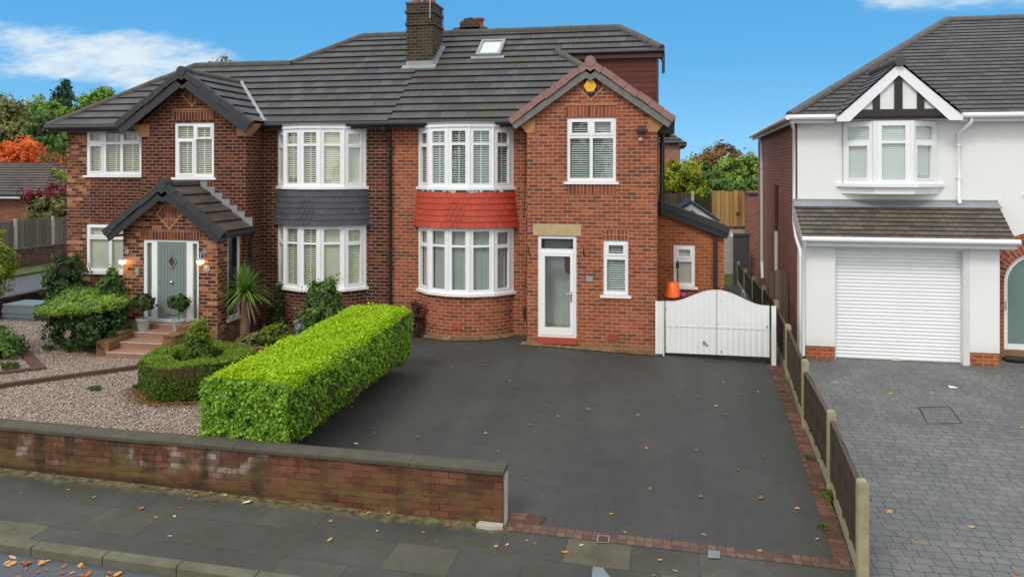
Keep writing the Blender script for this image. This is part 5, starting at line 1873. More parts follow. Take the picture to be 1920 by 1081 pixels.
    P = [V((cxd, yp + 0.046, zc - 0.18)), V((cxd + 0.13, yp + 0.046, zc)), V((cxd, yp + 0.046, zc + 0.18)), V((cxd - 0.13, yp + 0.046, zc))]
    C = V((cxd, yp + 0.046, zc))
    for i in range(4):
        a, b = P[i], P[(i + 1) % 4]
        db.prism([a, b, C + (b - C) * 0.72, C + (a - C) * 0.72], (0, -0.022, 0))
    fr2 = db.build('diamond_light_frame', M['sage'], dr)
    db = MB()
    db.prism([C + (p - C) * 0.72 for p in P], (0, -0.004, 0))
    db.build('diamond_pane', M['brownpaint'], dr)
    db = MB()
    db.lathe((cxd, yp + 0.02, O.z + 0.98), [(0.012, -0.035), (0.035, -0.02), (0.04, 0.0), (0.03, 0.03), (0.01, 0.035)], 12)
    db.tube([(cxd, yp + 0.05, O.z + 0.98), (cxd, yp + 0.0, O.z + 0.98)], 0.02, 8)
    db.box(dx0 + 0.03, dx0 + 0.06, yp + 0.03, yp + 0.046, O.z + 0.94, O.z + 1.02)
    db.build('knob', M['metal'], dr)
    db = MB()
    db.box(cxd - 0.13, cxd + 0.13, yp + 0.038, yp + 0.047, O.z + 0.16, O.z + 0.205)
    db.build('letterbox', M['metal'], dr)
    db = MB()
    for a0, a1 in ((0.08, 0.22), (1.33, 1.45)):
        db.face([O + V((a, 0.045, b)) for a, b in ((a0, 0.10), (a1, 0.10), (a1, 1.93), (a0, 1.93))])
    db.build('side_light', M['glass_side'], fr)
    lb = MB()
    lb.face([O + V((0, 0.075, 0)), O + V((1.51, 0.075, 0)), O + V((1.51, 0.075, 2.01)), O + V((0, 0.075, 2.01))])
    lb.build('porch_lining', M['lobby'], fr)
    # lamps either side
    for i, px in enumerate((237, 382)):
        c = at(px, 488, yp)
        lb = MB()
        lb.tube([c + V((0.03, 0.0, 0.20)), c + V((0.03, -0.03, 0.20))], [0.06, 0.055], 12)
        lb.tube([c + V((0.03, -0.03, 0.20)), c + V((0.0, -0.13, 0.19)), c + V((0, -0.14, 0.06))], 0.014, 8)
        lb.lathe(c + V((0, -0.14, 0.0)), [(0.03, 0.08), (0.06, 0.065), (0.095, 0.03), (0.10, 0.02)], 14)
        lamp = lb.build('wall_lamp', M['greyplastic'], root)
        gb = MB()
        gb.lathe(c + V((0, -0.14, -0.0)), [(0.085, 0.018), (0.085, -0.03), (0.06, -0.065), (0.01, -0.08)], 14)
        gb.build('lamp_glass', M['lampglow'], lamp)
    pb = MB()
    c = at(388, 503, yp)
    pb.tube([c, c + V((0, -0.02, 0))], 0.09, 20)
    pb.build('house_number_disc', M['greyplastic'], root)
    pb = MB()
    pb.tube([c + V((-0.02, -0.022, 0.02)), c + V((0.0, -0.024, 0.045)), c + V((0.025, -0.024, 0.025)), c + V((0.0, -0.024, 0.0)), c + V((0.0, -0.024, -0.05))], 0.011, 6)
    pb.build('number_figure', M['paper'], root)
    pb = MB()
    c = at(258, 509, yp)
    pb.box(c.x - 0.04, c.x + 0.05, yp - 0.04, yp, c.z - 0.02, c.z + 0.09)
    pb.box(c.x - 0.03, c.x + 0.04, yp - 0.03, yp, c.z - 0.09, c.z - 0.025)
    pb.build('door_bell', M['greyplastic'], root)
    # roof
    rb = MB()
    yl = 21.33
    n0 = V((0, YE, ZE)).dot(V((0, 1, K)).normalized())
    tiled(rb, [(-10.8, YE, ZE), (XP, YE, ZE), (XP, yl, rz(yl)), (-10.8, yl, rz(yl))], 0.3767, v0=n0)
    tiled(rb, [(-16.62, YE, ZE), (-10.8, YE, ZE), (-10.8, yl, rz(yl)), (-14.0, yl, rz(yl))], 0.3767, v0=n0)
    tiled(rb, [(-10.8, yl, rz(yl)), (XP, yl, rz(yl)), (XP, 22.8, rz(22.8)), (-9.18, 22.8, rz(22.8))], 0.3767, v0=n0)
    tiled(rb, [(-9.18, 22.8, rz(22.8)), (XP, 22.8, rz(22.8)), (XP, YB + 0.2, ZE), (-13.2, YB + 0.2, ZE)], 0.3767)
    tiled(rb, [(-9.18, 22.8, rz(22.8)), (-13.2, YB + 0.2, ZE), (-13.2, yl - 0.8, ZE), (-10.8, yl, rz(yl))], 0.3767)
    tiled(rb, [(-16.62, YE, ZE), (-14.0, yl, rz(yl)), (-14.0, yl + 0.6, rz(yl)), (-16.62, YB - 1.0, ZE)], 0.3767)
    tiled(rb, [(-14.0, yl, rz(yl)), (-10.0, yl, rz(yl)), (-10.0, 25.8, ZE), (-16.62, 25.8, ZE)], 0.3767)
    roof = rb.build('roof', M['roof'], root)
    gb = MB()
    xc, hw = -11.97, 1.85
    yv = YE + (ZA - ZE) / K
    for s in (-1, 1):
        tiled(gb, [(xc + s * hw, YG - 0.30, ZE), (xc, YG - 0.30, ZA), (xc, yv, ZA + 0.012), (xc + s * hw, YE, ZE + 0.012)], 0.3767)
    gb.build('gable_roof', M['roof'], root)
    verge_pair(root, xc, hw, ZE, ZA, YG - 0.32, M['blacktile'], M['black'], bw=0.20)
    lb = MB()                                              # pale lead valley on the right of the gable
    a, b = V((xc + hw, YE, ZE + 0.05)), V((xc + 0.05, yv, ZA + 0.05))
    lb.face([a + V((-0.06, 0, 0.02)), a + V((0.05, 0, 0.02)), b + V((0.05, 0, 0.025)), b + V((-0.06, 0, 0.025))])
    lb.build('lead_valley', M['lead'], roof)
    gr = MB()
    ridge_line(gr, (-9.18, 22.8, rz(22.8)), (XP - 0.02, 22.8, rz(22.8)))
    ridge_line(gr, (-10.8, yl, rz(yl)), (-9.18, 22.8, rz(22.8)), 0.11)
    ridge_line(gr, (-14.0, yl, rz(yl)), (-10.8, yl, rz(yl)))
    ridge_line(gr, (-16.62, YE, ZE), (-14.0, yl, rz(yl)), 0.11)
    ridge_line(gr, (xc, YG - 0.1, ZA), (xc, yv, ZA), 0.11)
    gr.build('ridge_tiles', M['ridge'], roof)
    eb = MB()
    for x0, x1 in ((-16.6, -13.86), (-10.1, XP)):
        eb.cut()
        eb.box(x0, x1, YE + 0.03, YM - 0.003, ZE - 0.09, ZE - 0.06)
        eb.box(x0, x1, YE + 0.01, YE + 0.035, ZE - 0.17, ZE)
    eb.cut()
    eb.box(-16.6, -16.3, YM, YB - 1.0, ZE - 0.09, ZE - 0.06)
    eb.build('soffit', M['soffit'], root)
    gb = MB()
    for x0, x1 in ((-16.65, -13.86), (-10.1, XP)):
        gb.cut()
        gb.tube([(x0, YE - 0.05, ZE - 0.045), (x1, YE - 0.05, ZE - 0.045)], 0.065, 10)
    gb.build('gutter', M['black'], root)
    return root


m_, w_ = new_mat('lit_lamp_glass')
finish(w_, (0.9, 0.75, 0.5), 0.4, emit=((1.0, 0.62, 0.28), 9.0))
M['lampglow'] = m_
LH = left_house()


# ------------------------------------------------------------------ the white neighbour
def white_house():
    root = thing('detached_house', 'white rendered house with a white roller garage door and black and white gabled bay', 'house', (6, 20, 0))
    X0, YF, X1 = 3.18, 19.5, 14.0
    mb = MB()
    mb.plate((X0, YF, -0.3), (1, 0, 0), X1 - X0, 5.80, [(7.66 - X0, 0.3, 9.04 - X0, 2.72), (4.2 - X0, 4.1, 6.25 - X0, 5.6), (8.13 - X0, 3.95, 9.5 - X0, 5.42)], 0.12, edges=False)
    mb.plate((X1, YF, -0.3), (0, 1, 0), 8, 5.80, (), 0)
    mb.plate((X1, 30, -0.3), (-1, 0, 0), X1 - 3.52, 5.80, (), 0)
    mb.build('wall', M['render'], root)
    sb = MB()
    a, b = V((X0, YF, 0)), V((3.50, 30.0, 0))
    sb.plate((b.x, b.y, -0.3), a - b, (b - a).length, 5.78, (), 0)
    sb.build('side_wall', M['brick_side'], root)
    # corner strip of render
    # garage
    g0, g1, yg = 3.19, 7.19, 18.5
    z0 = -0.085
    gb = MB()
    for x0, x1 in ((g0, 3.83), (6.60, g1)):
        gb.cut()
        gb.box(x0, x1, yg, YF, z0 + 0.30, 2.55)
    gb.box(3.83, 6.60, yg + 0.02, YF, 2.42, 2.55)
    gb.build('garage_pier', M['render'], root)
    gb = MB()
    for x0, x1 in ((g0 + 0.01, 3.82), (6.61, g1 - 0.01)):
        gb.cut()
        gb.box(x0, x1, yg + 0.012, YF, z0 - 0.2, z0 + 0.298)
    gb.build('brick_plinth', M['brick_ext'], root)
    db = MB()
    n = 31
    hgt = 2.50
    for i in range(n):
        za, zb_ = z0 + 0.01 + hgt * i / n, z0 + 0.01 + hgt * (i + 1) / n
        zm = (za + zb_) / 2
        dz = (zb_ - za)
        prof = [(0.0, za), (-0.012, za + dz * 0.12), (-0.020, za + dz * 0.5), (-0.012, za + dz * 0.88), (0.0, zb_)]
        for (d0, q0), (d1, q1) in zip(prof, prof[1:]):
            db.face([(3.83, yg + 0.20 + d0, q0), (6.47, yg + 0.20 + d0, q0), (6.47, yg + 0.20 + d1, q1), (3.83, yg + 0.20 + d1, q1)])
    gd = db.build('garage_door', M['white'], root)
    db = MB()
    db.box(6.47, 6.60, yg + 0.0, yg + 0.26, z0, 2.44)
    db.cut()
    db.box(3.826, 3.85, yg + 0.06, yg + 0.26, z0, 2.44)
    db.build('door_guide', M['fascia'], gd)
    db = MB()
    db.box(5.05, 5.25, yg + 0.165, yg + 0.182, z0 + 0.01, z0 + 0.07)
    db.build('lock_plate', M['cream'], gd)
    # lean-to roof over the garage
    rb = MB()
    tiled(rb, [(3.08, 18.22, 2.67), (7.40, 18.22, 2.67), (7.53, YF, 3.42), (3.08, YF, 3.42)], 0.17, lift=0.022)
    lr = rb.build('garage_roof', M['roof_brown'], root)
    rb = MB()
    s_ = V((0, 1.28, 0.75)).normalized()
    n_ = V((0, -0.75, 1.28)).normalized()
    o = V((3.06, YF, 3.42)) - s_ * 0.24 + n_ * 0.03
    rb.obox(o, (4.48, 0, 0), s_ * 0.24, n_ * 0.012)
    rb.box(3.06, 7.54, YF - 0.012, YF + 0.01, 3.40, 3.50)
    rb.build('lead_flashing', M['lead'], lr)
    fb = MB()
    fb.box(3.12, 7.42, 18.23, 18.26, 2.50, 2.655)
    fb.box(3.12, 7.42, 18.26, yg + 0.05, 2.50, 2.52)
    fb.prism([(3.08, 18.24, 2.50), (3.08, YF, 2.95), (3.08, YF, 3.40), (3.08, 18.24, 2.66)], (0.02, 0, 0))
    fb.build('fascia', M['fascia'], root)
    gb = MB()
    gb.tube([(3.06, 18.17, 2.655), (7.46, 18.17, 2.655)], 0.06, 10)
    gb.tube([(3.12, 18.18, 2.6), (3.12, 18.28, 2.45), (3.13, 18.42, 2.30), (3.13, 18.42, 0.0)], 0.04, 8)
    gb.build('gutter', M['white'], root)
    # arched doorway with a brick surround
    ab = MB()
    xc, zs = 8.35, 1.62
    R1, R2 = 0.70, 1.16
    n = 26
    for i in range(n):
        t0, t1 = PI * i / n, PI * (i + 1) / n
        q = []
        for (R, t) in ((R1, t0), (R2, t0), (R2, t1), (R1, t1)):
            q.append(V((xc - R * math.cos(t), YF - 0.05, zs + R * math.sin(t))))
        m0 = [(R1 * t0, 0.0), (R2 * t0, 0.46), (R2 * t1, 0.46), (R1 * t1, 0.0)]
        ab.face(q[::-1], [(0.0, 0.0857 * i), (0.229 * 2, 0.0857 * i), (0.229 * 2, 0.0857 * (i + 1)), (0.0, 0.0857 * (i + 1))][::-1])
        ab.face([q[0], q[3], q[3] + V((0, 0.2, 0)), q[0] + V((0, 0.2, 0))])
        ab.face([q[1], q[2], q[2] + V((0, 0.05, 0)), q[1] + V((0, 0.05, 0))][::-1])
    for x0, x1 in ((xc - R2 - 0.0, xc - R1), (xc + R1, xc + R2)):
        ab.box(x0, x1, YF - 0.05, YF + 0.1, -0.2, zs)
    ab.box(xc - R1, xc + R1, YF - 0.03, YF + 0.12, -0.2, 0.10)
    ab.build('door_arch', M['brick_red'], root)
    wb = MB()
    fr_o, fr_i = 0.69, 0.60
    for i in range(n):
        t0, t1 = PI * i / n, PI * (i + 1) / n
        P4 = [V((xc - R * math.cos(t), YF + 0.02, zs + R * math.sin(t))) for R, t in ((fr_i, t0), (fr_o, t0), (fr_o, t1), (fr_i, t1))]
        wb.prism(P4, (0, 0.08, 0))
    for x0, x1 in ((xc - fr_o, xc - fr_i), (xc + fr_i, xc + fr_o)):
        wb.box(x0, x1, YF + 0.02, YF + 0.10, 0.10, zs)
    wb.box(xc - fr_i, xc + fr_i, YF + 0.022, YF + 0.10, 0.10, 0.22)
    fd = wb.build('arched_door', M['white'], root)
    wb = MB()
    pl = [V((xc - 0.61, YF + 0.06, 0.2)), V((xc + 0.61, YF + 0.06, 0.2))] + [V((xc + 0.61 * math.cos(t), YF + 0.06, zs + 0.61 * math.sin(t))) for t in [PI * i / 20 for i in range(21)]]
    wb.face(pl)
    wb.build('pane', M['doorglass'], fd)
    hb = MB()
    hb.box(xc - 0.66, xc - 0.63, YF - 0.01, YF + 0.02, 1.0, 1.2)
    hb.build('handle', M['metal'], fd)
    # first floor bay
    P = [V((4.2, 19.45, 3.87)), V((4.80, 19.05, 3.87)), V((5.60, 19.05, 3.87)), V((6.24, 19.45, 3.87))]
    h = 1.45
    for i in range(3):
        U = P[i + 1] - P[i]
        w = U.length
        if i == 1:
            panes = [(0.15, 0.10, w - 0.15, 0.93, 0), (0.15, 1.00, w - 0.15, h - 0.11, 0)]
        else:
            panes = [(0.13, 0.14, w - 0.17, 0.88, True), (0.10, 1.02, w - 0.13, h - 0.12, 0)]
        window(root, P[i], U, w, h, panes, 0.06, 'slatclosed', sill=0, lining=False, name='bay_window', gap=0.05, tapes=False, bm=M['greyslat'])
    for i in (1, 2):
        pb = MB()
        pb.tube([P[i] + V((0, 0.015, 0.002)), P[i] + V((0, 0.015, h - 0.002))], 0.05, 10)
        pb.build('corner_post', M['white'], root)
    so = [V((4.02, YF, 3.80)), V((4.72, 18.92, 3.80)), V((5.68, 18.92, 3.80)), V((6.44, YF, 3.80))]
    s2 = MB()
    s2.prism(so, (0, 0, 0.075))
    s2.build('bay_sill', M['white'], root)
    so = [V((4.16, YF, 3.64)), V((4.78, 19.0, 3.64)), V((5.62, 19.0, 3.64)), V((6.30, YF, 3.64))]
    s2 = MB()
    s2.prism(so, (0, 0, 0.158))
    s2.build('bay_base', M['whitepaint'], root)
    # black and white gable over the bay
    xc, hw, ze, za, yv = 5.29, 1.14, 5.46, 6.50, 18.98
    gb = MB()
    gb.prism([(xc - hw, yv + 0.05, ze - 0.02), (xc + hw, yv + 0.05, ze - 0.02), (xc, yv + 0.05, za)], (0, 0.05, 0))
    gb.build('gable_panel', M['whitepaint'], root)
    kb_ = MB()
    kb_.prism([(xc - hw + 0.05, yv + 0.01, ze - 0.04), (xc + hw - 0.05, yv + 0.01, ze - 0.04), (xc + hw - 0.20, yv + 0.01, ze + 0.12), (xc - hw + 0.20, yv + 0.01, ze + 0.12)], (0, 0.045, 0))
    for x, ww in ((xc, 0.085), (xc - 0.47, 0.075), (xc + 0.47, 0.075)):
        zt = za - abs(x - xc) * (za - ze) / hw - 0.02
        kb_.box(x - ww, x + ww, yv + 0.014, yv + 0.052, ze + 0.121, max(ze + 0.2, zt - 0.06))
    kb_.build('timber', M['darkbrown'], root)
    bb = MB()
    for s in (-1, 1):
        bb.cut()
        e, a = V((xc + s * 1.33, yv - 0.03, ze - 0.06)), V((xc, yv - 0.03, za + 0.12))
        if s < 0:
            bb.prism([e, e + V((0, 0, -0.09)), e + V((0.27, 0, -0.09)), a + V((0, 0, -0.27)), a], (0, 0.035, 0))
        else:
            bb.prism([e, e + V((0, 0, -0.09)), e + V((-0.27, 0, -0.09)), a + V((0, 0, -0.27)), a], (0, 0.035, 0))
    bb.build('barge_board', M['white'], root)
    YEW, ZEW, KW = 19.15, 5.47, 0.596

    def wz(y):
        return ZEW + KW * (y - YEW)
    zap = za + 0.16
    ymeet = YEW + (zap - ZEW) / KW
    rb = MB()
    for s in (-1, 1):
        tiled(rb, [(xc + s * 1.34, yv - 0.07, ze - 0.03), (xc, yv - 0.07, zap), (xc, ymeet, zap), (xc + s * 1.34, YEW, ze + 0.05)], 0.20, lift=0.02)
    rb.build('gable_roof', M['roof_fine'], root)
    rr = MB()
    ridge_line(rr, (xc, yv - 0.12, zap + 0.02), (xc, ymeet, zap + 0.02), 0.125, 0.4)
    rr.build('gable_ridge', M['ridge'], root)
    # main roof
    rb = MB()
    yr, xr_ = 24.23, 8.03
    tiled(rb, [(2.95, YEW, ZEW), (X1 + 2, YEW, ZEW), (X1 + 2, yr, wz(yr)), (xr_, yr, wz(yr))], 0.222, lift=0.022)
    tiled(rb, [(2.95, YEW, ZEW), (xr_, yr, wz(yr)), (xr_, yr + 0.8, wz(yr)), (3.30, 30.2, ZEW)], 0.222, lift=0.022)
    tiled(rb, [(xr_, yr, wz(yr)), (X1 + 2, yr, wz(yr)), (X1 + 2, 30.0, ZEW), (3.30, 30.0, ZEW)], 0.222, lift=0.022)
    rf = rb.build('roof', M['roof_fine'], root)
    rr = MB()
    ridge_line(rr, (2.95, YEW, ZEW + 0.01), (xr_, yr, wz(yr)), 0.115, 0.42)
    ridge_line(rr, (xr_, yr, wz(yr)), (X1 + 2, yr, wz(yr)), 0.115, 0.42)
    rr.build('ridge_tiles', M['ridgegrey'], rf)
    fb = MB()
    fb.box(3.0, 3.96, YEW + 0.03, YEW + 0.06, ZEW - 0.18, ZEW - 0.02)
    fb.box(6.62, X1, YEW + 0.03, YEW + 0.06, ZEW - 0.18, ZEW - 0.02)
    fb.box(3.0, X1, YEW + 0.06, YF, ZEW - 0.13, ZEW - 0.11)
    a, b = V((2.98, YEW, ZEW - 0.18)), V((3.32, 30.2, ZEW - 0.18))
    fb.obox(a, b - a, (0.03, 0, 0), (0, 0, 0.16))
    fb.obox(a + V((0.03, 0, 0.05)), b - a, (0.25, 0, 0), (0, 0, 0.02))
    fb.build('eaves_fascia', M['fascia'], rf)
    gb = MB()
    gb.tube([(2.93, YEW - 0.05, ZEW - 0.04), (4.02, YEW - 0.05, ZEW - 0.04)], 0.06, 10)
    gb.cut()
    gb.tube([(6.58, YEW - 0.05, ZEW - 0.04), (X1, YEW - 0.05, ZEW - 0.04)], 0.06, 10)
    gb.cut()
    gb.tube([(2.90, YEW - 0.05, ZEW - 0.04), (3.24, 30.2, ZEW - 0.04)], 0.06, 10)
    gb.build('eaves_gutter', M['white'], rf)
    pb = MB()
    pb.tube([(6.86, YEW - 0.02, 5.40), (6.86, YEW - 0.02, 5.28), (6.70, YF - 0.07, 5.05), (6.70, YF - 0.07, 3.50), (6.70, YF - 0.17, 3.42)], 0.042, 10)
    for z in (4.75, 4.0):
        pb.box(6.65, 6.75, YF - 0.115, YF, z, z + 0.03)
    pb.build('downpipe', M['white'], root)
    pb = MB()
    pb.tube([(3.0, YEW + 0.05, 5.38), (3.02, YEW + 0.1, 5.28), (3.12, YF + 0.10, 5.16), (3.12, YF + 0.10, 2.9), (3.10, YF - 0.3, 2.62), (3.10, YF - 0.9, 2.34), (3.10, YF - 0.95, 2.2), (3.10, YF - 0.95, 0.0)], 0.042, 10)
    pb.build('downpipe', M['white'], root)
    pb = MB()
    pb.cut()
    for t, zb2, zt2 in ((0.80, 0.1, 5.0),):
        q = a + (b - a) * t + V((0.14, 0, 0))
        pb.tube([(q.x - 0.14, q.y, 5.40), (q.x, q.y, 5.1), (q.x, q.y, 1.0), (q.x - 0.05, q.y - 0.6, 0.5)], 0.05, 8)
    q = a + (b - a) * 0.40 + V((0.14, 0, 0))
    pb.cut()
    pb.tube([(q.x, q.y, 2.4), (q.x, q.y, 0.3)], 0.05, 8)
    pb.build('downpipe', M['fascia'], root)
    pb = MB()
    pb.tube([(q.x, q.y, 3.75), (q.x, q.y, 2.45)], 0.05, 8)
    pb.build('waste_pipe', M['brownpaint'], root)
    # a first floor window just at the right edge of the view
    window(root, (8.13, YF + 0.03, 3.65), (1, 0, 0), 1.37, 1.47, [(0.10, 0.10, 0.62, 1.0, 0), (0.72, 0.10, 1.27, 1.0, 0), (0.10, 1.07, 0.62, 1.38, True), (0.72, 1.07, 1.27, 1.38, 0)], blind='slatclosed', tapes=False, bm=M['greyslat'])
    return root


M['doorglass'] = plain('grey_green_door_glass', (0.16, 0.23, 0.215), 0.12, 0.08, 1.0)
M['ridgegrey'] = plain('grey_ridge_tile', (0.10, 0.095, 0.092), 0.7, 0.25, 6)
WH = white_house()

# ------------------------------------------------------------------ front garden wall
def garden_wall():
    t = thing('garden_wall', 'low stained brick front wall with weathered stone coping along the pavement', 'wall', (-8, 9.5, pave(-8)))
    xr, xl, y0, y1 = -1.94, -18.4, 9.37, 9.61
    top = lambda x: 0.425 - 0.0137 * (x + 1.92)
    mb = MB()
    n = 26
    for i in range(n):
        a, b = xl + (xr - xl) * i / n, xl + (xr - xl) * (i + 1) / n
        za, zb = pave(a) - 0.2, pave(b) - 0.2
        mb.face([(a, y0, za), (b, y0, zb), (b, y0, top(b)), (a, y0, top(a))])
        mb.face([(b, y1, zb), (a, y1, za), (a, y1, top(a)), (b, y1, top(b))])
    mb.face([(xr, y0, pave(xr) - 0.2), (xr, y1, pave(xr) - 0.2), (xr, y1, top(xr)), (xr, y0, top(xr))])
    mb.build('brickwork', M['wallstain'], t)
    cb = MB()
    x = xr + 0.02
    while x > xl:
        w = min(1.22, x - xl)
        a, b = x - w + 0.006, x
        za, zb = top(a), top(b)
        j = rnd.uniform(-0.004, 0.004)
        ov = 0.025
        P = lambda xx, zz, yy, h: V((xx, yy, zz + h + j))
        # a slightly domed coping stone: front lip, bevel, crown, bevel, back lip
        prof = [(y0 - ov, 0.001), (y0 - ov, 0.045), (y0 - ov + 0.015, 0.062), ((y0 + y1) / 2, 0.078), (y1 + ov - 0.015, 0.062), (y1 + ov, 0.045), (y1 + ov, 0.001)]
        A = [P(a, za, yy, h) for yy, h in prof]
        B = [P(b, zb, yy, h) for yy, h in prof]
        for i in range(len(prof)):
            k = (i + 1) % len(prof)
            cb.face([A[i], B[i], B[k], A[k]][::-1])
        cb.face(A[::-1])
        cb.face(B)
        x -= w
    cb.build('coping', M['coping'], t)
    eb = MB()                                              # pale mortar strip on the broken right end
    eb.box(xr + 0.002, xr + 0.03, y0 + 0.05, y0 + 0.19, pave(xr) - 0.05, top(xr) - 0.02)
    eb.build('mortar_end', M['concrete'], t)
    return t


garden_wall()
# broken footing stone at the wall end
fb = MB()
c = ground_at(918, 988)
fb.prism([c + V((-0.16, -0.05, 0)), c + V((0.02, -0.07, 0)), c + V((0.17, -0.03, 0)), c + V((0.16, 0.05, 0)), c + V((-0.14, 0.06, 0))], (0, 0, 0.045))
fb.build('footing_stone', M['concrete'], None, origin=c, label='broken pale footing stone lying at the end of the front wall', cat='stone')

# ------------------------------------------------------------------ the bright clipped hedge
def hedge():
    t = thing('clipped_hedge', 'long boxy hedge with vivid yellow-green top beside the tarmac drive', 'hedge', (-5.7, 12.4, 0))
    XL, XR, Y0, Y1 = -6.27, -4.98, 9.72, 15.25

    def lump(x, y):
        return 0.022 * math.sin(2.1 * x + 1.3 * y) + 0.016 * math.sin(4.3 * y + 1.0) + 0.013 * math.sin(7 * x - 3.1 * y)
    sec = [(-5.60, 0.02), (-5.42, 0.22), (-5.05, 0.48), (-4.94, 0.80), (-4.95, 1.10), (-5.06, 1.27)]

    def shift(y):
        return -0.16 * max(0, (y - 12)) / 3.0 * 0.6
    n = 27000
    P, N, T = [], [], []
    # right side
    for i in range(n):
        s = rnd.random() * (len(sec) - 1)
        k = int(s)
        f = s - k
        a, b = sec[k], sec[k + 1]
        y = rnd.uniform(Y0, Y1)
        q = (a[0] + (b[0] - a[0]) * f, a[1] + (b[1] - a[1]) * f)
        nn = (b[1] - a[1], -(b[0] - a[0]))
        ln = math.hypot(*nn)
        d = lump(q[1] * 2 + 3, y) + rnd.gauss(0, 0.028)
        if math.sin(17 * y + 9 * q[1]) * math.sin(11 * q[1] - 5 * y) > 0.55:
            d -= 0.06
        P.append((q[0] + nn[0] / ln * d + shift(y), y, q[1] + nn[1] / ln * d))
        N.append((nn[0] / ln, rnd.uniform(-.2, .2), nn[1] / ln + 0.45))
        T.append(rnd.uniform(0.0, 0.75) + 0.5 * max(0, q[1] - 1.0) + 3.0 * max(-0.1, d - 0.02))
    for (ya, sgn, cnt) in ((Y0, -1, 13000), (Y1, 1, 4500)):
        for i in range(cnt):
            z = rnd.uniform(0.12, 1.30)
            xr = XR - (0.0 if z > 0.45 else 0.6 * (0.45 - z))
            x = rnd.uniform(XL, xr)
            d = lump(x * 2, z * 3) + rnd.gauss(0, 0.026)
            if math.sin(15 * x + 9 * z) * math.sin(13 * z - 6 * x) > 0.55:
                d -= 0.05
            P.append((x + shift(ya), ya + sgn * d, z))
            N.append((0, sgn, 0.35))
            T.append(rnd.uniform(0.1, 0.95) + 3 * max(-0.1, d - 0.02))
    for i in range(7000):
        z, y = rnd.uniform(0.1, 1.3), rnd.uniform(Y0, Y1)
        P.append((XL + rnd.gauss(0, 0.03) + shift(y) + lump(z * 2, y), y, z))
        N.append((-1, 0, 0.4))
        T.append(rnd.uniform(0, 0.8))
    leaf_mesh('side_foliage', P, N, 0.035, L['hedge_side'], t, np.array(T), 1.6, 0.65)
    P, N, T = [], [], []
    for i in range(34000):
        x, y = rnd.uniform(XL - 0.02, XR + 0.04), rnd.uniform(Y0 - 0.02, Y1 + 0.03)
        edge = min(x - XL, XR - x, y - Y0, Y1 - y)
        z = 1.31 + lump(x, y) * 0.8 + rnd.gauss(0, 0.018) - (0.06 * max(0, 1 - edge / 0.08)) + (0.05 * rnd.random() ** 6)
        P.append((x + shift(y), y, z + 0.012 * (y - 12)))
        N.append((rnd.uniform(-.3, .3), rnd.uniform(-.4, .2), 1))
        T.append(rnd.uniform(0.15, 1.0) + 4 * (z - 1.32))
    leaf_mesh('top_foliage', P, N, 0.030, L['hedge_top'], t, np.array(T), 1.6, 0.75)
    P, N = [], []
    for i in range(900):
        y0_, z0_ = rnd.choice([(10.4, 0.75), (12.0, 0.6), (13.6, 0.7), (11.2, 0.9)])
        y, z = rnd.gauss(y0_, 0.16), rnd.gauss(z0_, 0.10)
        P.append((-4.93 + shift(y) + rnd.gauss(-0.02, 0.02), y, z))
        N.append((1, 0, 0.3))
    leaf_mesh('browned_foliage', P, N, 0.03, L['boxbrown'], t, None, 1.6, 0.7)
    mb = MB()
    for i in range(45):
        y = rnd.uniform(Y0 + 0.2, Y1 - 0.2)
        mb.tube([(-5.9, y + rnd.uniform(-.1, .1), -0.1), (-5.55 + shift(y), y, 0.25), (-5.15 + shift(y), y + rnd.uniform(-.1, .1), 0.55)], [0.012, 0.009, 0.004], 5)
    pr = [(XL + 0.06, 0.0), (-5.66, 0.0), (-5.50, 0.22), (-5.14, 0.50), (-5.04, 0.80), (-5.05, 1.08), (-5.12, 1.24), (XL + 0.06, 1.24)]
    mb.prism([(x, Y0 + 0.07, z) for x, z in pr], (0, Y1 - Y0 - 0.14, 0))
    mb.build('shade_core', M['hedgecore'], t)  # twig stems and a solid core, coloured as dark as inner shade


M['hedgecore'] = plain('shaded_hedge_core', (0.035, 0.055, 0.012), 0.95, 0.5, 20)  # shade inside clipped plants painted as a dark green
hedge()


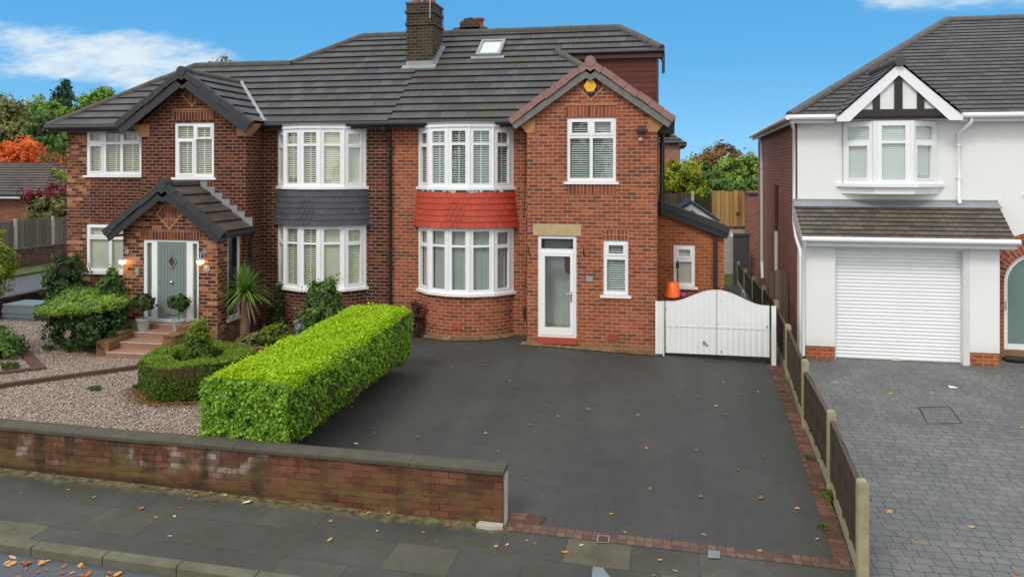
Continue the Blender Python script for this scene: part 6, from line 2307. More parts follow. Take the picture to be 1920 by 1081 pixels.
def box_ring():
    cx, cy, R, r = -8.85, 13.55, 1.02, 0.50
    z0 = g(cx, cy)
    t = thing('box_topiary', 'round clipped box hedge with a hollow centre on the gravel', 'topiary', (cx, cy, z0))
    P, N, T = [], [], []
    H = 0.62

    def wob(a):
        return 1 + 0.03 * math.sin(3 * a) + 0.02 * math.sin(7 * a + 1)
    for i in range(13000):
        a = rnd.uniform(0, 2 * PI)
        z = rnd.uniform(0.03, H)
        q = R * wob(a) - (0.06 if z > H - 0.05 else 0) - 0.10 * max(0, 0.25 - z) + rnd.gauss(0, 0.014)
        P.append((cx + q * math.cos(a), cy + q * math.sin(a), z0 + z))
        N.append((math.cos(a), math.sin(a), 0.3))
        T.append(rnd.uniform(0, 0.65) * (0.5 + 0.5 * z / H))
    for i in range(4000):
        a = rnd.uniform(0, 2 * PI)
        z = rnd.uniform(0.1, H)
        q = r * wob(a) + rnd.gauss(0, 0.014)
        P.append((cx + q * math.cos(a), cy + q * math.sin(a), z0 + z))
        N.append((-math.cos(a), -math.sin(a), 0.3))
        T.append(rnd.uniform(0, 0.5))
    for i in range(15000):
        a = rnd.uniform(0, 2 * PI)
        q = math.sqrt(rnd.uniform(r * r, R * R)) * wob(a)
        P.append((cx + q * math.cos(a), cy + q * math.sin(a), z0 + H + rnd.gauss(0, 0.012) + 0.02 * math.sin(5 * a)))
        N.append((rnd.uniform(-.3, .3), rnd.uniform(-.3, .3), 1))
        T.append(rnd.uniform(0.35, 1.0))
    leaf_mesh('foliage', P, N, 0.026, L['box'], t, np.array(T), 1.4, 0.7)
    P, N = [], []
    for i in range(1500):                                   # browned patch on the road side
        a = rnd.gauss(-1.25, 0.25)
        z = H - abs(rnd.gauss(0, 0.10)) - 0.02
        P.append((cx + (R + 0.012) * wob(a) * math.cos(a), cy + (R + 0.012) * wob(a) * math.sin(a), z0 + z))
        N.append((math.cos(a), math.sin(a), 0.3))
    leaf_mesh('browned_foliage', P, N, 0.026, L['boxbrown'], t, None, 1.4, 0.7)
    mb = MB()
    n = 28
    ring = lambda q, z: [V((cx + q * wob(2 * PI * i / n) * math.cos(2 * PI * i / n), cy + q * wob(2 * PI * i / n) * math.sin(2 * PI * i / n), z0 + z)) for i in range(n)]
    rings = [ring(R - 0.12, 0), ring(R - 0.04, 0.25), ring(R - 0.04, H - 0.05), ring(r + 0.04, H - 0.05), ring(r + 0.04, 0.02)]
    for A, B in zip(rings, rings[1:]):
        for i in range(n):
            j = (i + 1) % n
            mb.face([A[i], A[j], B[j], B[i]])
    mb.build('shade_core', M['hedgecore'], t)


box_ring()
P_, N_ = [], []
for i in range(900):
    a_ = rnd.uniform(-2.9, -0.6)
    q_ = 0.98 + abs(rnd.gauss(0, 0.14))
    x_, y_ = -8.85 + q_ * math.cos(a_), 13.55 + q_ * math.sin(a_)
    P_.append((x_, y_, g(x_, y_) + 0.008))
    N_.append((0, 0, 1))
leaf_mesh('clipping_litter', P_, N_, 0.035, L['rust'], None, None, 1.6, 0.25, V((-8.85, 13.5, 0)), label='brown clippings and leaf litter scattered round the foot of the box topiary', cat='litter', kind='stuff')
shrub('dwarf_cypress', 'small upright cypress growing inside the round box hedge', 'shrub', (-8.85, 13.55, g(-8.85, 13.55)),
      [((0, 0, 0.32), (0.33, 0.33, 0.36)), ((0.0, 0, 0.72), (0.24, 0.24, 0.36)), ((0.03, 0, 1.06), (0.14, 0.14, 0.30))], 0.030, L['box'], 2600, 0.07)
JX, JY = -13.35, 16.0
jt = shrub('spreading_juniper', 'broad flat-topped green juniper beside the front steps', 'shrub', (JX, JY, g(JX, JY)),
      [((-0.50, 0.20, 1.10), (0.50, 0.55, 0.11)), ((0.05, -0.05, 1.06), (0.80, 0.66, 0.12)), ((-0.30, -0.32, 1.00), (0.62, 0.48, 0.11)), ((0.62, 0.15, 1.10), (0.40, 0.45, 0.10)), ((-0.55, 0.55, 1.22), (0.45, 0.30, 0.11))],
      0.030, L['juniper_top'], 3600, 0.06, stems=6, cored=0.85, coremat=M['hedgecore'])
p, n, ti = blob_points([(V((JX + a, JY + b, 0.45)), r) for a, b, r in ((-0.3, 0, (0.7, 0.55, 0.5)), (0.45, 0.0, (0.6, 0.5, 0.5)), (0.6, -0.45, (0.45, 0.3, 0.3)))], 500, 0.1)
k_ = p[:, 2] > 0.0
leaf_mesh('shaded_foliage', p[k_], n[k_], 0.05, L['dark'], jt, ti[k_] * 0.8)  # shade below the flat top put into a darker leaf colour
shrub('evergreen_shrub', 'rounded dark evergreen shrub by the corner of the brown brick house', 'shrub', (-15.55, 17.9, g(-15.5, 17.9)),
      [((0, 0, 1.5), (0.48, 0.45, 0.5)), ((0.1, -0.05, 0.95), (0.50, 0.45, 0.5)), ((-0.1, 0.1, 0.5), (0.4, 0.4, 0.45))], 0.05, L['dark'], 1000, 0.11, stems=5)
shrub('rounded_bush', 'pale green rounded bush cut off by the left edge of view', 'shrub', (-14.98, 15.0, g(-15, 15)),
      [((0, 0, 2.15), (0.52, 0.5, 0.62)), ((-0.25, 0.1, 1.6), (0.45, 0.45, 0.5))], 0.045, L['limegold'], 1100, 0.1, stems=3)
shrub('border_perennial', 'grey-green leafy perennials in the bed at the left edge', 'plant', tuple(ground_at(8, 668)),
      [((-0.3, 0.2, 0.25), (0.5, 0.4, 0.32)), ((0.1, -0.1, 0.18), (0.35, 0.3, 0.22))], 0.06, L['mid'], 700, 0.12, stems=4, cored=0.5)
shrub('rosemary_bush', 'upright spiky green bush beside the porch left wall', 'shrub', (-13.25, 16.75, g(-13.2, 16.7)),
      [((0.0, 0, 1.2), (0.16, 0.16, 0.58)), ((0.22, -0.05, 1.05), (0.13, 0.13, 0.55)), ((-0.22, 0, 1.0), (0.14, 0.14, 0.50)), ((0.05, -0.1, 0.6), (0.36, 0.2, 0.5))], 0.05, L['mid'], 1300, 0.07, stems=8, aspect=2.8)
shrub('hebe_shrub', 'loose mid-green shrub in front of the left bay window', 'shrub', (-7.62, 16.5, g(-7.6, 16.5)),
      [((0, 0, 0.85), (0.50, 0.42, 0.42)), ((0.05, 0, 1.25), (0.34, 0.3, 0.36)), ((-0.22, 0, 1.35), (0.12, 0.12, 0.32)), ((0.20, 0, 1.42), (0.11, 0.11, 0.32)), ((0.0, 0, 0.4), (0.4, 0.4, 0.35))], 0.05, L['mid'], 1000, 0.09, stems=9, cored=0.5)
shrub('golden_conifer', 'low golden-green dwarf conifer in the flower bed', 'shrub', (-9.05, 16.9, g(-9, 16.9)),
      [((0.05, 0, 0.25), (0.30, 0.25, 0.22)), ((0.22, 0.02, 0.33), (0.22, 0.2, 0.2)), ((-0.16, 0, 0.18), (0.2, 0.2, 0.18))], 0.03, L['limegold'], 2200, 0.06, stems=4)
shrub('silver_lavender', 'silvery grey mounded plant between the hebe and the golden conifer', 'shrub', (-8.0, 16.55, g(-8, 16.5)),
      [((0, 0, 0.40), (0.34, 0.26, 0.34)), ((0.15, 0, 0.55), (0.22, 0.2, 0.22))], 0.035, L['silver'], 2000, 0.06, stems=4, aspect=2.4)
shrub('low_sedge', 'small dark grassy clump left of the golden conifer', 'plant', (-9.5, 16.7, g(-9.5, 16.7)),
      [((0, 0, 0.13), (0.24, 0.2, 0.15))], 0.05, L['olive'], 1300, 0.06, stems=3, aspect=3.0)
shrub('climbing_ivy', 'thin climber on the brick below the left bay sill', 'plant', (-9.75, 18.38, g(-9.7, 18.4)),
      [((0.02, 0, 0.35), (0.24, 0.10, 0.35)), ((0.08, 0, 0.75), (0.13, 0.08, 0.35)), ((0.12, 0, 1.05), (0.06, 0.05, 0.25))], 0.045, L['dark'], 900, 0.09, stems=4, cored=0)
shrub('plum_shrub', 'small twiggy plum-red shrub between the hedge end and red bay', 'shrub', (-5.98, 18.35, g(-6, 18.4)),
      [((0, 0, 0.55), (0.20, 0.14, 0.32)), ((-0.05, 0, 0.3), (0.2, 0.14, 0.25))], 0.04, L['plum'], 1200, 0.08, stems=9, cored=0)
# brick rim of the round flower bed
rb_ = MB()
for i in range(15):
    a = -PI * 0.92 + PI * 0.75 * i / 14
    c = V((-8.95 + 0.95 * math.cos(a), 17.05 + 0.95 * math.sin(a) * 0.95, 0))
    e = V((-math.sin(a), math.cos(a), 0))
    o = V((math.cos(a), math.sin(a), 0))
    z = g(c.x, c.y)
    rb_.obox(c - e * 0.075 - o * 0.05 + V((0, 0, z - 0.05)), e * 0.15, o * 0.11, V((0, 0, 0.20 + rnd.uniform(-.02, .02))))
rb_.build('brick_bed_edging', M['brick_step'], None, origin=V((-8.95, 17, 0)), label='curved red brick rim round the flower bed in front of the palm', cat='edging')


def cordyline():
    c = V((-10.0, 17.3, g(-10, 17.3)))
    t = thing('cordyline_palm', 'spiky green cordyline palm beside the porch window', 'palm', c)
    mb = MB()
    pts = [c + V((0, 0, -0.05)), c + V((0.0, 0, 0.25)), c + V((0.015, 0, 0.6)), c + V((0.0, 0, 0.95)), c + V((0, 0, 1.15))]
    mb.tube(pts, [0.13, 0.115, 0.105, 0.10, 0.06], 12, jit=0.08)
    mb.build('trunk', M['palmtrunk'], t)
    for nm, mat, cnt in (('frond', L['palm'], 150), ('dry_frond', L['deadpalm'], 26)):
        fb = MB()
        tv = []
        for i in range(cnt):
            az = rnd.uniform(0, 2 * PI)
            if nm == 'frond':
                el = rnd.uniform(-0.25, 1.5)
                ln = rnd.uniform(0.62, 0.88)
                s = c + V((0, 0, 1.12 + 0.12 * rnd.random()))
                droop = 0.35
            else:
                el = rnd.uniform(-0.9, -0.4)
                ln = rnd.uniform(0.4, 0.6)
                s = c + V((0, 0, 1.08))
                droop = 0.55
            d = V((math.cos(az) * math.cos(el), math.sin(az) * math.cos(el), math.sin(el)))
            sd = d.cross(Z3).normalized() if abs(d.z) < 0.99 else V((1, 0, 0))
            prev = None
            k = 6
            for j in range(k + 1):
                f = j / k
                p = s + d * (ln * f) + V((0, 0, -droop * ln * f ** 2.3 * math.cos(max(el, 0)) * rnd.uniform(0.9, 1.1)))
                w = 0.021 * (1 - f ** 2.2) * (0.6 + 0.6 * min(1, f * 4))
                cur = (p - sd * w, p + sd * w)
                if prev:
                    fb.face([prev[0], prev[1], cur[1], cur[0]], None, True)
                    tv.append(0.2 + 0.6 * f + rnd.uniform(-.15, .15))
                prev = cur
        o = fb.build(nm, mat, t)
        at_ = o.data.attributes.new('tint', 'FLOAT', 'FACE')
        at_.data.foreach_set('value', np.clip(np.array(tv, dtype=np.float32), 0, 1))


cordyline()


# ------------------------------------------------------------------ front steps with side walls, and the two potted bays
def steps():
    t = thing('front_steps', 'four terracotta tiled steps with stepped brick cheek walls up to the sage door', 'steps', (-11.75, 16.0, -0.05))
    xa, xb = -12.28, -11.18
    prof = [(15.33, -0.25, 0.10), (15.76, -0.25, 0.235), (16.24, -0.25, 0.365), (16.72, -0.25, 0.478)]
    mb = MB()
    for i, (y, z0, z1) in enumerate(prof):
        yb = 16.895
        mb.plate((xa, y, z0), (1, 0, 0), xb - xa, z1 - z0, (), 0)
        yn = prof[i + 1][0] if i < 3 else yb
        mb.face([(xa, y, z1), (xb, y, z1), (xb, yn, z1), (xa, yn, z1)])
        mb.face([(xa, y, z0), (xa, y, z1), (xa, yn, z1), (xa, yn, z0)])
        mb.face([(xb, y, z0), (xb, yn, z0), (xb, yn, z1), (xb, y, z1)])
    mb.box(-12.62, -11.0, 16.60, 16.895, -0.2, 0.36)
    mb.build('tread', M['step_tile'], t)
    nb = MB()
    for i, (y, z0, z1) in enumerate(prof):
        nb.box(xa, xb, y - 0.012, y + 0.02, z1 - 0.012, z1 + 0.004)
    nb.build('nosing', M['concrete'], t)
    for s, x0, x1, off in ((0, -12.60, -12.29, 0.0), (1, -11.17, -10.88, -0.03)):
        wb = MB()
        for (y0, y1, z) in ((15.42, 15.80, 0.27), (15.802, 16.28, 0.40), (16.282, 16.6 if s == 0 else 16.88, 0.53)):
            if s == 1 and y0 < 15.7:
                continue
            wb.box(x0, x1, y0, y1, -0.25, z + off)
            wb.box(x0 - 0.012, x1 + 0.010, y0 - 0.012, y1 - 0.002, z + off + 0.001, z + off + 0.055)
        wb.build('cheek_wall', M['brick_step'], t)


steps()


def potted_bay(loc, label, seed=0):
    t = thing('potted_bay_tree', label, 'potted plant', loc, 'bay trees in grey pots at the front door')
    c = V(loc)
    pb = MB()
    pb.lathe(c, [(0.125, 0.0), (0.13, 0.01), (0.165, 0.25), (0.172, 0.255), (0.172, 0.275), (0.155, 0.275), (0.15, 0.23)], 24)
    pb.build('pot', M['zinc'], t)
    sb = MB()
    sb.lathe(c + V((0, 0, 0.225)), [(0.15, 0.0), (0.10, 0.015), (0.01, 0.02)], 16)
    sb.build('soil', M['soil'], t)
    st = MB()
    st.tube([c + V((0, 0, 0.22)), c + V((0.012, 0, 0.40)), c + V((0, 0, 0.62))], 0.013, 8)
    st.build('stem', M['bark'], t)
    p, n, ti = blob_points([(c + V((0, 0, 0.70)), (0.21, 0.21, 0.15)), (c + V((0.05, 0, 0.62)), (0.17, 0.17, 0.12))], 1800, 0.05)
    leaf_mesh('foliage', p, n, 0.045, L['dark'], t, ti + 0.2, 2.2)
    return t


pt = potted_bay((-12.20, 16.48, 0.365), 'left of the two bay trees in grey pots, beside the doorbell')
p2 = copy_tree(pt, None, (-11.30, 16.56, 0.365), 'right of the two bay trees in grey pots, beside the house number')
p2.rotation_euler = (0, 0, 1.7)


# ------------------------------------------------------------------ gates, fences
def driveway_gate():
    t = thing('driveway_gate', 'white double driveway gate with a swept-up curved top', 'gate', (1.2, 17.9, 0))
    y = 17.90
    x0, x1, zb = 0.075, 2.33, 0.055
    def ztop(x):
        f = (x - x0) / (x1 - x0)
        return 1.205 - 0.03 * f + 0.30 * (0.5 - 0.5 * math.cos(2 * PI * min(1, max(0, (f - 0.06) / 0.88)))) ** 0.85
    xm = (x0 + x1) / 2
    for a, b in ((x0, xm - 0.006), (xm + 0.006, x1)):
        mb = MB()
        n = 9
        for i in range(n):
            u0, u1 = a + (b - a) * i / n, a + (b - a) * (i + 1) / n
            for j in range(3):                             # each board a shallow rib in three facets
                v0, v1 = u0 + (u1 - u0) * j / 3, u0 + (u1 - u0) * (j + 1) / 3
                d = [0.0, -0.014, -0.014, 0.0]
                mb.face([(v0, y + d[j], zb), (v1, y + d[j + 1], zb), (v1, y + d[j + 1], ztop(v1)), (v0, y + d[j], ztop(v0))])
                mb.face([(v1, y + 0.03, zb), (v0, y + 0.03, zb), (v0, y + 0.03, ztop(v0)), (v1, y + 0.03, ztop(v1))])
            mb.box(u1 - 0.006, u1 - 0.001, y + 0.002, y + 0.012, zb, min(ztop(u0), ztop(u1)) - 0.01)
        mb.box(a, b, y + 0.005, y + 0.04, zb, zb + 0.04)
        lf = mb.build('gate_leaf', M['whitepaint'], t)
        rb = MB()
        xs = [a + (b - a) * i / 12 for i in range(13)]
        rb.tube([(x, y + 0.005, ztop(x) + 0.006) for x in xs], 0.013, 6)
        rb.box(a, b, y - 0.020, y - 0.008, 0.655, 0.668)
        rb.build('rail', M['fascia'], lf)
    sb = MB()
    for i in range(22):                                     # black spikes of the ironwork behind the boards
        x = x0 + 0.05 + (x1 - x0 - 0.1) * i / 21
        sb.tube([(x, y + 0.055, 0.1), (x, y + 0.055, ztop(x) + 0.03)], 0.009, 6)
        sb.tube([(x, y + 0.055, ztop(x) + 0.03), (x, y + 0.055, ztop(x) + 0.05), (x, y + 0.055, ztop(x) + 0.10)], [0.009, 0.016, 0.002], 6)
    sb.box(x0, x1, y + 0.045, y + 0.065, 0.62, 0.65)
    sb.build('iron_spikes', M['black'], t)
    pb = MB()
    for i in range(2):
        a = -0.155 + 0.085 * i
        pb.box(a, a + 0.081, y - 0.06 + 0.004 * i, y - 0.03, 0.03, 1.22)
    pb.box(0.018, 0.045, y - 0.07, y - 0.02, -0.02, 1.23)
    pb.build('side_panel', M['whitepaint'], t)
    pb = MB()
    pb.box(2.37, 2.465, y - 0.05, y + 0.05, -0.25, 1.18)
    pb.build('gate_post', M['whitepaint'], t)
    hb = MB()
    for z in (1.05, 0.2):
        hb.box(2.325, 2.375, y - 0.03, y - 0.005, z, z + 0.03)
        hb.box(0.04, 0.085, y - 0.03, y - 0.005, z - 0.02, z + 0.01)
    hb.build('hinge', M['metal'], t)
    sb = MB()
    for x, z, k in ((0.93, 0.30, 0.05), (0.99, 0.26, 0.04), (1.30, 0.12, 0.025), (2.28, 0.72, 0.025), (1.29, 1.28, 0.012), (1.22, 0.75, 0.010)):
        sb.prism([(x + k * math.cos(q) * rnd.uniform(.4, 1.1), y - 0.0175, z + 1.5 * k * math.sin(q) * rnd.uniform(.4, 1.1)) for q in [2 * PI * i / 7 for i in range(7)]], (0, -0.003, 0))
    sb.build('scuff_mark', M['scuff'], t)


driveway_gate()
FP = [(2.14, 9.0, 0.81), (2.31, 11.4, 0.84), (2.40, 13.94, 0.94), (2.60, 17.1, 0.93), (2.72, 19.7, 1.02), (2.74, 22.2, 1.0), (2.76, 24.8, 0.9), (2.78, 27.4, 0.8), (2.80, 30.0, 0.75)]


def boundary_fence():
    t = thing('boundary_fence', 'low brown panel fence with mossy concrete posts between the two drives', 'fence', (2.4, 14, 0))
    for x, y, z in FP:
        zb = g(x, y)
        pb = MB()
        pb.box(x - 0.055, x + 0.055, y - 0.06, y + 0.06, zb - 0.2, z - 0.015)
        pb.prism([(x - 0.055, y - 0.06, z - 0.015), (x + 0.055, y - 0.06, z - 0.015), (x + 0.035, y - 0.06, z + 0.012), (x - 0.035, y - 0.06, z + 0.012)], (0, 0.12, 0))
        pb.build('post', M['post'], t)
    for k, ((xa, ya, za), (xb, yb, zb)) in enumerate(zip(FP, FP[1:])):
        a, b = V((xa, ya + 0.062, 0)), V((xb, yb - 0.062, 0))
        d = b - a
        z0, z1 = g(a.x, a.y), g(b.x, b.y)
        top = min(za, zb) - 0.10
        # gravel board below
        gb = MB()
        u = d.normalized()
        N = V((u.y, -u.x, 0))                             # towards +x
        lowz = min(z0, z1)
        gb.prism([a - N * 0.02 + V((0, 0, z0 - 0.15)), b - N * 0.02 + V((0, 0, z1 - 0.15)), b - N * 0.02 + V((0, 0, z1 + 0.17)), a - N * 0.02 + V((0, 0, z0 + 0.17))], N * 0.04)
        gb.build('gravel_board', M['post'], t)
        pn = MB()
        m = 7
        for i in range(m):                                 # overlapping level boards
            f0, f1 = i / m, (i + 1.12) / m
            q0, q1 = z0 + 0.175 + (top - z0 - 0.175) * f0, z1 + 0.175 + (top - z1 - 0.175) * f0
            r0, r1 = min(top, z0 + 0.175 + (top - z0 - 0.175) * f1), min(top, z1 + 0.175 + (top - z1 - 0.175) * f1)
            for sg in (-1, 1):
                lo, hi = N * (sg * 0.016), N * (sg * 0.006)
                f = [a + lo + V((0, 0, q0)), b + lo + V((0, 0, q1)), b + hi + V((0, 0, r1)), a + hi + V((0, 0, r0))]
                pn.face(f if sg > 0 else f[::-1])
        pnl = pn.build('lap_panel', M['wood_panel'], t)
        bt = MB()
        for f in (0.012, 0.26, 0.5, 0.74, 0.988):
            c = a + d * f
            zz = z0 + (z1 - z0) * f
            bt.obox(c - u * 0.018 - N * 0.034 + V((0, 0, zz + 0.172)), u * 0.036, N * 0.068, V((0, 0, top - zz - 0.175)))
        bt.obox(a - N * 0.03 + V((0, 0, top)), d, N * 0.06, V((0, 0, 0.02)))
        bt.build('batten', M['wood_old'], pnl)


boundary_fence()


def board_fence(name, label, a, b, z0, z1, mat, post=None, posts=(), cat='fence', thick=0.03, cap=True):
    t = thing(name, label, cat, ((a[0] + b[0]) / 2, (a[1] + b[1]) / 2, z0))
    a, b = V((a[0], a[1], 0)), V((b[0], b[1], 0))
    u = (b - a).normalized()
    mb = MB()
    ln = (b - a).length
    n = max(2, int(ln / 0.16))
    N = u.cross(Z3)
    for i in range(n):
        p = a + u * (ln * i / n)
        o = N * (0.012 * (i % 2)) 
        mb.obox(p + o + V((0, 0, z0 + rnd.uniform(-.01, .01))), u * (ln / n * 1.04), -N * thick * 0.6, V((0, 0, z1 - z0 + rnd.uniform(-.025, .02))))
    mb.build('boards', mat, t)
    if post:
        for f in posts:
            pb = MB()
            p = a + u * (ln * f)
            pb.obox(p - u * 0.06 + N * 0.02 + V((0, 0, z0 - 0.3)), u * 0.12, N * 0.08, V((0, 0, z1 - z0 + 0.38)))
            pb.build('post', post, t)
    return t


# things behind the white gate
bn = thing('storage_bin', 'pale grey lidded storage bin behind the white gate', 'bin', (0.55, 18.9, 0))
b_ = MB()
b_.prism([(0.08, 18.6, -0.1), (1.05, 18.6, -0.1), (1.08, 18.56, 1.12), (0.05, 18.56, 1.12)], (0, 0.6, 0))
b_.build('bin_body', M['fascia'], bn)
b_ = MB()
b_.prism([(0.02, 18.52, 1.122), (1.11, 18.52, 1.122), (1.11, 18.52, 1.15), (0.02, 18.52, 1.18)], (0, 0.68, 0))
b_.build('bin_lid', M['brownpaint'], bn)
b_ = MB()
b_.lathe((0.245, 18.80, 1.185), [(0.20, 0.0), (0.205, 0.03), (0.175, 0.035), (0.135, 0.33), (0.12, 0.345), (0.02, 0.348)], 22)
b_.build('orange_bucket', M['orange'], None, origin=V((0.245, 18.8, 1.185)), label='bright orange bucket standing upside down on the storage bin', cat='bucket')
b_ = MB()
b_.lathe((0.50, 18.66, 1.165), [(0.02, 0.0), (0.09, 0.03), (0.10, 0.08), (0.06, 0.13), (0.01, 0.15)], 12)
b_.tube([(0.52, 18.66, 1.22), (0.62, 18.64, 1.19), (0.70, 18.64, 1.175)], [0.05, 0.035, 0.01], 8)
b_.build('watering_can', M['purple'], None, origin=V((0.5, 18.66, 1.165)), label='small purple plastic can lying beside the orange bucket', cat='can')
b_ = MB()
b_.tube([(0.36, 19.7, 0.0), (0.37, 19.68, 1.95)], 0.016, 8)
b_.box(0.33, 0.41, 19.66, 19.70, 1.75, 1.9)
b_.build('broom_handle', M['rust'], None, origin=V((0.36, 19.7, 0)), label='dark broom handle leaning on the orange brick extension', cat='broom')
b_ = MB()
b_.tube([(1.72, 18.9, 0.1), (1.83, 18.6, 1.42)], 0.014, 8)
b_.tube([(1.80, 18.9, 0.1), (1.87, 18.6, 1.36)], 0.012, 8)
b_.tube([(1.83, 18.6, 1.42), (1.87, 18.6, 1.36)], 0.012, 8)
b_.build('metal_trestle', M['greyplastic'], None, origin=V((1.8, 18.8, 0.1)), label='thin grey metal trestle leg poking up behind the white gate', cat='trestle')
# neighbour's timber gate and the grey gate beyond
gt = thing('side_gate', 'weathered arched timber gate beside the plum brick side wall', 'gate', (2.95, 20.9, 0))
b_ = MB()
n = 4
for i in range(n):
    x0, x1 = 2.72 + 0.46 * i / n, 2.72 + 0.46 * (i + 1) / n
    zt = lambda x: 1.45 + 0.17 * math.sqrt(max(0, 1 - ((x - 2.95) / 0.24) ** 2))
    b_.prism([(x0 + 0.004, 20.9, -0.1), (x1 - 0.004, 20.9, -0.1), (x1 - 0.004, 20.9, zt(x1 - 0.004)), (x0 + 0.004, 20.9, zt(x0 + 0.004))], (0, 0.03, 0))
b_.build('boards', M['wood_gate'], gt)
b_ = MB()
for z in (0.2, 1.2):
    b_.cut()
    b_.box(2.73, 3.17, 20.93, 20.97, z, z + 0.1)
b_.build('ledge', M['wood_gate'], gt)
gg = thing('side_gate', 'plain dark grey gate at the far end of the passage', 'gate', (2.9, 30.2, 0))
b_ = MB()
for i in range(6):
    b_.box(2.62 + 0.1 * i, 2.715 + 0.1 * i, 30.2 + 0.01 * (i % 2), 30.24, -0.2, 1.70)
b_.build('boards', M['greygate'] if 'greygate' in M else M['greyplain'], gg)
b_ = MB()
b_.box(2.58, 3.26, 30.17, 30.27, 1.70, 1.80)
b_.build('top_rail', M['greyplain'], gg)
# raised back garden with fences, outbuilding, shrubs, trees
mb = MB()
mb.box(-18, 14, 33.6, 75, -0.3, 1.62)
mb.build('back_terrace', M['grass'], None, kind='structure')
b_ = MB()
b_.box(2.2, 3.9, 33.3, 33.58, -0.2, 2.0)
b_.build('retaining_wall', M['concrete'], None, origin=V((3, 33.4, 0)), label='pale concrete retaining wall under the new timber fence', cat='wall')
board_fence('timber_fence', 'new golden timber board fence at the end of the passage', (2.02, 33.2), (3.85, 33.2), 1.85, 3.32, M['wood_new'])
board_fence('timber_fence', 'dark brown slatted fence panel below the yellow-green shrub', (-0.6, 33.4), (1.25, 33.4), 1.5, 3.22, M['wood_old'], M['concrete'], (1.0,))
board_fence('timber_fence', 'dark old fence section left of the new timber fence', (1.36, 33.6), (2.0, 33.6), 1.5, 3.0, M['wood_panel'])
b_ = MB()
b_.prism([(2.95, 33.05, 2.45), (3.12, 33.05, 2.45), (3.05, 33.05, 3.36), (2.88, 33.05, 3.36)], (0, 0.03, 0))
b_.build('loose_plank', M['wood_new'], None, origin=V((3, 33, 2.4)), label='pale loose plank leaning against the new timber fence', cat='plank')
ob = thing('outbuilding', 'small brick outbuilding behind the white house side wall', 'outbuilding', (3.8, 31.5, 0))
b_ = MB()
b_.box(3.32, 4.6, 31.0, 33.0, -0.3, 3.22)
b_.build('wall', M['brick_side'], ob)
b_ = MB()
b_.box(3.27, 4.65, 30.95, 33.05, 3.223, 3.31)
b_.build('roof', M['brownpaint'], ob)
shrub('golden_shrub', 'large yellow-green shrub behind the brown fence panel', 'shrub', (0.85, 36, 1.62),
      [((0, 0, 2.25), (0.75, 0.7, 0.8)), ((-0.45, 0, 2.0), (0.6, 0.6, 0.8)), ((0.4, 0, 1.75), (0.65, 0.6, 0.6))], 0.10, L['gold'], 260, 0.2, stems=5)
shrub('garden_hedge', 'tall green hedge with a light green clipped top behind the timber fence', 'hedge', (4.0, 42, 1.62),
      [((-0.6, 0, 2.3), (0.8, 0.7, 0.9)), ((0.5, 0, 2.5), (0.9, 0.7, 0.8)), ((1.3, 0, 2.5), (0.9, 0.7, 0.8)), ((0.0, -0.3, 1.7), (1.2, 0.6, 0.8))], 0.11, L['juniper_top'], 300, 0.18, stems=5)
shrub('dark_laurel', 'dark glossy laurel just behind the timber fence', 'shrub', (2.9, 37.2, 1.62),
      [((-0.5, 0, 1.2), (0.75, 0.6, 0.8)), ((0.45, 0, 1.15), (0.8, 0.6, 0.8)), ((1.1, 0, 1.15), (0.7, 0.6, 0.8)), ((-1.0, 0, 0.9), (0.6, 0.5, 0.7))], 0.11, L['mid'], 330, 0.2, stems=6)
shrub('clipped_bush', 'rounded mid-green bush between the golden shrub and the laurel', 'shrub', (2.15, 41, 1.62),
      [((-0.1, 0, 2.0), (0.75, 0.6, 0.9))], 0.10, L['mid'], 300, 0.2, stems=4)
shrub('garden_hedge', 'dark clipped hedge far behind, below the autumn tree', 'hedge', (3.0, 52, 1.62),
      [((-2.0, 0, 2.0), (1.3, 0.7, 0.8)), ((-0.5, 0, 2.05), (1.3, 0.7, 0.8)), ((0.6, 0, 2.0), (1.0, 0.7, 0.8))], 0.14, L['dark'], 160, 0.25, stems=4)
tree('autumn_tree', 'rusty autumn tree above the hedges between the two houses', (4.3, 60, 1.62), 4.6,
     [((0, 0, 3.2), (1.5, 1.3, 1.0)), ((-1.1, 0, 2.9), (1.2, 1.1, 0.9)), ((1.2, 0, 2.8), (1.2, 1.1, 0.9)), ((0.2, 0, 3.9), (0.8, 0.8, 0.6))], 0.17, L['rust'], 60, 0.35)
rh = thing('rear_house', 'brick house glimpsed behind the right-hand gable corner', 'house', (-3, 48, 1.6))
b_ = MB()
b_.box(-8, 1.0, 45, 52, 1.5, 5.7)
b_.build('wall', M['brick_side'], rh)
b_ = MB()
tiled(b_, [(-8.4, 44.7, 5.7), (1.35, 44.7, 5.7), (-2.2, 48.5, 8.2), (-4.6, 48.5, 8.2)], 0.35)
tiled(b_, [(1.35, 44.7, 5.7), (1.35, 52.3, 5.7), (-2.2, 48.5, 8.2)], 0.35)
b_.box(0.9, 1.36, 44.68, 52, 5.55, 5.69)
b_.build('roof', M['roof'], rh)
sh = thing('garden_shed', 'white-fronted shed glimpsed between the bushes', 'shed', (2.9, 46, 1.6))
b_ = MB()
b_.box(2.4, 3.3, 46, 47.5, 1.6, 3.55)
b_.build('wall', M['whitepaint'], sh)
b_ = MB()
b_.box(2.3, 3.4, 45.9, 47.6, 3.553, 3.65)
b_.build('roof', M['greyplain'], sh)

# ------------------------------------------------------------------ left side: garden edgings, low wall, side street, trees
def edging(name, label, pts, w, h, mat):
    P = [ground_at(*p) for p in pts]
    mb = MB()
    for a, b in zip(P, P[1:]):
        d = b - a
        u = V((d.x, d.y, 0)).normalized()
        N = u.cross(Z3)
        mb.obox(a - N * w / 2 + V((0, 0, -0.06)), d, N * w, V((0, 0, h + 0.06)))
    mb.build(name, mat, None, origin=P[0], label=label, cat='edging')


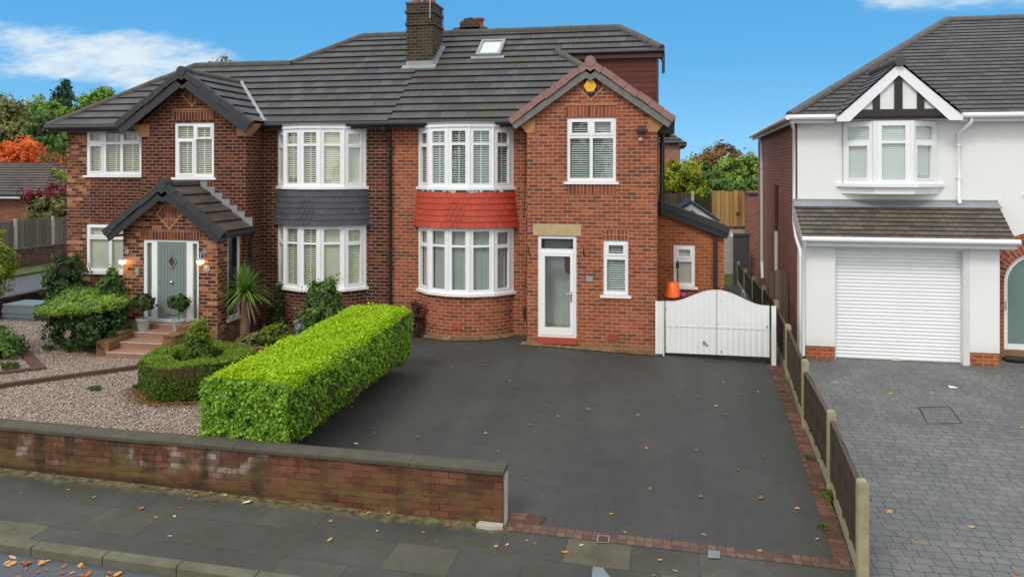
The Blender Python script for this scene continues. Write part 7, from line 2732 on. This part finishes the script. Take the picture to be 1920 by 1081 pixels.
edging('timber_edging', 'long brown timber edging running across the gravel', [(-14, 728), (90, 713), (200, 698), (300, 684)], 0.09, 0.07, M['sleeper'])
edging('timber_edging', 'short flat timber edging along the weedy bed on the left', [(22, 636), (76, 692)], 0.22, 0.03, M['sleeper'])
edging('timber_edging', 'timber edging across the front of the weedy bed on the left', [(-30, 703), (76, 690)], 0.16, 0.03, M['sleeper'])
edging('timber_edging', 'short timber edging at the far end of the gravel', [(60, 598), (100, 586)], 0.16, 0.05, M['sleeper'])
lw = thing('low_wall', 'low dark brick wall along the side street', 'wall', (-18.6, 22, 0))
b_ = MB()
b_.box(-18.7, -18.45, 9.65, 30, -0.3, 0.50)
b_.build('brickwork', M['brick_chim'], lw)
b_ = MB()
b_.box(-18.74, -18.41, 9.65, 30.05, 0.503, 0.57)
b_.build('coping', M['coping'], lw)
b_ = MB()
for i in range(7):
    j = rnd.uniform(-.03, .03)
    z = -0.02 + 0.062 * i
    b_.box(-18.3 + j, -17.25 + j, 18.7 + j, 19.5 + j, z, z + 0.052)
b_.build('slab_stack', M['bluegrey'], None, origin=V((-17.8, 19, -0.02)), label='stack of blue-grey slabs on the gravel by the low wall', cat='slabs')
vw = thing('street_wall', 'brick wall topped by a weathered board fence across the side street', 'wall', (-26.8, 30, 0))
b_ = MB()
b_.box(-27.0, -26.72, 14, 70, -0.2, 0.78)
b_.build('brickwork', M['brick_chim2'], vw)
b_ = MB()
b_.box(-27.03, -26.69, 14, 70, 0.783, 0.84)
b_.build('coping', M['coping'], vw)
ys = [19.9 + 2.04 * i for i in range(20)]
wf = board_fence('board_fence', 'weathered grey-brown board fence with pale posts across the side street', (-26.88, 17.9), (-26.88, 60), 0.86, 2.04, M['wood_grey'], M['concrete'],
                 [(y - 17.9) / 42.1 for y in ys])
nb = thing('neighbour_garage', 'low brick building with a tiled hipped roof across the side street', 'building', (-38, 38, 0))
b_ = MB()
b_.box(-48, -32.9, 36, 43, -0.3, 2.85)
b_.build('wall', M['brick_side2'], nb)
b_ = MB()
tiled(b_, [(-48.4, 35.6, 2.9), (-32.2, 35.6, 2.9), (-35.2, 39.5, 4.6), (-48.4, 39.5, 4.6)], 0.35)
tiled(b_, [(-32.2, 35.6, 2.9), (-32.2, 43.4, 2.9), (-35.2, 39.5, 4.6)], 0.35)
b_.build('roof', M['roof_porch'], nb)
b_ = MB()
b_.box(-48.4, -32.2, 35.52, 35.58, 2.66, 2.76)
b_.box(-48.4, -32.2, 35.58, 36, 2.74, 2.77)
b_.build('fascia', M['fascia'], nb)
b_ = MB()
b_.tube([(-48.4, 35.5, 2.86), (-32.2, 35.5, 2.86)], 0.07, 8)
b_.build('gutter', M['black'], nb)
tree('maple_tree', 'flaming orange maple beyond the low brick building', (at(42, 318, 46).x, 46, 0), 6.0,
     [((0, 0, 4.4), (2.0, 1.6, 1.3)), ((-1.9, 0, 4.1), (1.7, 1.4, 1.1)), ((1.7, 0, 3.9), (1.4, 1.2, 0.9)), ((0.2, 0, 5.5), (1.1, 1.0, 0.9)), ((-0.8, -.3, 5.1), (1.2, 1.0, 0.8)), ((2.6, 0, 4.3), (0.8, 0.8, 0.7))], 0.17, L['maple'], 95, 0.30, spread=0.8)
shrub('crimson_shrub', 'twiggy crimson and olive shrub behind the board fence', 'shrub', (-30.0, 34.0, 0),
      [((0, 0, 2.0), (1.1, 0.9, 1.0)), ((0.9, 0, 2.3), (0.8, 0.8, 0.9)), ((-0.9, 0, 2.0), (0.8, 0.8, 0.8))], 0.10, L['olive'], 200, 0.22, stems=9, cored=0.5)
p, n, ti = blob_points([(V((-29.6, 33.8, 3.1)), (0.8, 0.7, 0.45)), (V((-31.4, 33.8, 2.9)), (0.5, 0.5, 0.3))], 130, 0.16)
o_ = [o for o in bpy.data.objects if o.get('category') == 'shrub' and 'crimson' in o['label']][0]
leaf_mesh('red_foliage', p, n, 0.10, L['redleaf'], o_, ti)
tree('conifer_tree', 'tall dark green conifer beside the orange maple', (at(88, 318, 54).x, 54, 0), 9.5,
     [((0, 0, 3.5), (2.0, 1.8, 2.2)), ((0.2, 0, 5.5), (1.6, 1.4, 2.0)), ((0, 0, 7.2), (1.3, 1.2, 1.6)), ((1.6, 0, 6.5), (1.4, 1.2, 1.6)), ((2.2, 0, 4.0), (1.4, 1.3, 1.8))], 0.22, L['mid'], 60, 0.4, cored=0.6)
tree('deciduous_tree', 'turning olive and russet tree left of the dark conifer', (at(16, 318, 58).x, 58, 0), 10,
     [((0, 0, 7.2), (2.6, 2, 2.6)), ((2.6, 0, 6.0), (2.2, 1.8, 2.2)), ((-2.2, 0, 6.6), (2.2, 1.8, 2.4)), ((-0.3, 0, 9.4), (1.4, 1.2, 1.2)), ((4.4, 0, 6.2), (1.6, 1.4, 1.6)), ((2, 0, 3.5), (3, 2, 1.6))], 0.22, L['olive'], 46, 0.45)
tree('deciduous_tree', 'leafy green tree in front of the far church spire', (at(78, 318, 76).x, 76, 0), 12,
     [((0, 0, 9.6), (2.2, 2, 2.0)), ((2.2, 0, 9.0), (2.0, 1.8, 2.0)), ((0.5, 0, 11.2), (1.6, 1.4, 1.2)), ((-1.6, 0, 8.2), (2.0, 1.8, 2.0))], 0.28, L['juniper'], 34, 0.5, cored=0.55)
tree('spruce_tree', 'narrow blue-green spruce standing above the other trees', (at(119, 318, 78).x, 78, 0), 15,
     [((0, 0, 12.0), (1.1, 1.0, 1.7)), ((0, 0, 13.4), (0.6, 0.6, 1.4)), ((0, 0, 10.0), (1.6, 1.5, 2.0)), ((0, 0, 8.0), (2.0, 1.8, 2.0))], 0.25, L['bluegreen'], 60, 0.35, cored=0.6)
tree('cypress_tree', 'bright green feathery tree just left of the brown roof', (at(176, 318, 70).x, 70, 0), 13,
     [((0, 0, 9.8), (2.0, 1.8, 2.0)), ((1.2, 0, 10.8), (1.3, 1.2, 1.6)), ((-1.2, 0, 8.6), (1.6, 1.5, 2.0)), ((1.5, 0, 8.6), (2.2, 1.8, 2.0)), ((1.5, 0, 11.8), (0.7, 0.7, 0.9))], 0.26, L['juniper'], 48, 0.42, cored=0.6)
tree('garden_tree', 'reddish-pink leaved small tree close to the brown house corner', (at(108, 318, 43).x, 43, 0), 6.0,
     [((0, 0, 4.2), (1.0, 0.9, 1.2)), ((-0.9, 0, 3.6), (1.0, 0.9, 1.0)), ((0.3, 0, 3.2), (1.2, 1.0, 1.2))], 0.14, L['rust'], 70, 0.28)
shrub('lime_shrub', 'lime green bush low beside the brown house corner', 'shrub', (at(112, 318, 38.5).x, 38.5, 0),
      [((0, 0, 2.6), (0.9, 0.8, 1.5)), ((0.7, 0, 1.8), (0.8, 0.7, 1.6))], 0.10, L['limegold'], 170, 0.2, stems=4)
tree('deciduous_tree', 'dense mid green tree filling the gap below the spire', (at(60, 318, 66).x, 66, 0), 9.5,
     [((0, 0, 6.2), (3.0, 2.2, 2.8)), ((2.6, 0, 5.6), (2.6, 2.0, 2.8)), ((-2.6, 0, 6.2), (2.6, 2.0, 2.8)), ((1.2, 0, 8.3), (2.0, 1.6, 1.7)), ((-2.6, 0, 8.6), (1.8, 1.6, 1.5)), ((4.2, 0, 7.0), (1.8, 1.6, 2.0))], 0.25, L['mid'], 42, 0.5, cored=0.7)
tree('conifer_tree', 'distant conifer top peeping over the left roof', (at(407, 318, 62).x, 62, 0), 14.5,
     [((-0.4, 0, 13.1), (0.6, 0.6, 0.6)), ((0.7, 0, 13.2), (0.7, 0.7, 0.8)), ((0, 0, 11), (1.4, 1.2, 1.8))], 0.18, L['olive'], 60, 0.32, cored=0.5)
sp_ = thing('church_spire', 'distant pale green copper church spire above the trees', 'spire', (-150, 160, 0))
b_ = MB()
b_.lathe((-150, 160, 0), [(2.6, 13.0), (1.5, 16.5), (0.9, 18.6), (0.05, 22.2)], 8)
b_.build('spire', M['spire'], sp_)
b_ = MB()
b_.box(-152.4, -147.6, 157.6, 162.4, 0, 13.0)
b_.build('tower', M['concrete'], sp_)
sheet('far_park', [(-200, 62), (-20, 62), (-20, 220), (-200, 220)], 0.02, M['grass'], 40)


# ------------------------------------------------------------------ small things on the ground
def on_ground(px, py, dz=0.0):
    p = ground_at(px, py)
    return V((p.x, p.y, g(p.x, p.y) + dz))


def cover(name, label, P4, mat, frame, w=0.03, cat='cover'):
    t = thing(name, label, cat, sum(P4, V((0, 0, 0))) / 4)
    c = sum(P4, V((0, 0, 0))) / 4
    mb = MB()
    for i in range(4):
        a, b = P4[i], P4[(i + 1) % 4]
        ia, ib = a + (c - a).normalized() * w, b + (c - b).normalized() * w
        mb.face([a, b, ib, ia])
    mb.build('frame', frame, t)
    if mat:
        mb = MB()
        q = [p + (c - p).normalized() * w for p in P4]
        mb.face(q)
        mb.build('lid', mat, t)
    return t


cover('inspection_cover', 'block-paved inspection cover outlined in the grey paved drive', [on_ground(*p, 0.013) for p in ((1738, 795), (1806, 795), (1780, 762), (1722, 764))], None, M['rubber'], 0.03)
cover('stopcock_cover', 'small metal stopcock cover set in the brick edging, nearer the wall', [on_ground(*p, 0.014) for p in ((1119, 1018), (1141, 1019), (1143, 1006), (1121, 1004))], M['rust'], M['greyplastic'], 0.014)
cover('stopcock_cover', 'small blue-grey stopcock cover set in the brick edging, nearer the fence', [on_ground(*p, 0.014) for p in ((1327, 1047), (1350, 1048), (1350, 1034), (1328, 1032))], M['bluegrey'], M['bluegrey'], 0.02)
cover('pavement_patch', 'greenish metal cover in the pavement cut by the bottom edge', [on_ground(*p, 0.008) for p in ((1108, 1090), (1150, 1090), (1130, 1064), (1112, 1062))], M['bluegrey'], M['bluegrey'], 0.02)
b_ = MB()
c = on_ground(1786, 727, 0.01)
b_.prism([c + V((-0.07, -0.05, 0)), c + V((0.08, -0.06, 0.01)), c + V((0.07, 0.07, 0.0)), c + V((-0.06, 0.06, 0.02))], (0, 0, 0.006))
b_.build('paper_scrap', M['paper'], None, origin=c, label='scrap of white paper on the grey paved drive', cat='litter')
b_ = MB()
c = on_ground(463, 943, 0.01)
b_.prism([c + V((-0.05, -0.03, 0)), c + V((0.05, -0.02, 0.02)), c + V((0.04, 0.03, 0.02)), c + V((-0.04, 0.02, 0.0))], (0, 0, 0.006))
b_.build('paper_scrap', M['paper'], None, origin=c, label='crumpled white litter on the pavement below the front wall', cat='litter')
b_ = MB()
c = on_ground(1925, 680, 0)
b_.tube([c + V((-0.42 + 0.42 * 2 * i / 8, -0.16 * math.cos((i - 4) * 0.28) + 0.1, 0.075)) for i in range(9)], 0.075, 10)
b_.prism([c + V((-0.40, -0.05, 0.0)), c + V((0.40, -0.05, 0)), c + V((0.40, 0.25, 0)), c + V((-0.40, 0.25, 0))], (0, 0, 0.06))
b_.build('rubber_mat_roll', M['rubber'], None, origin=c, label='black rubber kerb ramp in front of the arched door', cat='ramp')


def tuft(loc, label, s=1.0):
    n = 60
    c = np.array(loc)
    P = c + rng.normal(0, 1, (n, 3)) * np.array([0.04, 0.04, 0.0]) * s + np.array([0, 0, 0.03 * s])
    N = rng.normal(0, 1, (n, 3))
    N[:, 2] *= 0.15
    return leaf_mesh('weed_tuft', P, N, 0.05 * s, L['weed'], None, None, 1.8, 0.3, V(loc), label=label, cat='weed', group='weed tufts along the edges')


L['weed'] = leafmat('weed_leaf', (0.04, 0.075, 0.015), (0.15, 0.22, 0.04), 0.3)
for px, py, lb, s in ((1558, 932, 'biggest weed tuft, at the foot of a fence post', 1.3), (1512, 858, 'weed tuft on the brick edging midway along the fence', 0.6), (1470, 735, 'small weed at the tarmac edge nearest the gate', 0.45),
                      (1545, 990, 'weed tuft between tarmac and edging nearest the street', 0.7), (255, 727, 'weed in the gravel below the timber edging', 0.9), (178, 730, 'lone weed in the middle of the gravel', 1.0),
                      (90, 655, 'bright weed patch on the gravel near the bed corner', 1.4), (20, 690, 'leafy weed inside the timber-edged bed', 1.8), (130, 657, 'weed beside the foot of the juniper', 1.5), (1197, 654, 'weed tuft at the foot of the right-hand gable wall', 0.7),
                      (945, 628, 'weed against the base of the red bay', 0.8)):
    tuft(tuple(on_ground(px, py)), lb, s)


def leaf_proto(k, mat):
    """one curled fallen leaf, three outlines"""
    mb = MB()
    out = {0: [(-0.5, 0), (-0.3, 0.16), (0, 0.22), (0.3, 0.15), (0.55, 0), (0.3, -0.17), (0, -0.22), (-0.3, -0.14)],
           1: [(-0.5, 0), (-0.2, 0.3), (0.02, 0.2), (0.2, 0.4), (0.3, 0.1), (0.6, 0), (0.3, -0.12), (0.2, -0.36), (0, -0.2), (-0.25, -0.28)],
           2: [(-0.4, 0), (-0.25, 0.28), (0.1, 0.34), (0.42, 0.12), (0.45, -0.1), (0.1, -0.33), (-0.25, -0.25)]}[k]
    z = lambda x, y: 0.10 * (x * x) * 2.2 + 0.35 * abs(y) * (0.6 + x) + 0.02
    pts = [V((x, y, z(x, y))) for x, y in out]
    c = V((0, 0, 0.02))
    for i in range(len(pts)):
        mb.face([c, pts[i], pts[(i + 1) % len(pts)]])
    me = mb.build('fallen_leaf', mat)
    data = me.data
    bpy.data.objects.remove(me)
    return data


LEAFM = [plain('brown_fallen_leaf', (0.30, 0.13, 0.04), 0.7, 0.4, 30), plain('ochre_fallen_leaf', (0.52, 0.27, 0.05), 0.7, 0.3, 30), plain('tan_fallen_leaf', (0.50, 0.36, 0.20), 0.7, 0.3, 30), plain('rust_fallen_leaf', (0.40, 0.10, 0.03), 0.7, 0.3, 30)]
PROT = [leaf_proto(i % 3, LEAFM[i % 4]) for i in range(12)]


def drop(px, py, s, label, group, k=None):
    p = on_ground(px, py, 0.004)
    o = bpy.data.objects.new('fallen_leaf', PROT[rnd.randrange(12) if k is None else k])
    sc.collection.objects.link(o)
    o.location = p
    o.rotation_euler = (rnd.uniform(-.15, .15), rnd.uniform(-.15, .15), rnd.uniform(0, 6.28))
    o.scale = (s, s, s)
    tag(o, label, 'leaf', group)


DRV = [(911, 678), (1018, 731), (1046, 780), (1020, 763), (910, 812), (994, 797), (1104, 767), (1212, 840), (1196, 778), (1310, 744), (1343, 761), (1356, 716), (1383, 737), (1421, 734), (1360, 777), (1264, 694),
       (1142, 700), (1219, 916), (1314, 931), (1433, 855), (1305, 844), (1427, 933), (1172, 998), (1320, 1002), (1425, 1032), (1068, 692), (848, 690), (668, 832), (783, 819), (703, 812), (1532, 1010), (1495, 953), (988, 898), (1146, 963), (956, 713), (1237, 1050),
       (1384, 880), (1262, 742), (934, 846), (1090, 712)]
for px, py in DRV:
    drop(px, py, rnd.uniform(0.055, 0.10), 'small curled autumn leaf fallen on the black tarmac drive', 'fallen leaves on the tarmac')
PAV = [(128, 918), (176, 932), (292, 970), (327, 968), (319, 1005), (265, 953), (339, 952), (367, 930), (402, 938), (462, 944), (620, 977), (618, 1012), (707, 995), (793, 998), (930, 1024), (951, 1021), (1003, 1019), (988, 1013), (355, 935), (1090, 1022), (1266, 1070), (1225, 1078), (1060, 1035), (690, 962), (840, 985), (40, 925)]
for px, py in PAV:
    drop(px, py, rnd.uniform(0.045, 0.095), 'brown autumn leaf fallen on the grey pavement slabs', 'fallen leaves on the pavement')
for i in range(75):
    x = rnd.gauss(-7.5, 1.6)
    y = 7.54 - abs(rnd.gauss(0, 0.16)) - 0.02
    o = bpy.data.objects.new('fallen_leaf', PROT[rnd.randrange(12)])
    sc.collection.objects.link(o)
    o.location = (x, y, pave(x) - 0.096)
    o.rotation_euler = (rnd.uniform(-.2, .2), rnd.uniform(-.2, .2), rnd.uniform(0, 6.28))
    s = rnd.uniform(0.055, 0.115)
    o.scale = (s, s, s)
    tag(o, 'autumn leaf lying in the road gutter against the kerb', 'leaf', 'fallen leaves in the gutter')
for px, py in ((1567, 717), (1670, 738), (1747, 737), (1810, 733), (1668, 960), (1720, 1010), (1772, 870), (1822, 988), (1905, 1075), (1541, 702), (1835, 702), (1915, 802)):
    drop(px, py, rnd.uniform(0.07, 0.12), 'rusty autumn leaf fallen on the grey block paving', 'fallen leaves on the block paving')
for i in range(26):
    x = rnd.uniform(-11, -2.2)
    o = bpy.data.objects.new('fallen_leaf', PROT[rnd.randrange(12)])
    sc.collection.objects.link(o)
    o.location = (x, 9.345 - abs(rnd.gauss(0, 0.03)), pave(x) + 0.006)
    o.rotation_euler = (rnd.uniform(-.2, .2), rnd.uniform(-.2, .2), rnd.uniform(0, 6.28))
    s = rnd.uniform(0.04, 0.075)
    o.scale = (s, s, s)
    tag(o, 'dry leaf caught along the foot of the front wall', 'leaf', 'dry leaves along the foot of the wall')
for px, py in ((188, 706), (226, 693), (305, 770), (282, 748), (130, 770)):
    drop(px, py, 0.09, 'dead leaf lying on the pink gravel', 'dead leaves on the gravel')


# ------------------------------------------------------------------ the far side of the street, which the window panes mirror
P_, N_, T_ = blob_points([(V((x, y, z)), r) for x, y, z, r in ((-6.5, -16, 5.2, (2.6, 2.2, 3.0)), (1.8, -19, 6.0, (3.2, 2.6, 3.6)), (8.5, -15, 4.6, (2.0, 1.8, 2.6)), (-15, -20, 6.5, (3.6, 3, 3.8)), (-11.0, -14, 2.2, (2.6, 1.2, 1.6)), (4.8, -13, 1.8, (3.0, 1.0, 1.3)))], 26, 0.5)
leaf_mesh('street_trees', P_, N_, 0.30, L['limegold'], None, T_, 1.5, 0.7, V((0, -16, 0)), label='mass of yellow-green trees across the street, mirrored in the window panes', cat='trees', kind='stuff')
